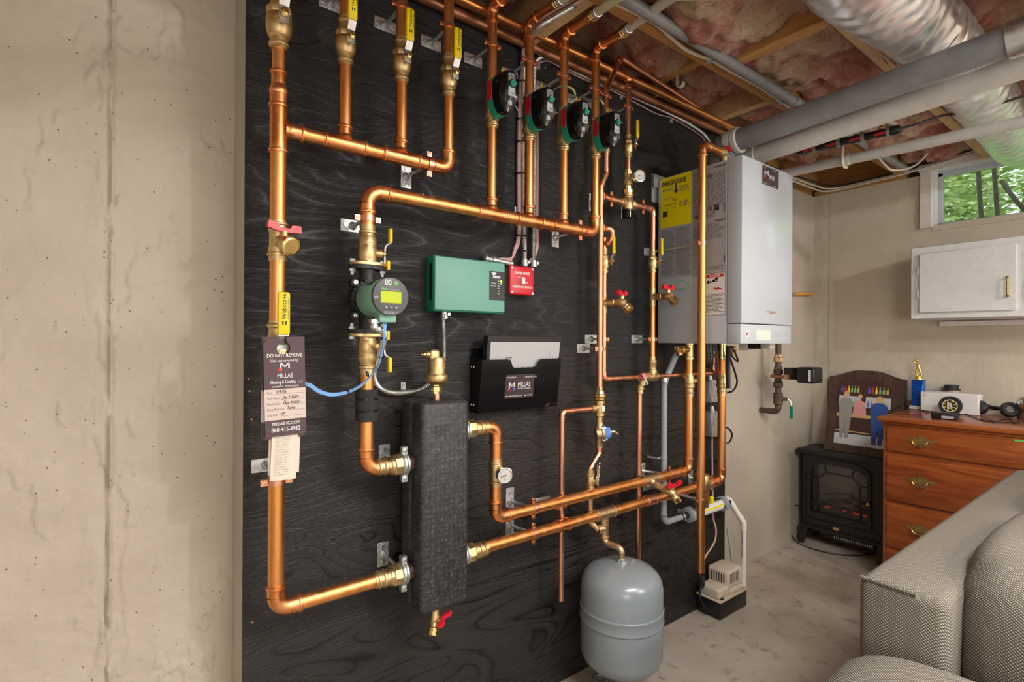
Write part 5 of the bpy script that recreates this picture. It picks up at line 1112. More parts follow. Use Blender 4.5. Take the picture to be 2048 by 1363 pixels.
# hot branch down to the relief valve
t = thing('copper_pipe', 'copper drop in front of the boiler label with valve and hose bib', 'pipe', (xh, YM, zbf), 'copper pipes')
run(t, [(xm+.036, YM, zmx), (xh, YM, zmx), (xh, YM, zb3+.045)], .0111, 'copper_pink', 'copper_pink', bend=.016, press=False)
obj('pipe', MB().cyl((xh, YM, zb3-.045), (xh, YM, zbf+.02), .0111), 'copper', t)
tee(t, (xh, YM, zh3), Z_, (0, -1, 0), .0111, .0095, .036, .03, False, 'brass')
for z in (zbf+.03,): obj('check_body', MB().lathe((xh, YM, z), Z_, [(.019, -.030), (.019, -.018), (.0165, -.016), (.0165, .004), (.018, .006), (.018, .020), (.0135, .022), (.0135, .034)], 14), 'brass', t)
obj('relief_tee', MB().lathe((xh, -.075, zhz), X_, [(.014, -.034), (.0185, -.032), (.0185, -.020), (.019, -.012), (.019, .018), (.0185, .020), (.0185, .032), (.014, .034)], 14).lathe((xh, -.078, zhz), Z_, [(.016, 0), (.016, .03)], 12), 'brass', t)
ball_valve('small ball valve with yellow lever in front of the boiler label', (xh, YM, zb3), .78, rotz=.3)
drain_cock((xh+.002, YM-.016, zh3), (.05, -1, 0), 'red handled hose bib standing out in front of the boiler side', s=1.1, out=(.1, -.75, -.65), handle=(1, 0, 0))
bracket((xh, YM, WY(1304, 678, YM).z), Z_, .0111, 'small stand-off bracket left of the boiler bottom corner')
for px_, dxx, nm in ((1222, 0, 'left'), (1285.5, 0, 'right')):
    xx = WY(px_, 405, YM).x; bracket((xx, YM, zmx), X_, .0111, 'small stand-off bracket just %s of the mixing valve' % nm, 'v', dx=-.02)
# relief valve and its discharge
xr = WY(1284, 757, -.088).x; zrv = zhz; p = Vector((xr, -.088, zrv)); t = thing('relief_valve', 'small relief valve with tipped metal lever under the boiler corner', 'valve', p)
obj('body', MB().lathe(p, X_, [(.012, .034), (.0165, .024), (.018, .004), (.016, -.012), (.012, -.016)], 14).lathe(p, (0, 0, -1), [(.013, 0), (.013, .016), (.0155, .018), (.0155, .030)], 12), 'brass', t)
obj('red_disc', MB().lathe(p, (-.55, -.8, .25), [(.014, .016), (.0145, .018), (.0145, .022), (.012, .023)], 16), 'red_plastic', t)
obj('lever', MB().obox(p+Vector((-.014, -.026, -.004)), (.25, -.35, -.9), (1, 0, .2), (0, 1, 0), .022, .006, .0015), 'steel', t)
zre = WY(1277, 1126, -.088).z; t = thing('copper_pipe', 'thin copper relief pipe running down behind the low pipes to the grey tank', 'pipe', (xr, -.076, zre), 'copper pipes')
obj('pipe', MB().cyl((xr, -.076, zrv-.05), (xr, -.072, zre), .0111), 'copper_pink', t)
obj('fitting', MB().lathe((xr, -.080, zrv-.028), (0, .08, -1), [(.0135, 0), (.0135, .006), (.0165, .008), (.0165, .018), (.0135, .020), (.0145, .030), (.0145, .034), (.012, .036)], 14), 'brass', t)

# ================================================================ boiler
BX0, BX1, BY0, BY1 = 1.838, 2.236, -.386, -.012; BZ0 = WX(1485, 687, BX0).z; BZ1 = WX(1485, 307.5, BX0).z
yc = WX(1454, 500, BX0).y; zs = WX(1484, 646, BX0).z
t = thing('wall_boiler', 'white wall-hung gas boiler covered with printed labels', 'boiler', ((BX0+BX1)/2, 0, BZ0))
obj('cabinet', MB().rbox((BX0+.0015, yc+.002, BZ0), (BX1-.0015, BY1, BZ1-.004), .003, 2), 'white_enamel', t)
obj('front_cover', MB().rbox((BX0, BY0, zs+.0015), (BX1, yc, BZ1), .004, 2), 'white_enamel', t)
pn = obj('control_panel', MB().rbox((BX0+.001, BY0+.004, BZ0), (BX1-.001, yc, zs-.0015), .003, 2), 'white_enamel', t)
obj('wall_bracket', MB().rbox((BX0-.03, -.004, BZ1-.10), (BX1, 0, BZ1+.02), .001, 1).rbox((BX0-.030, -.016, BZ1-.04), (BX0-.004, -.003, BZ1+.012), .001, 1), 'galvanised', t)
SO = Vector((BX0+.0014, 0, 0)); EYs = Vector((0, -1, 0))
def side(px, py): q = WX(px, py, BX0); return (-q.y, q.z)      # coordinates on the left side: (distance from wall, height)
def side_label(name, pts, mat, lift=.0002):
    (a0, z1_), (a1, z0_) = pts; return obj(name, quad_mb(SO, EYs, Z_, a0, a1, z0_, z1_, lift), mat, t, 0), a0, a1, z0_, z1_
yl, a0, a1, z0_, z1_ = side_label('energy_label', (side(1321, 359), side(1382.5, 445)), 'label_yellow')
w = a1-a0; h = z1_-z0_; O2 = SO+EYs*a0+Z_*z0_; mb = MB()
text_mb('ENERGYGUIDE', h*.125, O2+EYs*(w*.04)+Z_*(h*.835), EYs, Z_, bold=.035, mb=mb, lift=.0006, squeeze=.87*w/(h*.125*7.4)*1.0)
obj('lettering', mb, 'ink_black', yl, 0); mb = MB(); quad_mb(O2, EYs, Z_, w*.49, w*.53, h*.70, h*.84, .0006, mb); mb.add([O2+EYs*(w*.43)+Z_*(h*.71)+Vector((-.0008, 0, 0)), O2+EYs*(w*.59)+Z_*(h*.71)+Vector((-.0008, 0, 0)), O2+EYs*(w*.51)+Z_*(h*.64)+Vector((-.0008, 0, 0))], [(0, 1, 2)]); obj('arrow_print', mb, 'ink_black', yl, 0); obj('scale_print', quad_mb(O2, EYs, Z_, w*.10, w*.52, h*.44, h*.452, .0006), 'ink_black', yl, 0); mb = MB()
text_mb('95.0', h*.05, O2+EYs*(w*.42)+Z_*(h*.50), EYs, Z_, bold=.03, mb=mb, lift=.0006); obj('rating_lettering', mb, 'ink_black', yl, 0)
mb = MB(); smallprint(mb, O2, EYs, Z_, w*.06, w*.42, h*.72, h*.78, h*.025, 1); smallprint(mb, O2, EYs, Z_, w*.62, w*.95, h*.66, h*.78, h*.024, 2); smallprint(mb, O2, EYs, Z_, w*.12, w*.5, h*.55, h*.6, h*.03, 3); smallprint(mb, O2, EYs, Z_, w*.2, w*.5, h*.36, h*.40, h*.025, 4); smallprint(mb, O2, EYs, Z_, w*.62, w*.95, h*.36, h*.48, h*.03, 5); obj('fine_print', mb, 'ink_grey', yl, 0)['kind'] = 'stuff'
mb = MB(); quad_mb(O2, EYs, Z_, w*.08, w*.24, h*.22, h*.33, .0004, mb); bb = obj('star_mark', mb, 'ink_black', yl, 0); obj('star_lettering', text_mb('energy', h*.035, O2+EYs*(w*.095)+Z_*(h*.27), EYs, Z_, lift=.0012), 'label_yellow', yl, 0)
gl, a0, a1, z0_, z1_ = side_label('grey_label', (side(1321, 459), side(1382, 550)), 'label_grey'); w = a1-a0; h = z1_-z0_; O2 = SO+EYs*a0+Z_*z0_; mb = MB()
for (u0, u1, s_) in ((.06, .46, 1), (.52, .96, 2)): smallprint(mb, O2, EYs, Z_, w*u0, w*u1, h*.03, h*.95, h*.022, 10+s_, fill=.42)
text_mb('WARNING', h*.04, O2+EYs*(w*.55)+Z_*(h*.935), EYs, Z_, mb=mb, lift=.0007); obj('fine_print', mb, 'ink_grey', gl, 0)['kind'] = 'stuff'
sl_, a0, a1, z0_, z1_ = side_label('silver_label', (side(1384.5, 341), side(1451.5, 545)), 'label_grey'); w = a1-a0; h = z1_-z0_; O2 = SO+EYs*a0+Z_*z0_; mb = MB()
smallprint(mb, O2, EYs, Z_, w*.03, w*.26, h*.54, h*.97, h*.013, 21, fill=.45); smallprint(mb, O2, EYs, Z_, w*.72, w*.97, h*.60, h*.93, h*.013, 22, fill=.45); smallprint(mb, O2, EYs, Z_, w*.45, w*.70, h*.52, h*.93, h*.015, 23, fill=.4); smallprint(mb, O2, EYs, Z_, w*.03, w*.97, h*.32, h*.47, h*.013, 24, fill=.45); smallprint(mb, O2, EYs, Z_, w*.45, w*.97, h*.03, h*.08, h*.013, 25, fill=.45)
obj('fine_print', mb, 'ink_grey', sl_, 0)['kind'] = 'stuff'
mb = MB(); text_mb('VIESSMANN', h*.022, O2+EYs*(w*.66)+Z_*(h*.965), EYs, Z_, mb=mb, lift=.0007, bold=.03); text_mb('VIESSMANN', h*.022, O2+EYs*(w*.66)+Z_*(h*.475), EYs, Z_, mb=mb, lift=.0007, bold=.03)
mb.lathe(O2+EYs*(w*.55)+Z_*(h*.605), (-1, 0, 0), [(w*.055, .0004), (w*.055, .0008)], 20); quad_mb(O2, EYs, Z_, w*.66, w*.80, h*.575, h*.63, .0005, mb)
for k in range(9): quad_mb(O2, EYs, Z_, w*(.44+.016*k), w*(.448+.016*k), h*.885, h*.92, .0005, mb)
for k in range(7): quad_mb(O2, EYs, Z_, w*.93, w*.98, h*(.10+.009*k), h*(.105+.009*k), .0005, mb); quad_mb(O2, EYs, Z_, w*.93, w*.98, h*(.55+.012*k), h*(.556+.012*k), .0005, mb)
mb.prism([(w*.06+.030*math.cos(a)+.03, h*.545+.0085*math.sin(a)) for a in [2*PI*k/20 for k in range(20)]], O2, EYs, Z_, .0006); obj('marks', mb, 'ink_black', sl_, 0)['kind'] = 'stuff'
obj('mark_lettering', text_mb('AHRI', h*.028, O2+EYs*(w*.06+.016)+Z_*(h*.535), EYs, Z_, lift=.0012), 'ink_white', sl_, 0); obj('csa_lettering', text_mb('CSA', h*.022, O2+EYs*(w*.50)+Z_*(h*.598), EYs, Z_, lift=.0014), 'ink_white', sl_, 0)
dl, a0, a1, z0_, z1_ = side_label('danger_label', (side(1409, 548), side(1450, 629)), 'label_white', .0004); w = a1-a0; h = z1_-z0_; O2 = SO+EYs*a0+Z_*z0_
mb = MB(); quad_mb(O2, EYs, Z_, 0, w, 0, h*.008, .0005, mb); quad_mb(O2, EYs, Z_, 0, w, h*.992, h, .0005, mb); quad_mb(O2, EYs, Z_, 0, w*.015, 0, h, .0005, mb); quad_mb(O2, EYs, Z_, w*.985, w, 0, h, .0005, mb)
for (u, v_, r_) in ((.18, .80, .07), (.30, .80, .05), (.45, .82, .07), (.56, .85, .06), (.62, .87, .05)): mb.lathe(O2+EYs*(w*u)+Z_*(h*v_), (-1, 0, 0), [(w*r_, .0004), (w*r_, .0007)], 12)
quad_mb(O2, EYs, Z_, w*.40, w*.66, h*.80, h*.815, .0005, mb); obj('pictogram', mb, 'ink_black', dl, 0)['kind'] = 'stuff'
rb_ = obj('red_header', quad_mb(O2, EYs, Z_, w*.08, w*.92, h*.90, h*.975, .0009), 'ink_red', dl, 0); obj('header_lettering', text_mb('DANGER', h*.065, O2+EYs*(w*.26)+Z_*(h*.915), EYs, Z_, bold=.02, lift=.0020), 'ink_white', dl, 0)
mb = MB(); mb.prism([(w*a, h*b_) for a, b_ in ((.40, .62), (.50, .66), (.60, .64), (.66, .68), (.70, .645), (.82, .63), (.90, .605), (.78, .60), (.60, .60))][::-1], O2+Vector((-.0009, 0, 0)), EYs, Z_, .0002); obj('hand_pictogram', mb, 'ink_red', dl, 0)
mb = MB(); smallprint(mb, O2, EYs, Z_, w*.08, w*.92, h*.06, h*.52, h*.032, 31, fill=.4); obj('fine_print', mb, 'ink_black', dl, 0)['kind'] = 'stuff'
g0 = side(1364, 578); mb = MB(); c = SO+EYs*g0[0]+Z_*g0[1]; 
for k in range(14): a = PI*k/13; mb.obox(c+EYs*(.030*math.cos(a))+Z_*(.036*math.sin(a))+Vector((-.0004, 0, 0)), EYs*-math.sin(a)+Z_*math.cos(a), EYs*math.cos(a)+Z_*math.sin(a), X_, .0035, .0012, .0002)
smallprint(mb, c, EYs, Z_, -.022, .022, -.006, .006, .005, 3); obj('green_stamp', mb, 'ink_green', t, 0)['kind'] = 'stuff'
def front(px, py): q = WY(px, py, BY0); return q
q0 = front(1524.6, 329); q1 = front(1557, 379); sk = obj('sticker', MB().box((q0.x, BY0-.0005, q1.z), (q1.x, BY0+.001, q0.z)), 'label_plum', t, 0); w = q1.x-q0.x; h = q0.z-q1.z; O3 = Vector((q0.x, BY0-.0005, q1.z)); mb = MB()
logo(mb, O3+X_*(w*.14)+Z_*(h*.42), X_, Z_, w*.2); text_mb('MILLAS', h*.22, O3+X_*(w*.42)+Z_*(h*.45), X_, Z_, mb=mb, squeeze=.75, bold=.02, lift=.0006); text_mb('HEATING & COOLING', h*.07, O3+X_*(w*.42)+Z_*(h*.36), X_, Z_, mb=mb, squeeze=.8, lift=.0006)
for s_, x_, y_ in (('CT# 0405811', .04, .88), ('MILLASHC.COM', .62, .88), ('MILLASHC@GMAIL.COM', .04, .06), ('860-415-9962', .66, .06)): text_mb(s_, h*.065, O3+X_*(w*x_)+Z_*(h*y_), X_, Z_, mb=mb, squeeze=.8, lift=.0006)
obj('lettering', mb, 'ink_white', sk, 0); obj('red_mark', quad_mb(O3, X_, Z_, w*.09, w*.17, h*.34, h*.42, .0006), 'ink_red', sk, 0)
q = front(1541, 624); mb = MB(); text_mb('VI', .012, Vector((q.x-.034, BY0, q.z-.004)), X_, Z_, bold=.04, mb=mb); text_mb('MANN', .012, Vector((q.x+.004, BY0, q.z-.004)), X_, Z_, bold=.04, mb=mb)
for k in range(3): mb.obox(Vector((q.x-.012+.005*k, BY0-.0006, q.z+(.004, 0, -.004)[k])), (1, 0, .6), (0, 1, 0), (-.6, 0, 1), .006, .0003, .0014)
obj('maker_mark', mb, 'copper_strap', t, 0)
yp_ = BY0+.004
q = WY(1494, 667, yp_); gd = obj('dial_recess', MB().lathe((q.x, yp_+.002, q.z), (0, -1, 0), [(.016, 0), (.016, .0028), (.013, .003), (.012, .0015)], 24), 'label_white', pn)
mb = MB(); mb.obox((q.x, yp_-.0012, q.z), (1, 0, 1), (0, 1, 0), (-1, 0, 1), .008, .0005, .0012); mb.obox((q.x, yp_-.0012, q.z), (1, 0, -.4), (0, 1, 0), (.4, 0, 1), .007, .0005, .001); obj('pointer', mb, 'ink_red', pn, 0)
q0 = WY(1513, 659, yp_); q1 = WY(1541, 681, yp_); obj('display', MB().rbox((q0.x, yp_-.0012, q1.z), (q1.x, yp_+.002, q0.z), .001, 1), 'lcd_pale', pn)
mb = MB(); 
for k in range(4): quad_mb(Vector((q0.x, yp_-.0012, q1.z)), X_, Z_, .008+.01*k, .013+.01*k, .012, .028, .0002, mb)
obj('display_print', mb, 'label_white', pn, 0)['kind'] = 'stuff'
q = WY(1563, 670, yp_)
for k in range(8): a = 2*PI*k/8; obj('touch_mark', MB().lathe((q.x+.014*math.cos(a), yp_+.001, q.z+.014*math.sin(a)), (0, -1, 0), [(.0018, 0), (.0016, .0014)], 8), 'label_white', pn)
# connections under the boiler
def iso_valve(x, z, sg, label):
    p = Vector((x, YP, z)); t = thing('isolation_valve', label, 'valve', p, 'boiler isolation valves'); zt_ = BZ0-p.z
    obj('riser', MB().cyl(p+Z_*.02, p+Z_*zt_, .0160), 'copper', t)
    obj('body', MB().lathe(p, Z_, [(.0195, -.046), (.0195, -.034), (.0225, -.032), (.0225, -.028), (.0195, -.026), (.0195, -.012), (.024, -.008), (.024, .006), (.0215, .008), (.0215, .040), (.019, .044), (.019, .050)], 20).lathe(p+Z_*.02, (.5, -.85, 0), [(.010, .015), (.010, .032), (.006, .034)], 12), 'brass', t)
    top = Vector((x, YP, BZ0-.034)); obj('top_tee', MB().lathe(top, Z_, [(.0205, -.034), (.0205, -.022), (.0185, -.02), (.0185, .024), (.021, .026), (.021, .034)], 18).lathe(top+Z_*.008, (sg, -.05, 0), [(.0150, 0), (.0150, .040), (.0175, .042), (.0175, .056), (.0125, .058), (.0125, .078), (.0145, .080), (.0145, .092), (.006, .094)], 14).lathe(top+Z_*.008+Vector((sg*.078, -.004, 0)), (.1, -.3, -1), [(.009, 0), (.009, .014), (.0125, .015), (.0125, .026)], 12), 'brass_shiny', t)
iso_valve(xA1, WY(1377, 770, YP).z, -1, 'brass isolation valve under the left of the boiler'); iso_valve(xB1, WY(1445, 770, YP).z, 1, 'brass isolation valve under the middle of the boiler')
# bits hanging from the boiler floor
c = WY(1415, 715, -.10); t = thing('condensate_trap', 'small black siphon trap under the boiler', 'trap', c)
obj('cup', MB().lathe((c.x, -.10, c.z-.045), Z_, [(.012, 0), (.018, .006), (.026, .020), (.026, .050), (.031, .052), (.031, .062), (.026, .064), (.026, BZ0-c.z+.045)], 20), 'black_plastic', t)
for px_, ww, hh2, mt, lab in ((1492, .045, .028, 'pvc_white', 'pale plug socket under the right of the boiler'), (1512, .05, .022, 'black_plastic', 'black wiring cover under the right of the boiler'), (1535, .040, .020, 'pvc_light', 'grey cover at the right rear of the boiler floor')):
    q = WX(px_, 690, BX0+.30); single('wiring_cover', MB().rbox((q.x-ww/2, q.y-.02, BZ0-hh2), (q.x+ww/2, q.y+.02, BZ0), .003, 2), mt, lab, 'cover', 'covers under the boiler')
# ---- tall pipe in front of the boiler side
YG = -.25; xG = WY(1403, 700, YG).x; zG1 = WY(1411, 291, YG).z; zG0 = WY(1400, 1143, YG).z
t = thing('copper_pipe', 'tall copper relief pipe standing out in front of the boiler side', 'pipe', (xG, YG, zG0), 'copper pipes')
run(t, [(xG, YG, zG0), (xG, YG, zG1), (xG+.125, YG, zG1)], R1+.0006, bend=.022)
obj('relief_fitting', MB().lathe((xG+.11, YG, zG1), X_, [(.019, 0), (.019, .010), (.016, .012), (.022, .016), (.022, .032), (.014, .034), (.014, .050)], 14).lathe((xG+.15, YG, zG1), (0, 0, -1), [(.015, -.02), (.015, zG1-BZ1)], 12), 'bronze', t)
bracket((xG, YG, WY(1404, 487, YG).z), Z_, R1, 'long rod bracket holding the tall copper pipe across the boiler label'); bracket((xG, YG, WY(1401, 1000, YG).z), Z_, R1, 'long rod bracket holding the tall copper pipe near its lower end')
# ---- electrical boxes on the ply under the boiler
for (pa, pb, lab) in (((1409, 760), (1438, 803), 'upper galvanised junction box under the boiler'), ((1413, 823), (1438, 872), 'lower galvanised junction box under the boiler')):
    a = WY(pa[0], pa[1], -.02); b_ = WY(pb[0], pb[1], -.055); t = thing('junction_box', lab, 'junction box', ((a.x+b_.x)/2, 0, b_.z), 'galvanised junction boxes')
    xx1 = a.x+.075; obj('box', MB().rbox((a.x, -.045, b_.z), (xx1, 0, a.z), .005, 2), 'galvanised', t); cvv = obj('cover', MB().rbox((a.x-.002, -.050, b_.z-.002), (xx1+.002, -.044, a.z+.002), .003, 1), 'galvanised', t)
    for s1, s2 in ((.15, .12), (.85, .88)): obj('screw', MB().lathe((a.x+(xx1-a.x)*s1, -.050, b_.z+(a.z-b_.z)*s2), (0, -1, 0), [(.004, 0), (.003, .002)], 10), 'steel', t)
    obj('conduit_connector', MB().lathe((a.x+.035, -.025, a.z), Z_, [(.014, 0), (.014, .008), (.011, .009), (.011, .026)], 12), 'galvanised', t)
# ---- gas line beside the concrete
gx = WY(1520, 822, YC).x; gy = WX(1556, 800, gx).y; zg0 = WX(1556, 823, gx).z; GX = Vector((gx, gy, 0))
t = thing('gas_pipe', 'dark iron gas pipe turning out of the concrete wall behind the boiler', 'pipe', (gx, gy, zg0))
run(t, [(gx, YC-.004, zg0), (gx, gy, zg0), (gx, gy, 1.31), (BX1-.01, gy-.06, 1.31)], .0155, 'black_iron', 'black_iron', bend=.024, press=False, sl=.026)
for v_ in (716, 740, 766, 792): zz = WX(1556, v_, gx).z; obj('union', MB().lathe((gx, gy, zz), Z_, [(.019, -.024), (.026, -.020), (.027, .004), (.021, .008), (.021, .022)], 8), 'bronze' if v_ < 730 else 'black_iron', t, 20)
zz = WX(1556, 797, gx).z; t = thing('gas_valve', 'gas shut-off valve with hanging green lever', 'valve', (gx, gy, zz)); obj('body', MB().lathe((gx, gy, zz), Z_, [(.020, -.034), (.025, -.03), (.025, .03), (.020, .034)], 14).lathe((gx, gy, zz), (.3, -.95, 0), [(.010, 0), (.010, .046)], 10), 'black_iron', t)
q = Vector((gx+.014, gy-.050, zz)); obj('lever', MB().tube([q, q+Vector((.004, -.012, -.012)), q+Vector((.004, -.014, -.040))], .004, 8), 'steel', t); obj('grip', MB().rbox((q.x-.004, q.y-.022, q.z-.105), (q.x+.012, q.y-.008, q.z-.035), .004, 2), 'green_grip', t)
a = WX(1572, 735, gx-.06); b_ = WX(1635, 763, gx-.02); t = thing('gas_regulator', 'glossy black boxed device on the gas pipe beside the boiler', 'regulator', (a.x, a.y-.1, b_.z))
y0_, y1_ = WX(1571, 745, gx-.02).y, WX(1634, 745, gx-.02).y; z1_, z0_ = WX(1590, 733, gx-.02).z, WX(1590, 764, gx-.02).z
obj('rear_case', MB().rbox((gx-.045, y0_, z0_+.015), (gx+.045, y0_-(y0_-y1_)*.5, z1_-.006), .005, 2), 'black_gloss', t); obj('front_case', MB().rbox((gx-.055, y0_-(y0_-y1_)*.45, z0_), (gx+.055, y1_, z1_), .010, 3), 'black_plastic', t)
obj('paper_label', MB().box((gx-.056, y1_+.016, z0_+.012), (gx-.0545, y1_+.028, z1_-.014)), 'label_white', t, 0)
zc2 = WX(1570, 753, gx-.03).z; t = thing('gas_connector', 'brown copper loop joining the gas pipe to the black boxed device', 'pipe', (gx-.03, gy, zc2)); obj('loop', MB().tube(bez([(gx+.0, gy+.0, zc2), (gx-.045, gy+.012, zc2), (gx-.062, gy-.02, zc2), (gx-.058, y0_+.01, zc2), (gx-.050, y0_-.04, zc2)], 6), .0105, 12), 'copper_dark', t); obj('nut', MB().lathe((gx-.052, y0_-.012, zc2), (0, -1, 0), [(.015, 0), (.015, .02)], 6), 'bronze', t, 20)
# orange grip past the boiler's right side
q0 = WY(1589, 588, .105); q1 = WY(1626, 587, .105); t = thing('screwdriver', 'orange handled tool hung on the concrete right of the boiler', 'tool', q0); obj('handle', MB().lathe(q0, q1-q0, [(.006, 0), (.0085, .006), (.0085, (q1-q0).length*.8), (.010, (q1-q0).length*.9), (.006, (q1-q0).length)], 14), 'orange_grip', t); obj('shaft', MB().cyl(q0, q0-Vector((.12, 0, 0)), .003), 'steel', t)
obj('wall_nail', MB().cyl(q0+Vector((-.03, -.01, -.006)), q0+Vector((-.03, .03, -.006)), .003, 8), 'steel', t)

# ================================================================ condensate drain, neutraliser and pump
YD = -.058; xD = WY(1328, 860, YD).x; zD0 = WY(1337, 1042, YD).z; 
xn0 = WY(1362, 1040, YD).x; xn1 = WY(1452, 1006, YD).x
t = thing('drain_pipe', 'blue-grey plastic drain pipe dropping behind the copper to the neutraliser', 'pipe', (xD, YD, zD0))
q = WY(1356, 700, -.09); run(t, [q, (xD, YD, WY(1328, 765, YD).z), (xD, YD, zD0), (xn0+.01, YD, zD0)], .0125, 'pvc_blue_grey', 'pvc_blue_grey', bend=.035, press=False, sl=.004)
zz = WY(1328, 915, YD).z; obj('pipe_clip', MB().lathe((xD, YD, zz), Z_, [(.0127, -.005), (.015, -.005), (.015, .005), (.0127, .005)], 18, False).rbox((xD-.035, -.05, zz-.004), (xD-.010, -.046, zz+.004), .001, 1).box((xD-.035, -.05, zz-.004), (xD-.031, 0, zz+.004)), 'pvc_blue_grey', t)
obj('collar', MB().lathe((xD, YD, WY(1328, 760, YD).z), Z_, [(.0145, -.012), (.0155, -.010), (.0155, .010), (.0145, .012)], 18), 'galvanised', t)
t = thing('condensate_neutraliser', 'clear horizontal neutraliser tube full of chips near the floor', 'filter', (xn0, YD, zD0))
p = Vector((xn0, YD, zD0)); Ln = xn1-xn0
obj('chips', MB().lathe(p, X_, [(.022, .07), (.0235, .075), (.0235, Ln-.045), (.022, Ln-.04)], 20), 'red_stone' if 'red_stone' in M else 'pvc_light', t)
obj('sleeve', MB().lathe(p, X_, [(.0265, .055), (.0265, Ln-.03)], 24, False), 'label_white', t) if False else None
tb = obj('tube', MB().lathe(p, X_, [(.0275, .058), (.0275, Ln-.035)], 24, False), 'gauge_glass', t)
lbm = MB(); lbm.grid(lambda u, w: (p.x+.085+u*(Ln-.15), YD-.0278*math.cos(-.5+w*1.5), p.z+.0278*math.sin(-.5+w*1.5)), 2, 8); lb = obj('printed_label', lbm, 'label_white', t)
lbm = MB(); lbm.grid(lambda u, w: (p.x+.09+u*(Ln-.16), YD-.0281*math.cos(.15+w*.25), p.z+.0281*math.sin(.15+w*.25)), 2, 4); obj('green_band', lbm, 'label_yellow', lb)
for s_ in (.045, Ln-.05): obj('end_cap', MB().lathe(p, X_, [(.020, s_), (.033, s_+.004), (.033, s_+.028), (.020, s_+.032)], 24), 'pvc_blue_grey', t)
for s_ in (.050, Ln-.044): obj('holder', MB().rbox((p.x+s_, YD-.004, p.z-.012), (p.x+s_+.016, 0, p.z+.012), .004, 2), 'pvc_blue_grey', t)
obj('hose_end', MB().lathe(p, X_, [(.0165, .0), (.0175, .004), (.0175, .018), (.0145, .020), (.0145, .05)], 16), 'black_plastic', t); obj('hose_clamp', MB().lathe(p, X_, [(.0180, .003), (.0190, .004), (.0190, .012), (.0180, .013)], 18, False), 'steel', t)
obj('outlet', MB().lathe(p, X_, [(.018, Ln-.02), (.018, Ln), (.015, Ln+.001), (.018, Ln+.004), (.018, Ln+.02)], 16), 'black_plastic', t)
# white drain riser into the pump
xw = 2.352; yw = WX(1487, 1100, xw).y; zw1 = WX(1486, 1042, xw).z; zw0 = .10
t = thing('drain_pipe', 'white plastic pipe bending down from the neutraliser into the floor pump', 'pipe', (xw, yw, zw0)); xo = p.x+Ln+.005
run(t, [(xo-.025, YD, p.z+.012), (xo+.018, YD, p.z+.012), (xw, yw, zw1-.006), (xw, yw, zw0)], .0125, 'pvc_white', 'pvc_white', bend=.02, press=False, sl=.028)
mb = MB()
for k in range(12): mb.box((xw-.0135, yw-.0045, zw0+.14+k*.010), (xw-.0128, yw+.0005, zw0+.146+k*.010))
obj('printed_text', mb, 'ink_grey', t, 0)['kind'] = 'stuff'
pa, pb, pcn = WZ(1392, 1222, 0), WZ(1438, 1241, 0), WZ(1492, 1212, 0)
px0, px1, py0, py1 = pb.x, pcn.x+.01, pb.y-.006, -.006; hb_ = WX(1438, 1205, px0).z
t = thing('condensate_pump', 'beige and black condensate pump on the floor by the plywood end', 'pump', ((px0+px1)/2, (py0+py1)/2, 0))
obj('tank', MB().rbox((px0, py0, 0.001), (px1, py1, hb_), .008, 2), 'black_plastic', t); obj('rim', MB().rbox((px0-.004, py0-.004, hb_-.002), (px1+.004, py1+.004, hb_+.006), .003, 2), 'beige_plastic', t)
obj('lower_housing', MB().rbox((px0+.004, py0+.010, hb_+.004), (px1-.045, py1-.010, hb_+.052), .010, 3).rbox((px0+.10, py0+.004, hb_+.004), (px1-.02, py1-.006, hb_+.03), .008, 2), 'beige_plastic', t)
mh = obj('motor_hood', MB().rbox((px0+.075, py0+.008, hb_+.030), (px1-.028, py1-.004, hb_+.115), .014, 4), 'beige_plastic', t)
for k in range(6): obj('vent_slot', MB().box((px0+.074, py0+.026+k*.012, hb_+.058), (px0+.0765, py0+.030+k*.012, hb_+.100)), 'black_plastic', mh, 0)
for k in range(8): obj('vent_slot', MB().box((px0+.094+k*.010, py0+.0072, hb_+.058), (px0+.0975+k*.010, py0+.0095, hb_+.102)), 'black_plastic', mh, 0)
obj('hole_plug', MB().lathe((px0+.03, py0+.016, hb_+.004), Z_, [(.014, 0), (.014, .006), (.008, .007)], 16), 'black_plastic', t)

# ================================================================ pipes under the ceiling
t = thing('copper_pipe', 'bright copper main running along the top of the plywood behind the risers', 'pipe', (.3, YM, zmain), 'copper pipes')
obj('pipe', MB().cyl((.25, YM, zmain), (xm-.03, YM, zmain), .0111), 'copper', t); obj('pipe', MB().cyl((xm+.03, YM, zmain), (2.55, YM, zmain), .0111), 'copper', t); tee(t, (xm, YM, zmain), X_, (0, 0, -1), .0111, .0111, .034, .03, False)
zo = (WY(900, 20, -.03).z+WY(1460, 272, -.03).z)/2
single('copper_pipe', MB().cyl((.25, -.03, zo), (2.62, -.03, zo), .0158), 'copper_dark', 'thick dark old copper pipe lying against the plywood top', 'pipe', 'copper pipes')
zo2 = (WY(1325, 190, -.055).z+WY(1449, 252, -.055).z)/2
single('copper_pipe', MB().cyl((.25, -.052, zo2), (2.62, -.052, zo2), .0085), 'copper_dark', 'thin dark old copper pipe between the two larger ceiling pipes', 'pipe', 'copper pipes')
for px_ in (1312, 1450): q = WY(px_, 190, -.052); single('pipe_clip', MB().torus((q.x, -.052, zo2), X_, .0105, .003, 16, 6).box((q.x-.004, -.052-.0015, zo2+.010), (q.x+.004, -.052+.0015, 2.46)), 'galvanised', 'metal clip on the thin dark ceiling pipe %s' % ('near the mixing valve drop' if px_ < 1400 else 'above the boiler'), 'clip', 'ceiling pipe clips')
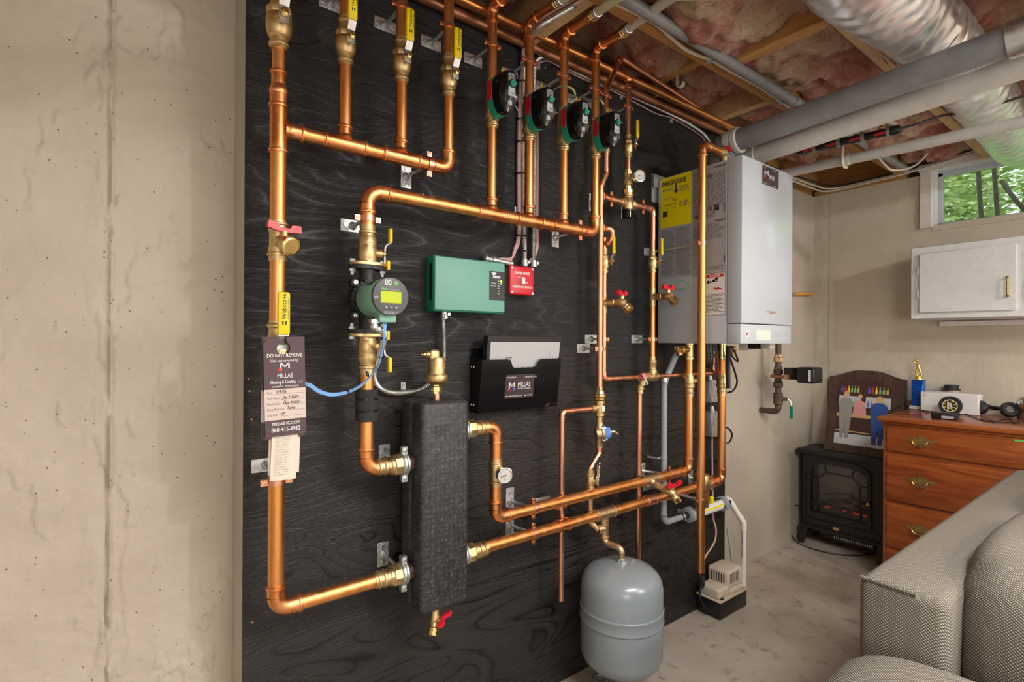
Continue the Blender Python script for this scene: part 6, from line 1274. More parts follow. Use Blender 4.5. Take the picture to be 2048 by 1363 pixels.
# perforated white J-hook
q = WY(1363, 175, YK1-.0); hx = WY(1361, 160, -.10).x; zh = WY(1358, 172, -.10).z
pts = [(hx, -.085, 2.44), (hx, -.085, zh+.02)]+[(hx, -.1+.015*math.cos(a), zh+.014+.016*math.sin(a)) for a in [-PI*k/8 for k in range(0, 9)]]
mb = MB()
for i in range(len(pts)-1):
    a, b_ = Vector(pts[i]), Vector(pts[i+1]); d = b_-a; mb.obox((a+b_)/2, d, X_, d.cross(X_), d.length/2+.001, .009, .0014)
t = thing('pipe_hook', 'white perforated plastic hook holding the thin ceiling pipe', 'hook', (hx, -.1, zh)); obj('strap', mb, 'pvc_white', t)
for k in range(6): obj('hole', MB().lathe((hx, -.0872, zh+.035+k*.028), (0, -1, 0), [(.0035, 0), (.0035, .0006)], 10), 'ink_grey', t)
# grey conduit and white cable on the long joist
yg = (WZ(1364, 60, 2.205).y+WZ(1600, 215, 2.205).y)/2
t = thing('plastic_conduit', 'grey plastic conduit hung beside the long brown joist', 'pipe', (.5, yg, 2.205)); obj('pipe', MB().cyl((.3, yg, 2.205), (3.5, yg, 2.205), .0175), 'pvc_grey', t)
xc = WZ(1588, 207, 2.205).x; obj('coupling', MB().lathe((xc, yg, 2.205), X_, [(.0177, -.03), (.0205, -.029), (.0205, .029), (.0177, .03)], 20), 'pvc_grey', t)
cz = ((1200, -14), (1238, 10), (1277, 29), (1315, 51), (1340, 73), (1369, 97), (1398, 111), (1422, 119), (1444, 133), (1485, 155), (1519, 174), (1562, 203), (1591, 223), (1640, 262))
pts = [WZ(a, b_, 2.212) for a, b_ in cz]
t = thing('electric_cable', 'white electric cable wandering along the long brown joist', 'cable', pts[6], 'white ceiling cables'); obj('cable', MB().tube(bez(pts, 5), .0062, 8), 'cable_white', t)
for (a, b_) in ((1420, 119), (1563, 203)): q = WZ(a, b_, 2.212); obj('blue_staple', MB().obox(q, X_, (0, 1, 0), Z_, .004, .011, .009), 'cable_blue', t)
# big vent pipes leaving the boiler
V0, V1 = Vector((2.10, -.20, 2.065)), Vector((2.10, -1.95, 2.19))
q0 = WX(1470, 283, 1.985); q1 = WX(2044, 72, 1.985); dv = (q1-q0).normalized(); V0 = q0+dv*-.06; V1 = q0+dv*1.7
t = thing('vent_pipe', 'dark grey exhaust vent pipe running out from the boiler top', 'pipe', V0, 'boiler vent pipes')
obj('pipe', MB().cyl(V0, V1, .0425, 32), 'pvc_grey', t)
obj('elbow', MB().tube(arc(V0+dv*.1, V0, Vector((V0.x, V0.y, BZ1)), .06, 8), .049, 24).cyl((V0.x, V0.y, BZ1), (V0.x, V0.y, V0.z-.055), .049, 24) if V0.z-.06 > BZ1 else MB().tube([(V0.x, V0.y, BZ1-.005), V0, V0+dv*.03], .049, 24), 'pvc_grey', t)
obj('vent_collar', MB().lathe(q0, dv, [(.046, -.03), (.0505, -.028), (.0505, -.006), (.048, -.004), (.048, .004), (.052, .006), (.052, .022), (.046, .024)], 32), 'pvc_light', t)
qq = q0+dv*-.008+Vector((-.040, 0, -.034)); obj('warning_sticker', MB().obox(qq+Vector((-.010, 0, -.006)), dv, (1, 0, -.9), (.9, 0, 1), .016, .014, .0006), 'ink_red', t, 0)
obj('coupling', MB().lathe(q1, dv, [(.046, -.03), (.051, -.028), (.051, .028), (.046, .03)], 32), 'steel', t)
q0 = WX(1496, 316, 2.14); q1 = WX(2048, 132, 2.14); dv = (q1-q0).normalized(); t = thing('vent_pipe', 'pale air intake pipe running just below the dark vent pipe', 'pipe', q0, 'boiler vent pipes')
obj('pipe', MB().cyl(q0-dv*.05, q0+dv*1.7, .0375, 28), 'pvc_light', t); obj('elbow', MB().tube([(2.14, q0.y+.06, BZ1-.01), (2.14, q0.y+.055, q0.z-.03), q0+dv*-.02, q0+dv*.03], .041, 24), 'pvc_light', t)
obj('collar', MB().lathe(q0+dv*.02, dv, [(.038, -.02), (.0425, -.019), (.0425, .019), (.038, .02)], 28), 'pvc_light', t)
# thin white pipe farther on
q0 = WX(1594, 341, 2.75); q1 = WX(2048, 243, 2.75); dv = (q1-q0).normalized(); t = thing('plastic_pipe', 'thin white plastic pipe crossing below the foil duct toward the window', 'pipe', q0, 'plastic heating pipes'); obj('pipe', MB().cyl(q0-dv*.12, q0+dv*1.3, .0235, 24), 'pvc_light', t); obj('coupling', MB().lathe(q0+dv*.22, dv, [(.0237, -.02), (.0265, -.019), (.0265, .019), (.0237, .02)], 20), 'pvc_light', t)
q = WX(1690, 320, 2.75); obj('hanger_strap', MB().tube(bez([(q.x, q.y, 2.22), (q.x-.03, q.y, q.z+.03), (q.x-.026, q.y, q.z-.026), (q.x+.02, q.y, q.z-.030), (q.x+.03, q.y, q.z+.01)], 5), .006, 8), 'cable_white', t)
# manifold with four red valves
xM = 2.56; q0 = WX(1597, 303, xM); q1 = WX(1795, 259, xM); dv = (q1-q0).normalized(); t = thing('valve_manifold', 'black plastic manifold with four small red handled valves', 'manifold', q0)
obj('trunk', MB().lathe(q0, dv, [(.014, 0), (.019, .004), (.019, .03), (.016, .032), (.016, (q1-q0).length-.03), (.019, (q1-q0).length-.028), (.019, (q1-q0).length), (.012, (q1-q0).length+.012)], 16), 'black_plastic', t)
L_ = (q1-q0).length
for k, s_ in enumerate((.12, .38, .62, .86)):
    c = q0+dv*(L_*s_); obj('outlet', MB().lathe(c, (.7, .25, .65), [(.010, .010), (.010, .030), (.0125, .031), (.0125, .050)], 10), 'brass', t); obj('trunk_ring', MB().lathe(c+dv*.025, dv, [(.0205, -.006), (.0205, .006)], 14), 'pvc_grey', t)
    e = c+Vector((-.012, -.004, -.006)); obj('red_handle', MB().rbox((e.x-.006, e.y-.030, e.z-.004), (e.x+.006, e.y+.030, e.z+.008), .004, 2), 'red_plastic', t)
    e2 = c+Vector((.7, .25, .65)).normalized()*.05; obj('plastic_line', MB().tube(bez([e2, e2+Vector((.06, .01, .05)), e2+Vector((.25, .02, .09))], 4), .0095, 10), 'pvc_light' if k else 'copper', t)
# black and white loose cables
def cable(pts, r, mat, label, name='electric_cable', grp='white ceiling cables', cat='cable', n=6): return single(name, MB().tube(bez(pts, n), r, 8), mat, label, cat, grp)
cable([WX(1797, 258, 2.62), WX(1840, 246, 2.66), WX(1885, 231, 2.72), WX(1950, 222, 2.74), WX(2048, 191, 2.78), WX(2120, 165, 2.8)], .0050, 'cable_black', 'black cable sagging from the red valves toward the right edge', grp='ceiling cables')
cable([WX(1690, 270, 2.95), WX(1747, 306, 3.0), WX(1764, 323, 3.05), WX(1782, 339, 3.1), WX(1811, 338, 3.2), WX(1835, 327, 3.3), WX(1855, 307, 3.35)], .0048, 'cable_white', 'white cable looping down near the window corner')
for k in range(3):
    pts = [(2.3, .07-.012*k, 2.215+.004*k), (2.9, .05-.01*k, 2.20+.006*k), (3.45, .06-.02*k, 2.205+.01*k), (XW-.03, .03-.02*k, 2.212+.012*k), (XW-.035+.006*k, -.2, 2.214+.010*k), (XW-.035+.01*k, -.42, 2.225+.011*k), (XW-.02, -.7, 2.26+.012*k)]
    cable(pts, .0055, ('cable_white', 'cable_white', 'cable_black')[k], ('upper white cable along the top of the corner walls', 'lower white cable along the top of the corner walls', 'black cable along the top of the corner walls')[k], n=8)
# foil duct
def duct():
    mb = MB(); nu, nv = 420, 56
    def fn(u, w):
        x = .55+u*3.1; a = 2*PI*w
        base = .100-.004*math.sin(x*2.1)+(.030*max(0, 1-abs(x-1.55)/.42))
        wr = .0030*math.sin(x*95+4.5*fbm(x*3, math.cos(a)*2, math.sin(a)*2)+2.2*math.sin(a*2))*(.4+.6*abs(fbm(x*2.4, math.cos(a), math.sin(a)+4)))
        r = base+wr+.006*fbm(x*4, math.cos(a)*1.6, math.sin(a)*1.6)
        yc_ = -.862+.008*math.sin(x*2); zc_ = 2.238+.008*math.cos(x*2.3)
        return (x, yc_+r*math.cos(a), zc_+r*math.sin(a))
    return mb.grid(fn, nu, nv)
t = thing('foil_duct', 'shiny silver foil duct hanging between the joists at upper right', 'duct', (2.1, -.885, 2.1)); obj('sleeve', duct(), 'foil', t, 70)
mb = MB(); mb.grid(lambda u, w: (2.05+.05*u, -.862+.112*math.cos(PI*(1.05+.85*w)), 2.238+.112*math.sin(PI*(1.05+.85*w))), 4, 24); obj('tape_band', mb, 'foil', t)

# ================================================================ wall cabinet under the window
xf = XW-.28; c0 = WX(1822, 496, xf); cb = WX(1822, 638, xf); cy0 = c0.y; cy1 = cy0-1.28; cz1 = c0.z; cz0 = cb.z
t = thing('wall_cabinet', 'white wall cabinet under the basement window', 'cabinet', (XW-.14, (cy0+cy1)/2, cz0))
obj('body', MB().rbox((xf, cy1, cz0), (XW, cy0, cz1), .003, 1), 'white_paint', t)
da = WX(1838.5, 508, xf-.018); db = WX(2032, 600, xf-.018); dz1 = da.z; dz0 = WX(1839, 625, xf-.018).z
for k in range(2):
    y0_ = da.y-k*(da.y-db.y+.06); y1_ = y0_-(da.y-db.y); d_ = obj('door', MB().rbox((xf-.018, y1_, dz0), (xf, y0_, dz1), .002, 1), 'white_paint', t)
    hy = y0_-(y0_-y1_)*.93 if k == 0 else y0_-(y0_-y1_)*.07; zc2 = WX(2020, 572, xf-.03).z
    obj('handle', MB().tube(bez([(xf-.018, hy, zc2-.045), (xf-.034, hy, zc2-.045), (xf-.042, hy, zc2-.036), (xf-.042, hy, zc2+.036), (xf-.034, hy, zc2+.045), (xf-.018, hy, zc2+.045)], 4), .0050, 10), 'antique_brass', d_)
    for zz in (WX(1836, 542, xf).z, WX(1836, 588, xf).z): obj('hinge', MB().rbox((xf-.014, y0_+.001, zz-.025), (xf, y0_+.012, zz+.025), .002, 1), 'white_paint', d_)
single('mounting_rail', MB().rbox((XW-.022, cy1-.1, cz0-.035), (XW, cy0-.06, cz0-.006), .002, 1), 'trim_white', 'painted wooden rail on the wall below the white cabinet', 'rail')

# ================================================================ electric stove
FX = 3.42
def FP(px, py, x=None): q = WX(px, py, FX if x is None else x); return q
fy0 = WX(1604, 985, FX).y; fy1 = -.36; fz1 = WX(1600, 902, FX).z; zbase = WX(1606, 1048, FX).z
t = thing('electric_stove', 'black electric stove with arched glass door in the corner', 'stove', (FX+.12, (fy0+fy1)/2, 0))
obj('top', MB().rbox((FX-.025, fy1-.02, fz1-.004), (XW-.02, min(YC-.004, fy0+.025), fz1+.024), .006, 2), 'stove_black', t)
fw_ = fy0-fy1
def fp(u, z, d=0): return (FX-d, fy0-fw_*u, z)
zwa, zwb = WX(1624, 1016, FX).z, WX(1680, 935, FX).z
# shell round the firebox (open at the front)
mb = MB().box((FX+.004, fy1, zbase), (FX+.010, fy0, zwa-.05)).box((FX+.004, fy0-.015, zbase), (XW-.03, fy0, fz1)).box((FX+.004, fy1, zbase), (XW-.03, fy1+.015, fz1)).box((XW-.06, fy1, zbase), (XW-.03, fy0, fz1)).box((FX+.004, fy1, fz1-.02), (XW-.03, fy0, fz1-.004)).box((FX+.004, fy1, zbase), (XW-.03, fy0, zbase+.02)); obj('shell', mb, 'stove_black', t)
obj('firebox_lining', MB().box((XW-.066, fy1+.016, zbase+.02), (XW-.061, fy0-.016, fz1-.022)), 'stove_lining', t)
# door with arched opening
def arch_poly(u0, u1, z0, z1, rise, n=14):
    a0 = fw_*u0; a1 = fw_*u1; pol = [(a0, z0), (a1, z0)]
    for k in range(n+1):
        s_ = k/n; an = PI*s_; pol.append(((a0+a1)/2+(a1-a0)/2*math.copysign(abs(math.cos(an))**.55, math.cos(an)), z1-rise+rise*math.sin(an)**.75 if math.sin(an) > 0 else z1-rise))
    return pol
def frame_mb(out, inn, d0, d1):
    mb = MB(); n = len(out); ex = Vector((0, -1, 0)); O = Vector((FX, fy0, 0))
    A = [O+ex*a+Z_*z+X_*-d0 for a, z in out]; B = [O+ex*a+Z_*z+X_*-d0 for a, z in inn]; C_ = [O+ex*a+Z_*z+X_*-d1 for a, z in out]; D = [O+ex*a+Z_*z+X_*-d1 for a, z in inn]
    fs = []
    for i in range(n):
        j = (i+1) % n; fs += [(2*n+i, 2*n+j, 3*n+j, 3*n+i), (i, j, n+j, n+i), (i, j, 2*n+j, 2*n+i), (n+i, n+j, 3*n+j, 3*n+i)]
    return mb.add(A+B+C_+D, fs)
zd1 = fz1-.025; door_in = arch_poly(.13, .80, zwa-.012, zwb+.012, .075); rect = [(fw_*.02, zwa-.10), (fw_*.98, zwa-.10)]
n_ = 15; outp = [(fw_*.02, zbase+.01), (fw_*.98, zbase+.01)]
for k in range(n_): s_ = k/(n_-1); outp.append((fw_*(.98-.96*s_), fz1-.006))
obj('front_plate', frame_mb(outp, door_in, -.004, .006), 'stove_black', t, 25)
dr = obj('door_frame', frame_mb(arch_poly(.085, .845, zwa-.045, zwb+.040, .085), arch_poly(.13, .80, zwa-.010, zwb+.010, .075), .004, .020), 'stove_black', t, 25)
obj('glass', MB().prism(arch_poly(.125, .805, zwa-.012, zwb+.012, .075), (FX-.004, fy0, 0), (0, -1, 0), (0, 0, 1), .002), 'stove_glass', dr, 0)
O = Vector((FX-.012, fy0, 0))
def bar(a, b_): return MB().tube([O+Vector((0, -fw_*a[0], a[1])), O+Vector((0, -fw_*b_[0], b_[1]))], .0042, 8)
zi = zwa-.01; zj = zwb; hz = zj-zi
for a, b_ in (((.13, zi+hz*.20), (.80, zi+hz*.20)), ((.215, zi), (.215, zi+hz*.72)), ((.72, zi), (.72, zi+hz*.72)), ((.13, zi+hz*.70), (.215, zi+hz*.72)), ((.72, zi+hz*.72), (.80, zi+hz*.70)), ((.215, zi+hz*.72), (.32, zi+hz*.86)), ((.32, zi+hz*.86), (.62, zi+hz*.86)), ((.62, zi+hz*.86), (.72, zi+hz*.72)), ((.32, zi+hz*.86), (.29, zi+hz)), ((.62, zi+hz*.86), (.65, zi+hz))): obj('glazing_bar', bar(a, b_), 'stove_black', dr)
obj('door_knob', MB().lathe(O+Vector((-.006, -fw_*.825, zi+hz*.40)), (-1, 0, 0), [(.004, 0), (.005, .01), (.011, .012), (.012, .020), (.007, .026)], 14), 'brass_shiny', dr)
obj('badge', MB().prism([(.018*math.cos(a), .010*math.sin(a)) for a in [2*PI*k/18 for k in range(18)]], O+Vector((.004, -fw_*.44, zwa-.085)), (0, -1, 0), (0, 0, 1), .003), 'brass_shiny', t)
obj('lower_panel', MB().rbox((FX-.010, fy1+.025, zbase+.025), (FX-.004, fy0-.025, zwa-.055), .002, 1), 'stove_black', t)
obj('base_ledge', MB().rbox((FX-.022, fy1-.005, zbase-.008), (FX+.08, fy0+.006, zbase+.012), .004, 2), 'stove_black', t)
for k, yy in enumerate((fy0-.012, fy1+.02)):
    for xx in (FX+.004, XW-.06): mb = MB(); mb.add([(xx-.012, yy+.016, zbase), (xx+.03, yy+.016, zbase), (xx+.03, yy-.03, zbase), (xx-.012, yy-.03, zbase), (xx-.030, yy+.022, .002), (xx-.006, yy+.022, .002), (xx-.006, yy-.004, .002), (xx-.030, yy-.004, .002)], [(0, 1, 2, 3), (4, 7, 6, 5), (0, 4, 5, 1), (1, 5, 6, 2), (2, 6, 7, 3), (3, 7, 4, 0)]); obj('foot', mb, 'stove_black', t, 20)
hg = obj('heater_grille', MB().rbox((FX+.01, fy1+.06, zbase-.045), (FX+.06, fy0-.13, zbase-.012), .003, 1), 'black_plastic', t)
for k in range(18): obj('grille_dot', MB().box((FX+.0085, fy1+.07+k*.0115, zbase-.034), (FX+.0101, fy1+.074+k*.0115, zbase-.022)), 'steel', hg, 0)
rnd = random.Random(3)
for k, (ya, yb, zz, an) in enumerate(((.25, .62, .035, .15), (.40, .78, .05, -.25), (.22, .55, .075, .35), (.5, .74, .085, -.3))):
    a = Vector((FX+.06+.02*k, fy0-fw_*ya, zi+zz)); b_ = Vector((FX+.10, fy0-fw_*yb, zi+zz+an*.1)); d = b_-a
    obj('log', MB().lathe(a, d, [(.012, 0), (.020, .004), (.022, d.length*.3), (.018, d.length*.6), (.021, d.length-.004), (.012, d.length)], 9), 'ash_log', t)
obj('ember_bed', MB().grid(lambda u, w: (FX+.02+.12*w, fy0-fw_*(.14+.66*u), zi+.012+.016*abs(fbm(u*14, w*8, 2))), 24, 8), 'ash_log', t)
for k, (ya, xx) in enumerate(((.28, .035), (.31, .04), (.62, .035), (.66, .03), (.74, .035), (.5, .04))): c = Vector((FX+xx, fy0-fw_*ya, zi+.030)); obj('ember', MB().ball(c, .008, .012, .005, 7, 5), 'ember', t)
# power cord of the stove
q0 = WX(1596, 1010, FX+.05); pts = [q0, WZ(1583, 1012, .36), WZ(1575, 1035, .2), WZ(1580, 1062, .06), WZ(1597, 1085, .006), WZ(1640, 1101, .006), WZ(1690, 1109, .006), WZ(1735, 1108, .006), WZ(1765, 1100, .006)]
pts[0] = Vector((FX+.03, fy0+.004, WX(1597, 1008, FX).z)); yy = fy0+.02
pts[1] = WX(1586, 1012, FX-.0); pts[2] = WX(1575, 1036, FX-.02); pts[3] = WX(1580, 1062, FX-.04)
obj('power_cord', MB().tube(bez(pts, 8), .0035, 8), 'cable_black', t)

# ================================================================ framed picture on the stove
bx, tx = 3.50, XW-.030; zst = fz1+.0245
bl = WX(1648, 884, bx); br = WX(1795, 908, bx); tl = WX(1660, 750, tx); tr = WX(1813, 760, tx); 
bl = Vector((bx, bl.y, zst)); br = Vector((bx, br.y-.01, zst)); tl = Vector((tx, tl.y, (tl.z+tr.z)/2)); tr = Vector((tx, tr.y, tl.z))
up_ = (tl-bl); hP = up_.length; wP = (br-bl).length; eyP = Vector((tx-bx, 0, tl.z-bl.z)).normalized(); exP = Vector((0, -1, 0)); ins = tl.y-bl.y
sft = -ins
def PP(u, v): a = bl.lerp(br, u); b_ = tl.lerp(tr, u); return a.lerp(b_, v)
nP = exP.cross(eyP)
t = thing('framed_picture', 'dark wood framed bar scene picture with arched top leaning on the wall', 'picture', (bl+br)/2)
def outl(m, n=16):
    pol = [PP(m, m), PP(1-m, m), PP(1-m, 1-m*.3)]
    for k in range(1, n): u = (1-m)-(1-2*m)*k/n; s_ = 1-abs(2*u-1); pol.append(PP(u, 1-m*.3)+eyP*(hP*.095*(.5-.5*math.cos(PI*min(1, s_*1.25)))))
    pol.append(PP(m, 1-m*.3)); return pol
o_ = outl(0); mb = MB(); n = len(o_); mb.add(o_+[p-nP*.022 for p in o_], [tuple(range(n)), tuple(range(n, 2*n))[::-1]]+[(i, (i+1) % n, n+(i+1) % n, n+i) for i in range(n)]); bk = obj('frame_board', mb, 'dark_wood', t, 25)
def patch(name, pol, mat, lift, par): 
    P_ = [PP(u, v)+nP*lift for u, v in pol]; n = len(P_); mb = MB().add(P_+[p-nP*.0012 for p in P_], [tuple(range(n)), tuple(range(n, 2*n))[::-1]]+[(i, (i+1) % n, n+(i+1) % n, n+i) for i in range(n)]); return obj(name, mb, mat, par, 0)
pm('pic_brown', srgb(70, 42, 38), None, .5); pm('pic_floor', srgb(206, 208, 212), None, .5); pm('pic_grey', srgb(150, 150, 146), None, .5); pm('pic_pink', srgb(214, 150, 150), None, .5); pm('pic_blue', srgb(40, 84, 160), None, .5); pm('pic_tan', srgb(206, 172, 120), None, .5); pm('pic_shelf', srgb(190, 196, 200), None, .5)
pic = patch('print', [(.13, .10), (.86, .10), (.86, .86), (.75, .94), (.5, .98), (.24, .94), (.13, .86)], 'pic_brown', .0014, t)
patch('picture_floor', [(.13, .10), (.86, .10), (.86, .24), (.13, .24)], 'pic_floor', .0018, pic)
for (u0, u1) in ((.16, .46), (.52, .84)):
    patch('picture_shelf', [(u0, .60), (u1, .60), (u1, .74), (u0, .74)], 'pic_shelf', .0018, pic)
    for k in range(6):
        u = u0+.02+(u1-u0-.04)*k/6; mt = ('ink_blue', 'ink_red', 'label_yellow', 'pic_grey', 'ink_green', 'pic_tan')[k]
        for vb in (.61, .79): patch('picture_bottle', [(u, vb), (u+.03, vb), (u+.03, vb+.05), (u+.02, vb+.06), (u+.02, vb+.09), (u+.01, vb+.09), (u+.01, vb+.06), (u, vb+.05)], mt, .0022, pic)
patch('picture_counter', [(.14, .46), (.86, .46), (.86, .50), (.14, .50)], 'pic_tan', .0018, pic); patch('picture_rail', [(.14, .27), (.60, .26), (.60, .275), (.14, .285)], 'pic_tan', .0020, pic)
# plain standing shapes in place of the drawn figures
def shape(u, v0, v1, w, mt, nm):
    h = v1-v0; body = patch(nm, [(u-w*.32, v0), (u-w*.06, v0), (u, v0+h*.42), (u+w*.06, v0), (u+w*.34, v0), (u+w*.5, v0+h*.5), (u+w*.55, v0+h*.78), (u+w*.25, v0+h*.86), (u-w*.25, v0+h*.86), (u-w*.55, v0+h*.78), (u-w*.5, v0+h*.5)], mt, .0026, pic)
    patch(nm+'_head', [(u+w*.24*math.cos(a), v0+h*.935+h*.07*math.sin(a)) for a in [2*PI*k/10 for k in range(10)]], 'pic_tan', .0026, pic)
shape(.26, .18, .80, .17, 'pic_grey', 'grey_shape'); shape(.70, .14, .76, .20, 'pic_blue', 'blue_shape'); patch('pink_shape', [(.36, .50), (.54, .50), (.52, .66), (.44, .70), (.37, .66)], 'pic_pink', .0024, pic); patch('pink_shape_head', [(.445+.03*math.cos(a), .74+.035*math.sin(a)) for a in [2*PI*k/10 for k in range(10)]], 'pic_tan', .0024, pic)

# ================================================================ dresser
DX = 3.10; dq = WX(1766, 900, DX); dy0 = dq.y; dy1 = dy0-1.25; dzt = WX(1760, 832, DX-.03).z
t = thing('dresser', 'orange-brown wooden dresser with brass pulls', 'dresser', (DX+.25, (dy0+dy1)/2, 0))
obj('carcass', MB().rbox((DX, dy1, .03), (XW-.04, dy0, dzt-.028), .003, 1), 'maple', t); obj('top', MB().rbox((DX-.032, dy1-.02, dzt-.022), (XW-.03, dy0+.016, dzt), .006, 3), 'maple', t)
obj('moulding', MB().rbox((DX-.018, dy1-.008, dzt-.036), (DX+.02, dy0+.006, dzt-.022), .005, 2).rbox((DX-.010, dy1-.004, dzt-.050), (DX+.02, dy0+.003, dzt-.036), .004, 2), 'maple', t); obj('plinth', MB().rbox((DX-.008, dy1, .0), (DX+.3, dy0+.002, .07), .004, 1), 'maple', t)
zr = [(WX(1774, 851, DX).z, WX(1774, 900, DX).z), (WX(1774, 908, DX).z, WX(1774, 997, DX).z), (WX(1774, 1004, DX).z, WX(1774, 1090, DX).z)]
zr.append((zr[2][1]-.015, .09))
hp_ = [WX(1840, 883, DX-.02), WX(1840, 964, DX-.02), WX(1829, 1058, DX-.02)]
def pull(par, y, z, s=1.0):
    pol = [(-.052, .004), (-.040, .012), (-.030, .006), (-.020, .016), (-.010, .014), (-.006, .022), (0, .018), (.006, .022), (.010, .014), (.020, .016), (.030, .006), (.040, .012), (.052, .004), (.038, -.004), (.026, -.004), (.020, -.016), (.010, -.020), (0, -.026), (-.010, -.020), (-.020, -.016), (-.026, -.004), (-.038, -.004)]
    bp_ = obj('pull_plate', MB().prism([(a*s*1.15, b_*s*1.25) for a, b_ in pol], (DX-.0125, y, z), (0, -1, 0), (0, 0, 1), .0025), 'antique_brass', par, 20)
    obj('bail', MB().tube(bez([(DX-.014, y+.030, z+.004), (DX-.026, y+.030, z), (DX-.030, y+.022, z-.014), (DX-.030, y, z-.020), (DX-.030, y-.022, z-.014), (DX-.026, y-.030, z), (DX-.014, y-.030, z+.004)], 4), .0032, 8), 'antique_brass', par)
for i, (z1_, z0_) in enumerate(zr):
    d_ = obj('drawer', MB().rbox((DX-.012, dy1+.02, z0_), (DX+.03, dy0-.018, z1_), .006, 3), 'maple', t)
    z_ = hp_[i].z if i < 3 else (z1_+z0_)/2
    pull(d_, hp_[0].y, z_); pull(d_, dy1+(dy0-hp_[0].y), z_)
sl_ = WX(2035, 880, DX-.01); single('green_strip', MB().rbox((DX-.014, sl_.y-.06, zr[0][0]-.004), (DX+.02, sl_.y+.012, zr[0][0]+.004), .001, 1), 'ink_green', 'bit of green stuff pinched in the top dresser drawer', 'paper')
# things on the dresser
def DT(px, py, dz=0.0): return WZ(px, py, dzt+dz)
q = WX(1837, 800, 3.59); p = Vector((3.59, q.y, dzt)); s_ = (p-CAM).dot(_f)/FPX
t = thing('trophy', 'small trophy with blue column and gold figure on the dresser', 'trophy', p)
obj('base', MB().rbox((p.x-.035, p.y-.035, dzt), (p.x+.035, p.y+.035, dzt+.020), .003, 1), 'marble', t); hc = s_*52
cl = obj('column', MB().rbox((p.x-.026, p.y-.026, dzt+.020), (p.x+.026, p.y+.026, dzt+.020+hc), .003, 1), 'trophy_blue', t)
for k in range(10): obj('column_band', MB().box((p.x-.0268, p.y-.0268, dzt+.026+hc*k/10), (p.x+.0268, p.y+.0268, dzt+.028+hc*k/10)), 'trophy_dark', cl, 0)
z = dzt+.020+hc; obj('plinth', MB().lathe((p.x, p.y, z), Z_, [(.024, 0), (.024, .006), (.014, .010), (.016, .018), (.020, .022), (.010, .025)], 16), 'gold', t)
g = MB(); z += .022; f_ = lambda a, b_, c_: (p.x+a, p.y+b_, z+c_)
g.tube([f_(0, .008, 0), f_(-.006, .012, .020), f_(0, .004, .040)], [.004, .0055, .007], 8); g.tube([f_(0, -.012, 0), f_(-.004, -.010, .020), f_(0, -.002, .040)], [.004, .0055, .007], 8); g.tube([f_(0, 0, .038), f_(-.002, .002, .052), f_(-.004, .004, .068)], [.008, .0085, .0095], 10); g.ball(f_(-.006, .006, .084), .0085, .0085, .0095)
g.tube([f_(-.004, .012, .068), f_(-.012, .020, .078), f_(-.008, .012, .096)], [.004, .0035, .003], 8); g.tube([f_(-.004, -.004, .068), f_(-.014, -.014, .060), f_(-.020, -.004, .066)], [.004, .0035, .003], 8); g.ball(f_(-.008, .012, .100), .004); obj('figure', g, 'gold', t, 60)
q0 = DT(1842, 822); q1 = DT(1957, 828); bxx = q0.x+.03; t = thing('white_carton', 'low white box behind the hockey puck on the dresser', 'box', (bxx+.05, (q0.y+q1.y)/2, dzt))
ya, yb = WX(1841, 800, bxx).y, WX(1957, 800, bxx).y; zt2 = WX(1841, 782, bxx).z; obj('carton', MB().rbox((bxx, yb, dzt+.001), (bxx+.09, ya, zt2), .003, 1), 'label_white', t); obj('button_mark', MB().lathe((bxx, ya-.018, zt2-.018), (-1, 0, 0), [(.008, 0), (.008, .001), (.005, .0012)], 14), 'pvc_light', t)
q = DT(1901, 829); pc_ = Vector((q.x, q.y, dzt)); rP = (pc_-CAM).dot(_f)/FPX*18.5; c = Vector((q.x, q.y, dzt+rP)); t = thing('hockey_puck', 'black hockey puck with gold and white spoked letter, standing on edge', 'puck', pc_)
obj('puck', MB().lathe(c, (-1, 0, 0), [(rP*.97, -.012), (rP, -.010), (rP, .010), (rP*.97, .012)], 32), 'rubber_foam', t)
mb = MB().lathe(c+Vector((-.0122, 0, 0)), (-1, 0, 0), [(rP*.66, 0), (rP*.66, .0004), (rP*.58, .0004), (rP*.58, 0)], 32, False); obj('ring_print', mb, 'ink_cream', t, 0); mb = MB()
for k in range(8): a = PI/8+k*PI/4; mb.obox(c+Vector((-.0125, -.47*rP*math.cos(a), .47*rP*math.sin(a))), (0, -math.cos(a), math.sin(a)), X_, (0, math.sin(a), math.cos(a)), rP*.11, .0002, rP*.045)
obj('spokes_print', mb, 'label_yellow', t, 0); obj('letter_print', text_mb('B', rP*.85, c+Vector((-.0125, rP*.26, -rP*.30)), (0, -1, 0), Z_, bold=.04, lift=.0004), 'ink_cream', t, 0)
q = DT(1901, 818); q = Vector((bxx+.13, WX(1903, 790, bxx+.13).y, dzt)); s_ = (q-CAM).dot(_f)/FPX; zh = WX(1903, 786, q.x).z
t = thing('snowman_figurine', 'figurine head with black hat peeking over the white box', 'figurine', q); obj('body', MB().lathe(q, Z_, [(.030, 0), (.036, .02), (.030, .05), (.026, zh-dzt-.02)], 16), 'label_white', t); obj('head', MB().ball((q.x, q.y, zh), .033, .033, .028), 'skin_clay', t); zz = zh+.018
obj('hat', MB().lathe((q.x, q.y, zz), Z_, [(.040, 0), (.040, .006), (.031, .008), (.033, .026), (.020, .029)], 20), 'black_cast', t)
for dy in (-.011, .011): obj('eye', MB().ball((q.x-.031, q.y+dy, zh+.006), .004), 'ink_black', t)
a = DT(1862, 836); b_ = DT(1912, 838); t = thing('power_adapter', 'flat black power adapter on the front of the dresser', 'adapter', (a.x+.02, (a.y+b_.y)/2, dzt)); ya, yb = WX(1861, 828, a.x).y, WX(1912, 832, a.x).y
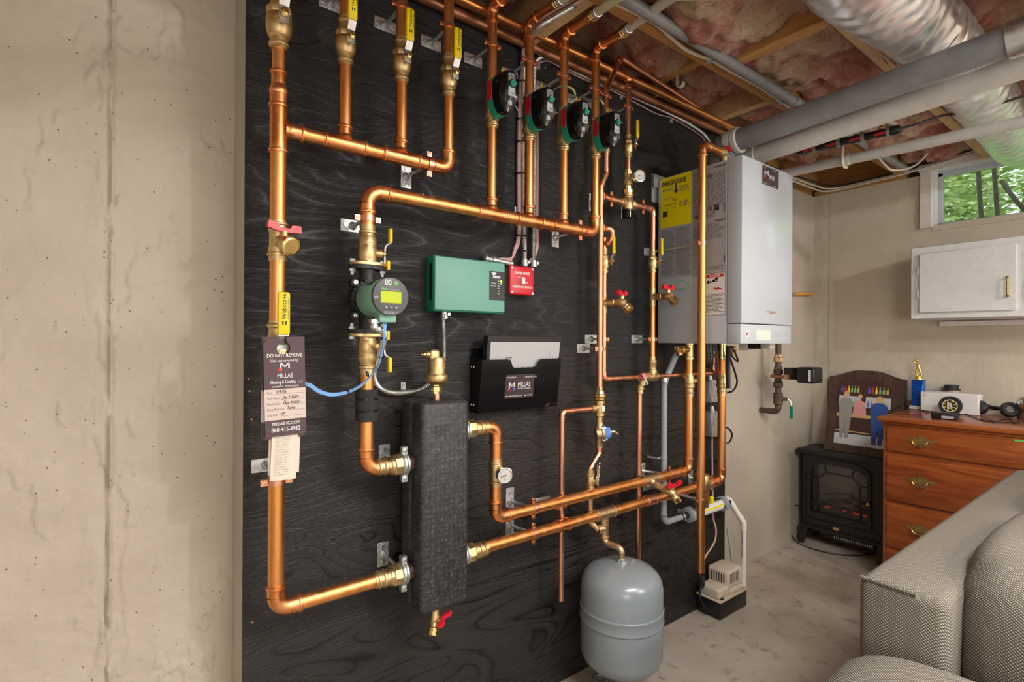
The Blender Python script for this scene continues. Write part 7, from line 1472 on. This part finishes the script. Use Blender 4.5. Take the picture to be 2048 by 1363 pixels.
obj('case', MB().rbox((a.x, yb, dzt+.001), (a.x+.06, ya, dzt+.030), .004, 2), 'black_plastic', t); obj('rating_label', MB().box((a.x-.0006, yb+.008, dzt+.006), (a.x+.001, yb+.055, dzt+.018)), 'grey_label', t, 0)
# headphones lying down
c = DT(1985, 832); h0 = Vector((c.x+.02, c.y, dzt)); t = thing('headphones', 'black headphones lying on the dresser', 'headphones', h0)
for k, (dx, dy, rr) in enumerate(((.0, .055, .036), (-.005, -.060, .036))):
    cc = h0+Vector((dx, dy, .038)); ax = Vector((-.8, .35 if k == 0 else -.4, .3)); obj('ear_cup', MB().lathe(cc, ax, [(.024, -.022), (.034, -.016), (.038, 0), (.036, .010), (.030, .016)], 20), 'black_plastic', t); obj('ear_pad', MB().torus(cc+ax.normalized()*.016, ax, .026, .010, 20, 8), 'rubber_foam', t)
obj('headband', MB().tube(bez([h0+Vector((0, .075, .055)), h0+Vector((.06, .06, .05)), h0+Vector((.11, 0, .03)), h0+Vector((.06, -.07, .05)), h0+Vector((0, -.085, .055))], 6), .010, 8), 'black_gloss', t)
def DTc(px, py): q = DT(px, py); return Vector((q.x, q.y, dzt+.004))
for k, (pts, lab) in enumerate((([(1785, 822), (1800, 814), (1830, 816), (1858, 826)], 'thin black cable lying at the left end of the dresser top'), ([(1912, 832), (1935, 818), (1955, 806), (1990, 803), (2030, 806), (2060, 812)], 'thin black cable arching behind the headphones'), ([(1908, 828), (1930, 828), (1960, 840), (2000, 846), (2060, 842)], 'thin black cable in front of the headphones'), ([(1975, 838), (1990, 843), (2020, 838), (2030, 848), (2060, 838)], 'tangled black cable at the right of the dresser top'))):
    single('audio_cable', MB().tube(bez([DTc(*p_) for p_ in pts], 6), .0028, 6), 'cable_black', lab, 'cable', 'cables on the dresser')
q = DTc(2046, 838); t = thing('snow_globe', 'round glass ornament on dark base cut by the right edge', 'ornament', (q.x+.03, q.y-.01, dzt)); obj('base', MB().lathe((q.x+.03, q.y-.01, dzt), Z_, [(.036, 0), (.038, .01), (.028, .03), (.03, .04)], 18), 'dark_wood', t); obj('globe', MB().ball((q.x+.03, q.y-.01, dzt+.075), .040), 'chrome', t)

# ================================================================ sofa
def cushion(a, b_, e, seed, nx=24, ny=14, puff=.03):
    """soft box: rounded superellipsoid with slight sag"""
    a = Vector(a); b_ = Vector(b_); c = (a+b_)/2; h = (b_-a)/2; mb = MB(); n, m = 48, 24
    def sp(v, k): return math.copysign(abs(v)**k, v)
    vs = []; 
    for i in range(m+1):
        ph = -PI/2+PI*i/m
        for j in range(n):
            th = 2*PI*j/n; x = sp(math.cos(ph), e)*sp(math.cos(th), e); y = sp(math.cos(ph), e)*sp(math.sin(th), e); z = sp(math.sin(ph), e)
            w_ = 1+puff*fbm(x*1.5+seed, y*1.5, z*1.5); vs.append(c+Vector((x*h.x*w_, y*h.y*w_, z*h.z*w_)))
    return mb.add(vs, [(i*n+j, i*n+(j+1) % n, (i+1)*n+(j+1) % n, (i+1)*n+j) for i in range(m) for j in range(n)])
t = thing('sofa', 'grey woven fabric sofa with its back to the piping', 'sofa', (2.0, -1.4, 0))
SB = .755; sx0 = WZ(1714, 1148, SB).x; sy0 = WZ(1714, 1148, SB).y; sx1 = 2.78
obj('back', MB().rbox((sx0, sy0-.15, .10), (sx1, sy0, SB), .022, 4), 'weave', t, 50)
obj('back_piping', MB().tube([(sx0+.004, sy0-.006, SB-.003), (sx0+.003, sy0-.10, SB-.004)], .004, 8), 'weave', t)
obj('arm', cushion((sx0-.27, sy0-.98, .02), (sx0-.01, sy0+.02, .660), .32, 3, puff=.01), 'weave', t, 60); obj('arm', cushion((sx1-.02, sy0-.98, .02), (sx1+.20, sy0+.02, .60), .32, 4, puff=.01), 'weave', t, 60)
obj('seat_base', MB().rbox((sx0-.02, sy0-.95, .08), (sx1, sy0-.12, .32), .02, 2), 'weave', t)
sm = (sx0+sx1)/2
obj('seat_cushion', cushion((sx0+.0, sy0-.98, .30), (sm-.005, sy0-.22, .47), .35, 5), 'weave', t, 60); obj('seat_cushion', cushion((sm+.005, sy0-.98, .30), (sx1, sy0-.22, .47), .35, 6), 'weave', t, 60)
obj('back_cushion', cushion((sx0+.06, sy0-.38, .40), (sm-.01, sy0-.125, .82), .42, 7, puff=.05), 'weave', t, 60); obj('back_cushion', cushion((sm+.01, sy0-.38, .40), (sx1-.02, sy0-.125, .82), .42, 8, puff=.05), 'weave', t, 60)
for x in (sx0, sx1-.05):
    for y in (sy0-.06, sy0-.90): obj('foot', MB().rbox((x, y, 0), (x+.05, y+.05, .10), .004, 1), 'dark_wood', t)
q = WZ(1200, 1357, .004); single('wire_loop', MB().torus((q.x, q.y, .004), (0, 0, 1), .022, .0028, 24, 8), 'galvanised', 'small metal wire loop lying on the floor under the tank', 'wire')

# ================================================================ wiring on the plywood
def flex(pts, r, n=8, pitch=.0052):
    """armoured flexible conduit: ribbed tube"""
    P = bez(pts, 14); L = [0]
    for a, b_ in zip(P, P[1:]): L.append(L[-1]+(b_-a).length)
    tot = L[-1]; m = max(8, int(tot/pitch*2)); out = []; rr = []; j = 0
    for i in range(m+1):
        s_ = tot*i/m
        while j < len(L)-2 and L[j+1] < s_: j += 1
        u = (s_-L[j])/max(1e-9, L[j+1]-L[j]); out.append(P[j].lerp(P[j+1], u)); rr.append(r*(1.0 if i % 2 == 0 else .80))
    return MB().tube(out, rr, n)
W = WY
single('flexible_conduit', flex([W(1049, 524, -.022), W(1049, 480, -.018), W(1047, 400, -.014), W(1046, 250, -.014), W(1047, 160, -.016), W(1052, 95, -.03), WZ(1078, 56, 2.195), WZ(1106, 37, 2.195), WZ(1150, 12, 2.195)], .0085), 'steel', 'left armoured conduit rising from the red switch', 'conduit', 'armoured conduits')
single('flexible_conduit', flex([W(1066, 528, -.022), W(1067, 480, -.018), W(1068, 400, -.014), W(1069, 250, -.014), W(1068, 170, -.014), W(1070, 130, -.014), W(1080, 116, -.014), W(1095, 115, -.014), W(1120, 128, -.014), W(1164, 150, -.014), W(1208, 167, -.014), W(1252, 187, -.014), W(1345, 230, -.014), W(1388, 254, -.014), W(1412, 273, -.014), W(1428, 300, -.014)], .0085), 'steel', 'right armoured conduit curving along the plywood top to the boiler', 'conduit', 'armoured conduits')
single('flexible_conduit', flex([W(886, 628, -.03), W(887, 660, -.03), W(888, 700, -.03), W(884, 740, -.025), W(862, 764, -.02), W(838, 779, -.016), W(805, 785, -.016), W(776, 783, -.016), W(757, 772, -.02), W(748, 755, -.04), W(749, 735, -.07), W(757, 715, -.11), W(765, 690, -.16), W(768, 665, -.20), (XPU-.028, yf_+.03, zpc-.072)], .0085), 'steel', 'armoured conduit looping from the pump behind the air vent to the green box', 'conduit', 'armoured conduits')
for i, (px_, py_) in enumerate(((888, 629), (1049, 525), (1067, 527))): q = W(px_, py_, -.025); single('conduit_connector', MB().lathe((q.x, -.025, q.z-.012), Z_, [(.0125, 0), (.0125, .008), (.0105, .009), (.0105, .022)], 10).rbox((q.x+.006, -.036, q.z-.004), (q.x+.018, -.020, q.z+.008), .002, 1), 'galvanised', ('conduit connector under the green control box', 'left conduit connector on top of the red switch', 'right conduit connector on top of the red switch')[i], 'connector', 'conduit connectors')
t = thing('conduit_connector', 'metal nipple joining the green control box to the red switch', 'connector', W(990, 520, -.02), 'conduit connectors'); a = W(968, 516, -.02); b_ = W(1024, 527, -.02); obj('body', MB().lathe((a.x, -.02, a.z), (b_.x-a.x, 0, b_.z-a.z), [(.008, 0), (.011, .002), (.011, .012), (.0085, .014), (.0085, .030), (.012, .032), (.012, .044), (.0085, .046), (.0085, (b_-a).length)], 10), 'galvanised', t)
# pink thermostat cables
for k in range(7):
    dx = (-.010+.0045*(k % 4)); dy = -.006-.005*(k//4); x_ = lambda px_, py_: W(px_, py_, -.008).x
    zz = lambda v_: W(1040, v_, -.008).z
    e = W(975+4*k, 517, -.02)
    pts = [(e.x, -.018, zb1-.002), (e.x+.004, -.016, zb1+.008+.0018*k), (x_(1015, 515)+.002*k, -.012, zb1+.006+.0035*k), (x_(1033, 500)+dx, dy, zz(498)), (x_(1040, 470)+dx, dy, zz(470)), (x_(1040, 400)+dx, dy, zz(400)), (x_(1040, 300)+dx, dy, zz(300)), (x_(1043, 200)+dx, dy, zz(200)), (x_(1047, 120)+dx, dy-.004, zz(120)), W(1054, 78, -.05)+Vector((dx, 0, 0)), WZ(1085, 51, 2.20)+Vector((dx, 0, .003*k)), WZ(1111, 34, 2.20)+Vector((dx, 0, .003*k)), WZ(1160, 7, 2.20)+Vector((dx, 0, .003*k)), WZ(1230, -40, 2.20)+Vector((dx, 0, 0))]
    single('thermostat_cable', MB().tube(bez(pts, 5), .0023, 6), 'cable_pink', 'pink thermostat cable in the bundle rising from the green control box', 'cable', 'pink thermostat cables')
for k in range(3):
    x_ = W(1070, 400, -.008).x+.006+.004*k; pts = [(W(1057, 520, -.02).x+.006*k, -.02, W(1057, 525, -.02).z), (x_-.004, -.012, W(1066, 495, -.01).z), (x_, -.007, W(1068, 440, -.008).z), (x_, -.007, W(1070, 300, -.008).z), (x_-.004, -.007, W(1070, 180, -.008).z)]
    single('thermostat_cable', MB().tube(bez(pts, 5), .0023, 6), 'cable_pink', 'pink thermostat cable beside the right armoured conduit', 'cable', 'pink cables by the right conduit')
pts = [W(1076, 126, -.008), W(1095, 122, -.008), W(1120, 134, -.008), W(1164, 157, -.008), W(1208, 174, -.008), W(1252, 195, -.008), W(1310, 226, -.008), W(1345, 237, -.008), W(1388, 262, -.008), W(1406, 276, -.008), W(1420, 300, -.01)]
single('thermostat_cable', MB().tube(bez(pts, 6), .0023, 6), 'cable_pink', 'single pink cable following the conduit along the plywood top', 'cable')
pts = [W(1015, 200, -.06), W(1022, 203, -.03), W(1031, 213, -.012), W(1037, 224, -.008), W(1040, 245, -.008)]; single('thermostat_cable', MB().tube(bez(pts, 6), .0023, 6), 'cable_pink', 'short pink cable from the leftmost zone valve to the bundle', 'cable')
pts = [W(1100, 228, -.05), W(1108, 224, -.012), W(1118, 227, -.008), W(1128, 228, -.02)]; single('thermostat_cable', MB().tube(bez(pts, 6), .0023, 6), 'cable_pink', 'short pink cable between the second and third zone valves', 'cable')
for i, pts in enumerate(([W(1098, 192, -.06), W(1104, 183, -.09), W(1118, 175, -.13), W(1134, 174, -.17), W(1146, 181, -.18), W(1150, 192, -.17)], [W(1168, 208, -.06), W(1178, 203, -.09), W(1190, 198, -.13), W(1200, 201, -.17), W(1207, 210, -.17)])):
    t = thing('zone_wire', ('arched coloured wires over the third zone valve', 'arched coloured wires over the rightmost zone valve')[i], 'wire', pts[2], 'coloured zone wires')
    for k, mt in enumerate(('cable_green', 'yellow_grip', 'cable_pink')): obj('strand', MB().tube(bez([p_+Vector((.002*k, 0, .0025*k)) for p_ in pts], 5), .0012, 6), mt, t)
    obj('blue_splice', MB().cyl(pts[0], pts[0].lerp(pts[1], .8), .0035, 8), 'cable_blue', t)
# cable ties and clips
for i, v_ in enumerate((165, 240, 285, 348, 472, 502)):
    q = W(1043, v_, -.012); single('cable_tie', MB().torus((q.x, -.011, q.z), Z_, .0165, .0022, 18, 6).box((q.x-.022, -.016, q.z-.003), (q.x-.015, -.010, q.z+.003)), 'black_gloss', 'black cable tie, %s from the top, round the pink cable bundle' % ('first', 'second', 'third', 'fourth', 'fifth', 'sixth')[i], 'cable tie', 'cable ties')
for i, (px_, py_, lab) in enumerate(((1035, 196, 'metal clip beside the pink cables by the leftmost zone valve'), (1032, 420, 'metal clip beside the pink cables above the second header'), (1076, 132, 'metal clip under the conduit bend by the second zone riser'), (1242, 193, 'metal clip under the conduit left of the yellow levers'), (1342, 240, 'metal clip under the conduit right of the yellow levers'), (1108, 222, 'metal clip between the second and third zone valves'), (806, 771, 'metal clip over the conduit loop above the separator'))):
    q = W(px_, py_, 0); single('cable_clip', MB().rbox((q.x-.008, -.003, q.z-.012), (q.x+.008, 0, q.z+.012), .001, 1).lathe((q.x, -.003, q.z), (0, -1, 0), [(.0045, 0), (.0035, .002)], 8), 'galvanised', lab, 'clip', 'metal cable clips')
# blue pump wires
for k in range(3):
    o_ = Vector((.002*k, .0015*k, .0025*k)); pts = [(XPU-.006+.004*k, yf_+.03, zpc-.058), W(768, 668, -.23)+o_, W(764, 700, -.20)+o_, W(757, 730, -.17)+o_, W(745, 748, -.145)+o_, W(730, 765, -.138)+o_, W(712, 778, -.13)+o_, W(690, 787, -.12)+o_, W(662, 791, -.12)+o_, W(638, 785, -.13)+o_, W(618, 772, -.13)+o_, W(600, 768, -.12)+o_]
    single('pump_wire', MB().tube(bez(pts, 6), .0019, 6), 'cable_blue', 'blue wire strand from the pump to the service tags', 'wire', 'blue pump wires')
for i, (px_, py_, y_) in enumerate(((764, 680, -.21), (761, 718, -.18), (733, 751, -.14), (694, 786, -.12))): q = W(px_, py_, y_); single('cable_tie', MB().torus(q+Vector((.003, .002, .004)), (.3, .2, 1) if i < 2 else (1, 0, .3), .0065, .0016, 14, 6), 'black_gloss', 'small black tie on the blue wires, %s one down from the pump' % ('first', 'second', 'third', 'fourth')[i], 'cable tie', 'cable ties')
# black leads under the boiler and the cord coil by the floor pump
def cab(pts, r, mat, lab, name='electric_lead'): return single(name, MB().tube(bez(pts, 7), r, 8), mat, lab, 'cable', 'leads under the boiler')
cab([W(1455, 692, -.15), W(1462, 720, -.15), W(1470, 745, -.14), W(1474, 765, -.12), W(1464, 782, -.10), W(1445, 785, -.06)], .0042, 'cable_black', 'black lead looping right of the boiler return pipe')
cab([W(1462, 692, -.17), W(1470, 705, -.17), W(1476, 722, -.17), W(1466, 714, -.16), W(1458, 696, -.15)], .0040, 'cable_black', 'short black lead folded under the boiler')
cab([W(1440, 852, -.05), W(1455, 855, -.06), W(1464, 868, -.06), W(1459, 883, -.05), W(1446, 888, -.03)], .0042, 'cable_black', 'black lead looping right of the lower junction box')
cab([W(1457, 695, -.16), W(1456, 730, -.15), W(1457, 776, -.15)], .010, 'black_plastic', 'thick dark sensor body hanging beside the boiler return pipe', 'sensor_probe')
cab([W(1424, 876, -.02), W(1424, 905, -.02), W(1425, 960, -.018), W(1426, 1030, -.02), W(1432, 1060, -.03), W(1428, 1085, -.03), W(1412, 1110, -.03), W(1405, 1125, -.04)], .0042, 'cable_pink', 'pink and black lead hanging from the lower junction box to the floor pump')
for k in range(4):
    c = W(1402, 1150, -.04)+Vector((0, -.004*k, -.006*k)); single('cord_coil', MB().torus(c, (.35, -1, .05), .034+.003*(k % 3), .0036, 26, 8) if k < 3 else MB().tube(bez([c+Vector((-.03, 0, .01)), c+Vector((-.036, -.01, -.07)), c+Vector((.0, -.03, -.12)), (px0+.05, py0+.06, hb_+.01)], 6), .0036, 8), 'cable_black', 'turn of the black cord coil behind the tall copper pipe end' if k < 3 else 'black cord running from the coil into the floor pump', 'cord', 'black cord coil' if k < 3 else None)
pts = [(XP1+.004, -.01, .33), (XP1+.03, -.008, .25), (XP1+.05, -.01, .15), (XP1+.052, -.016, .02)]; single('vinyl_tube', MB().tube(bez(pts, 6), .006, 8), 'pvc_light', 'clear vinyl tube hanging past the plywood end', 'tube')
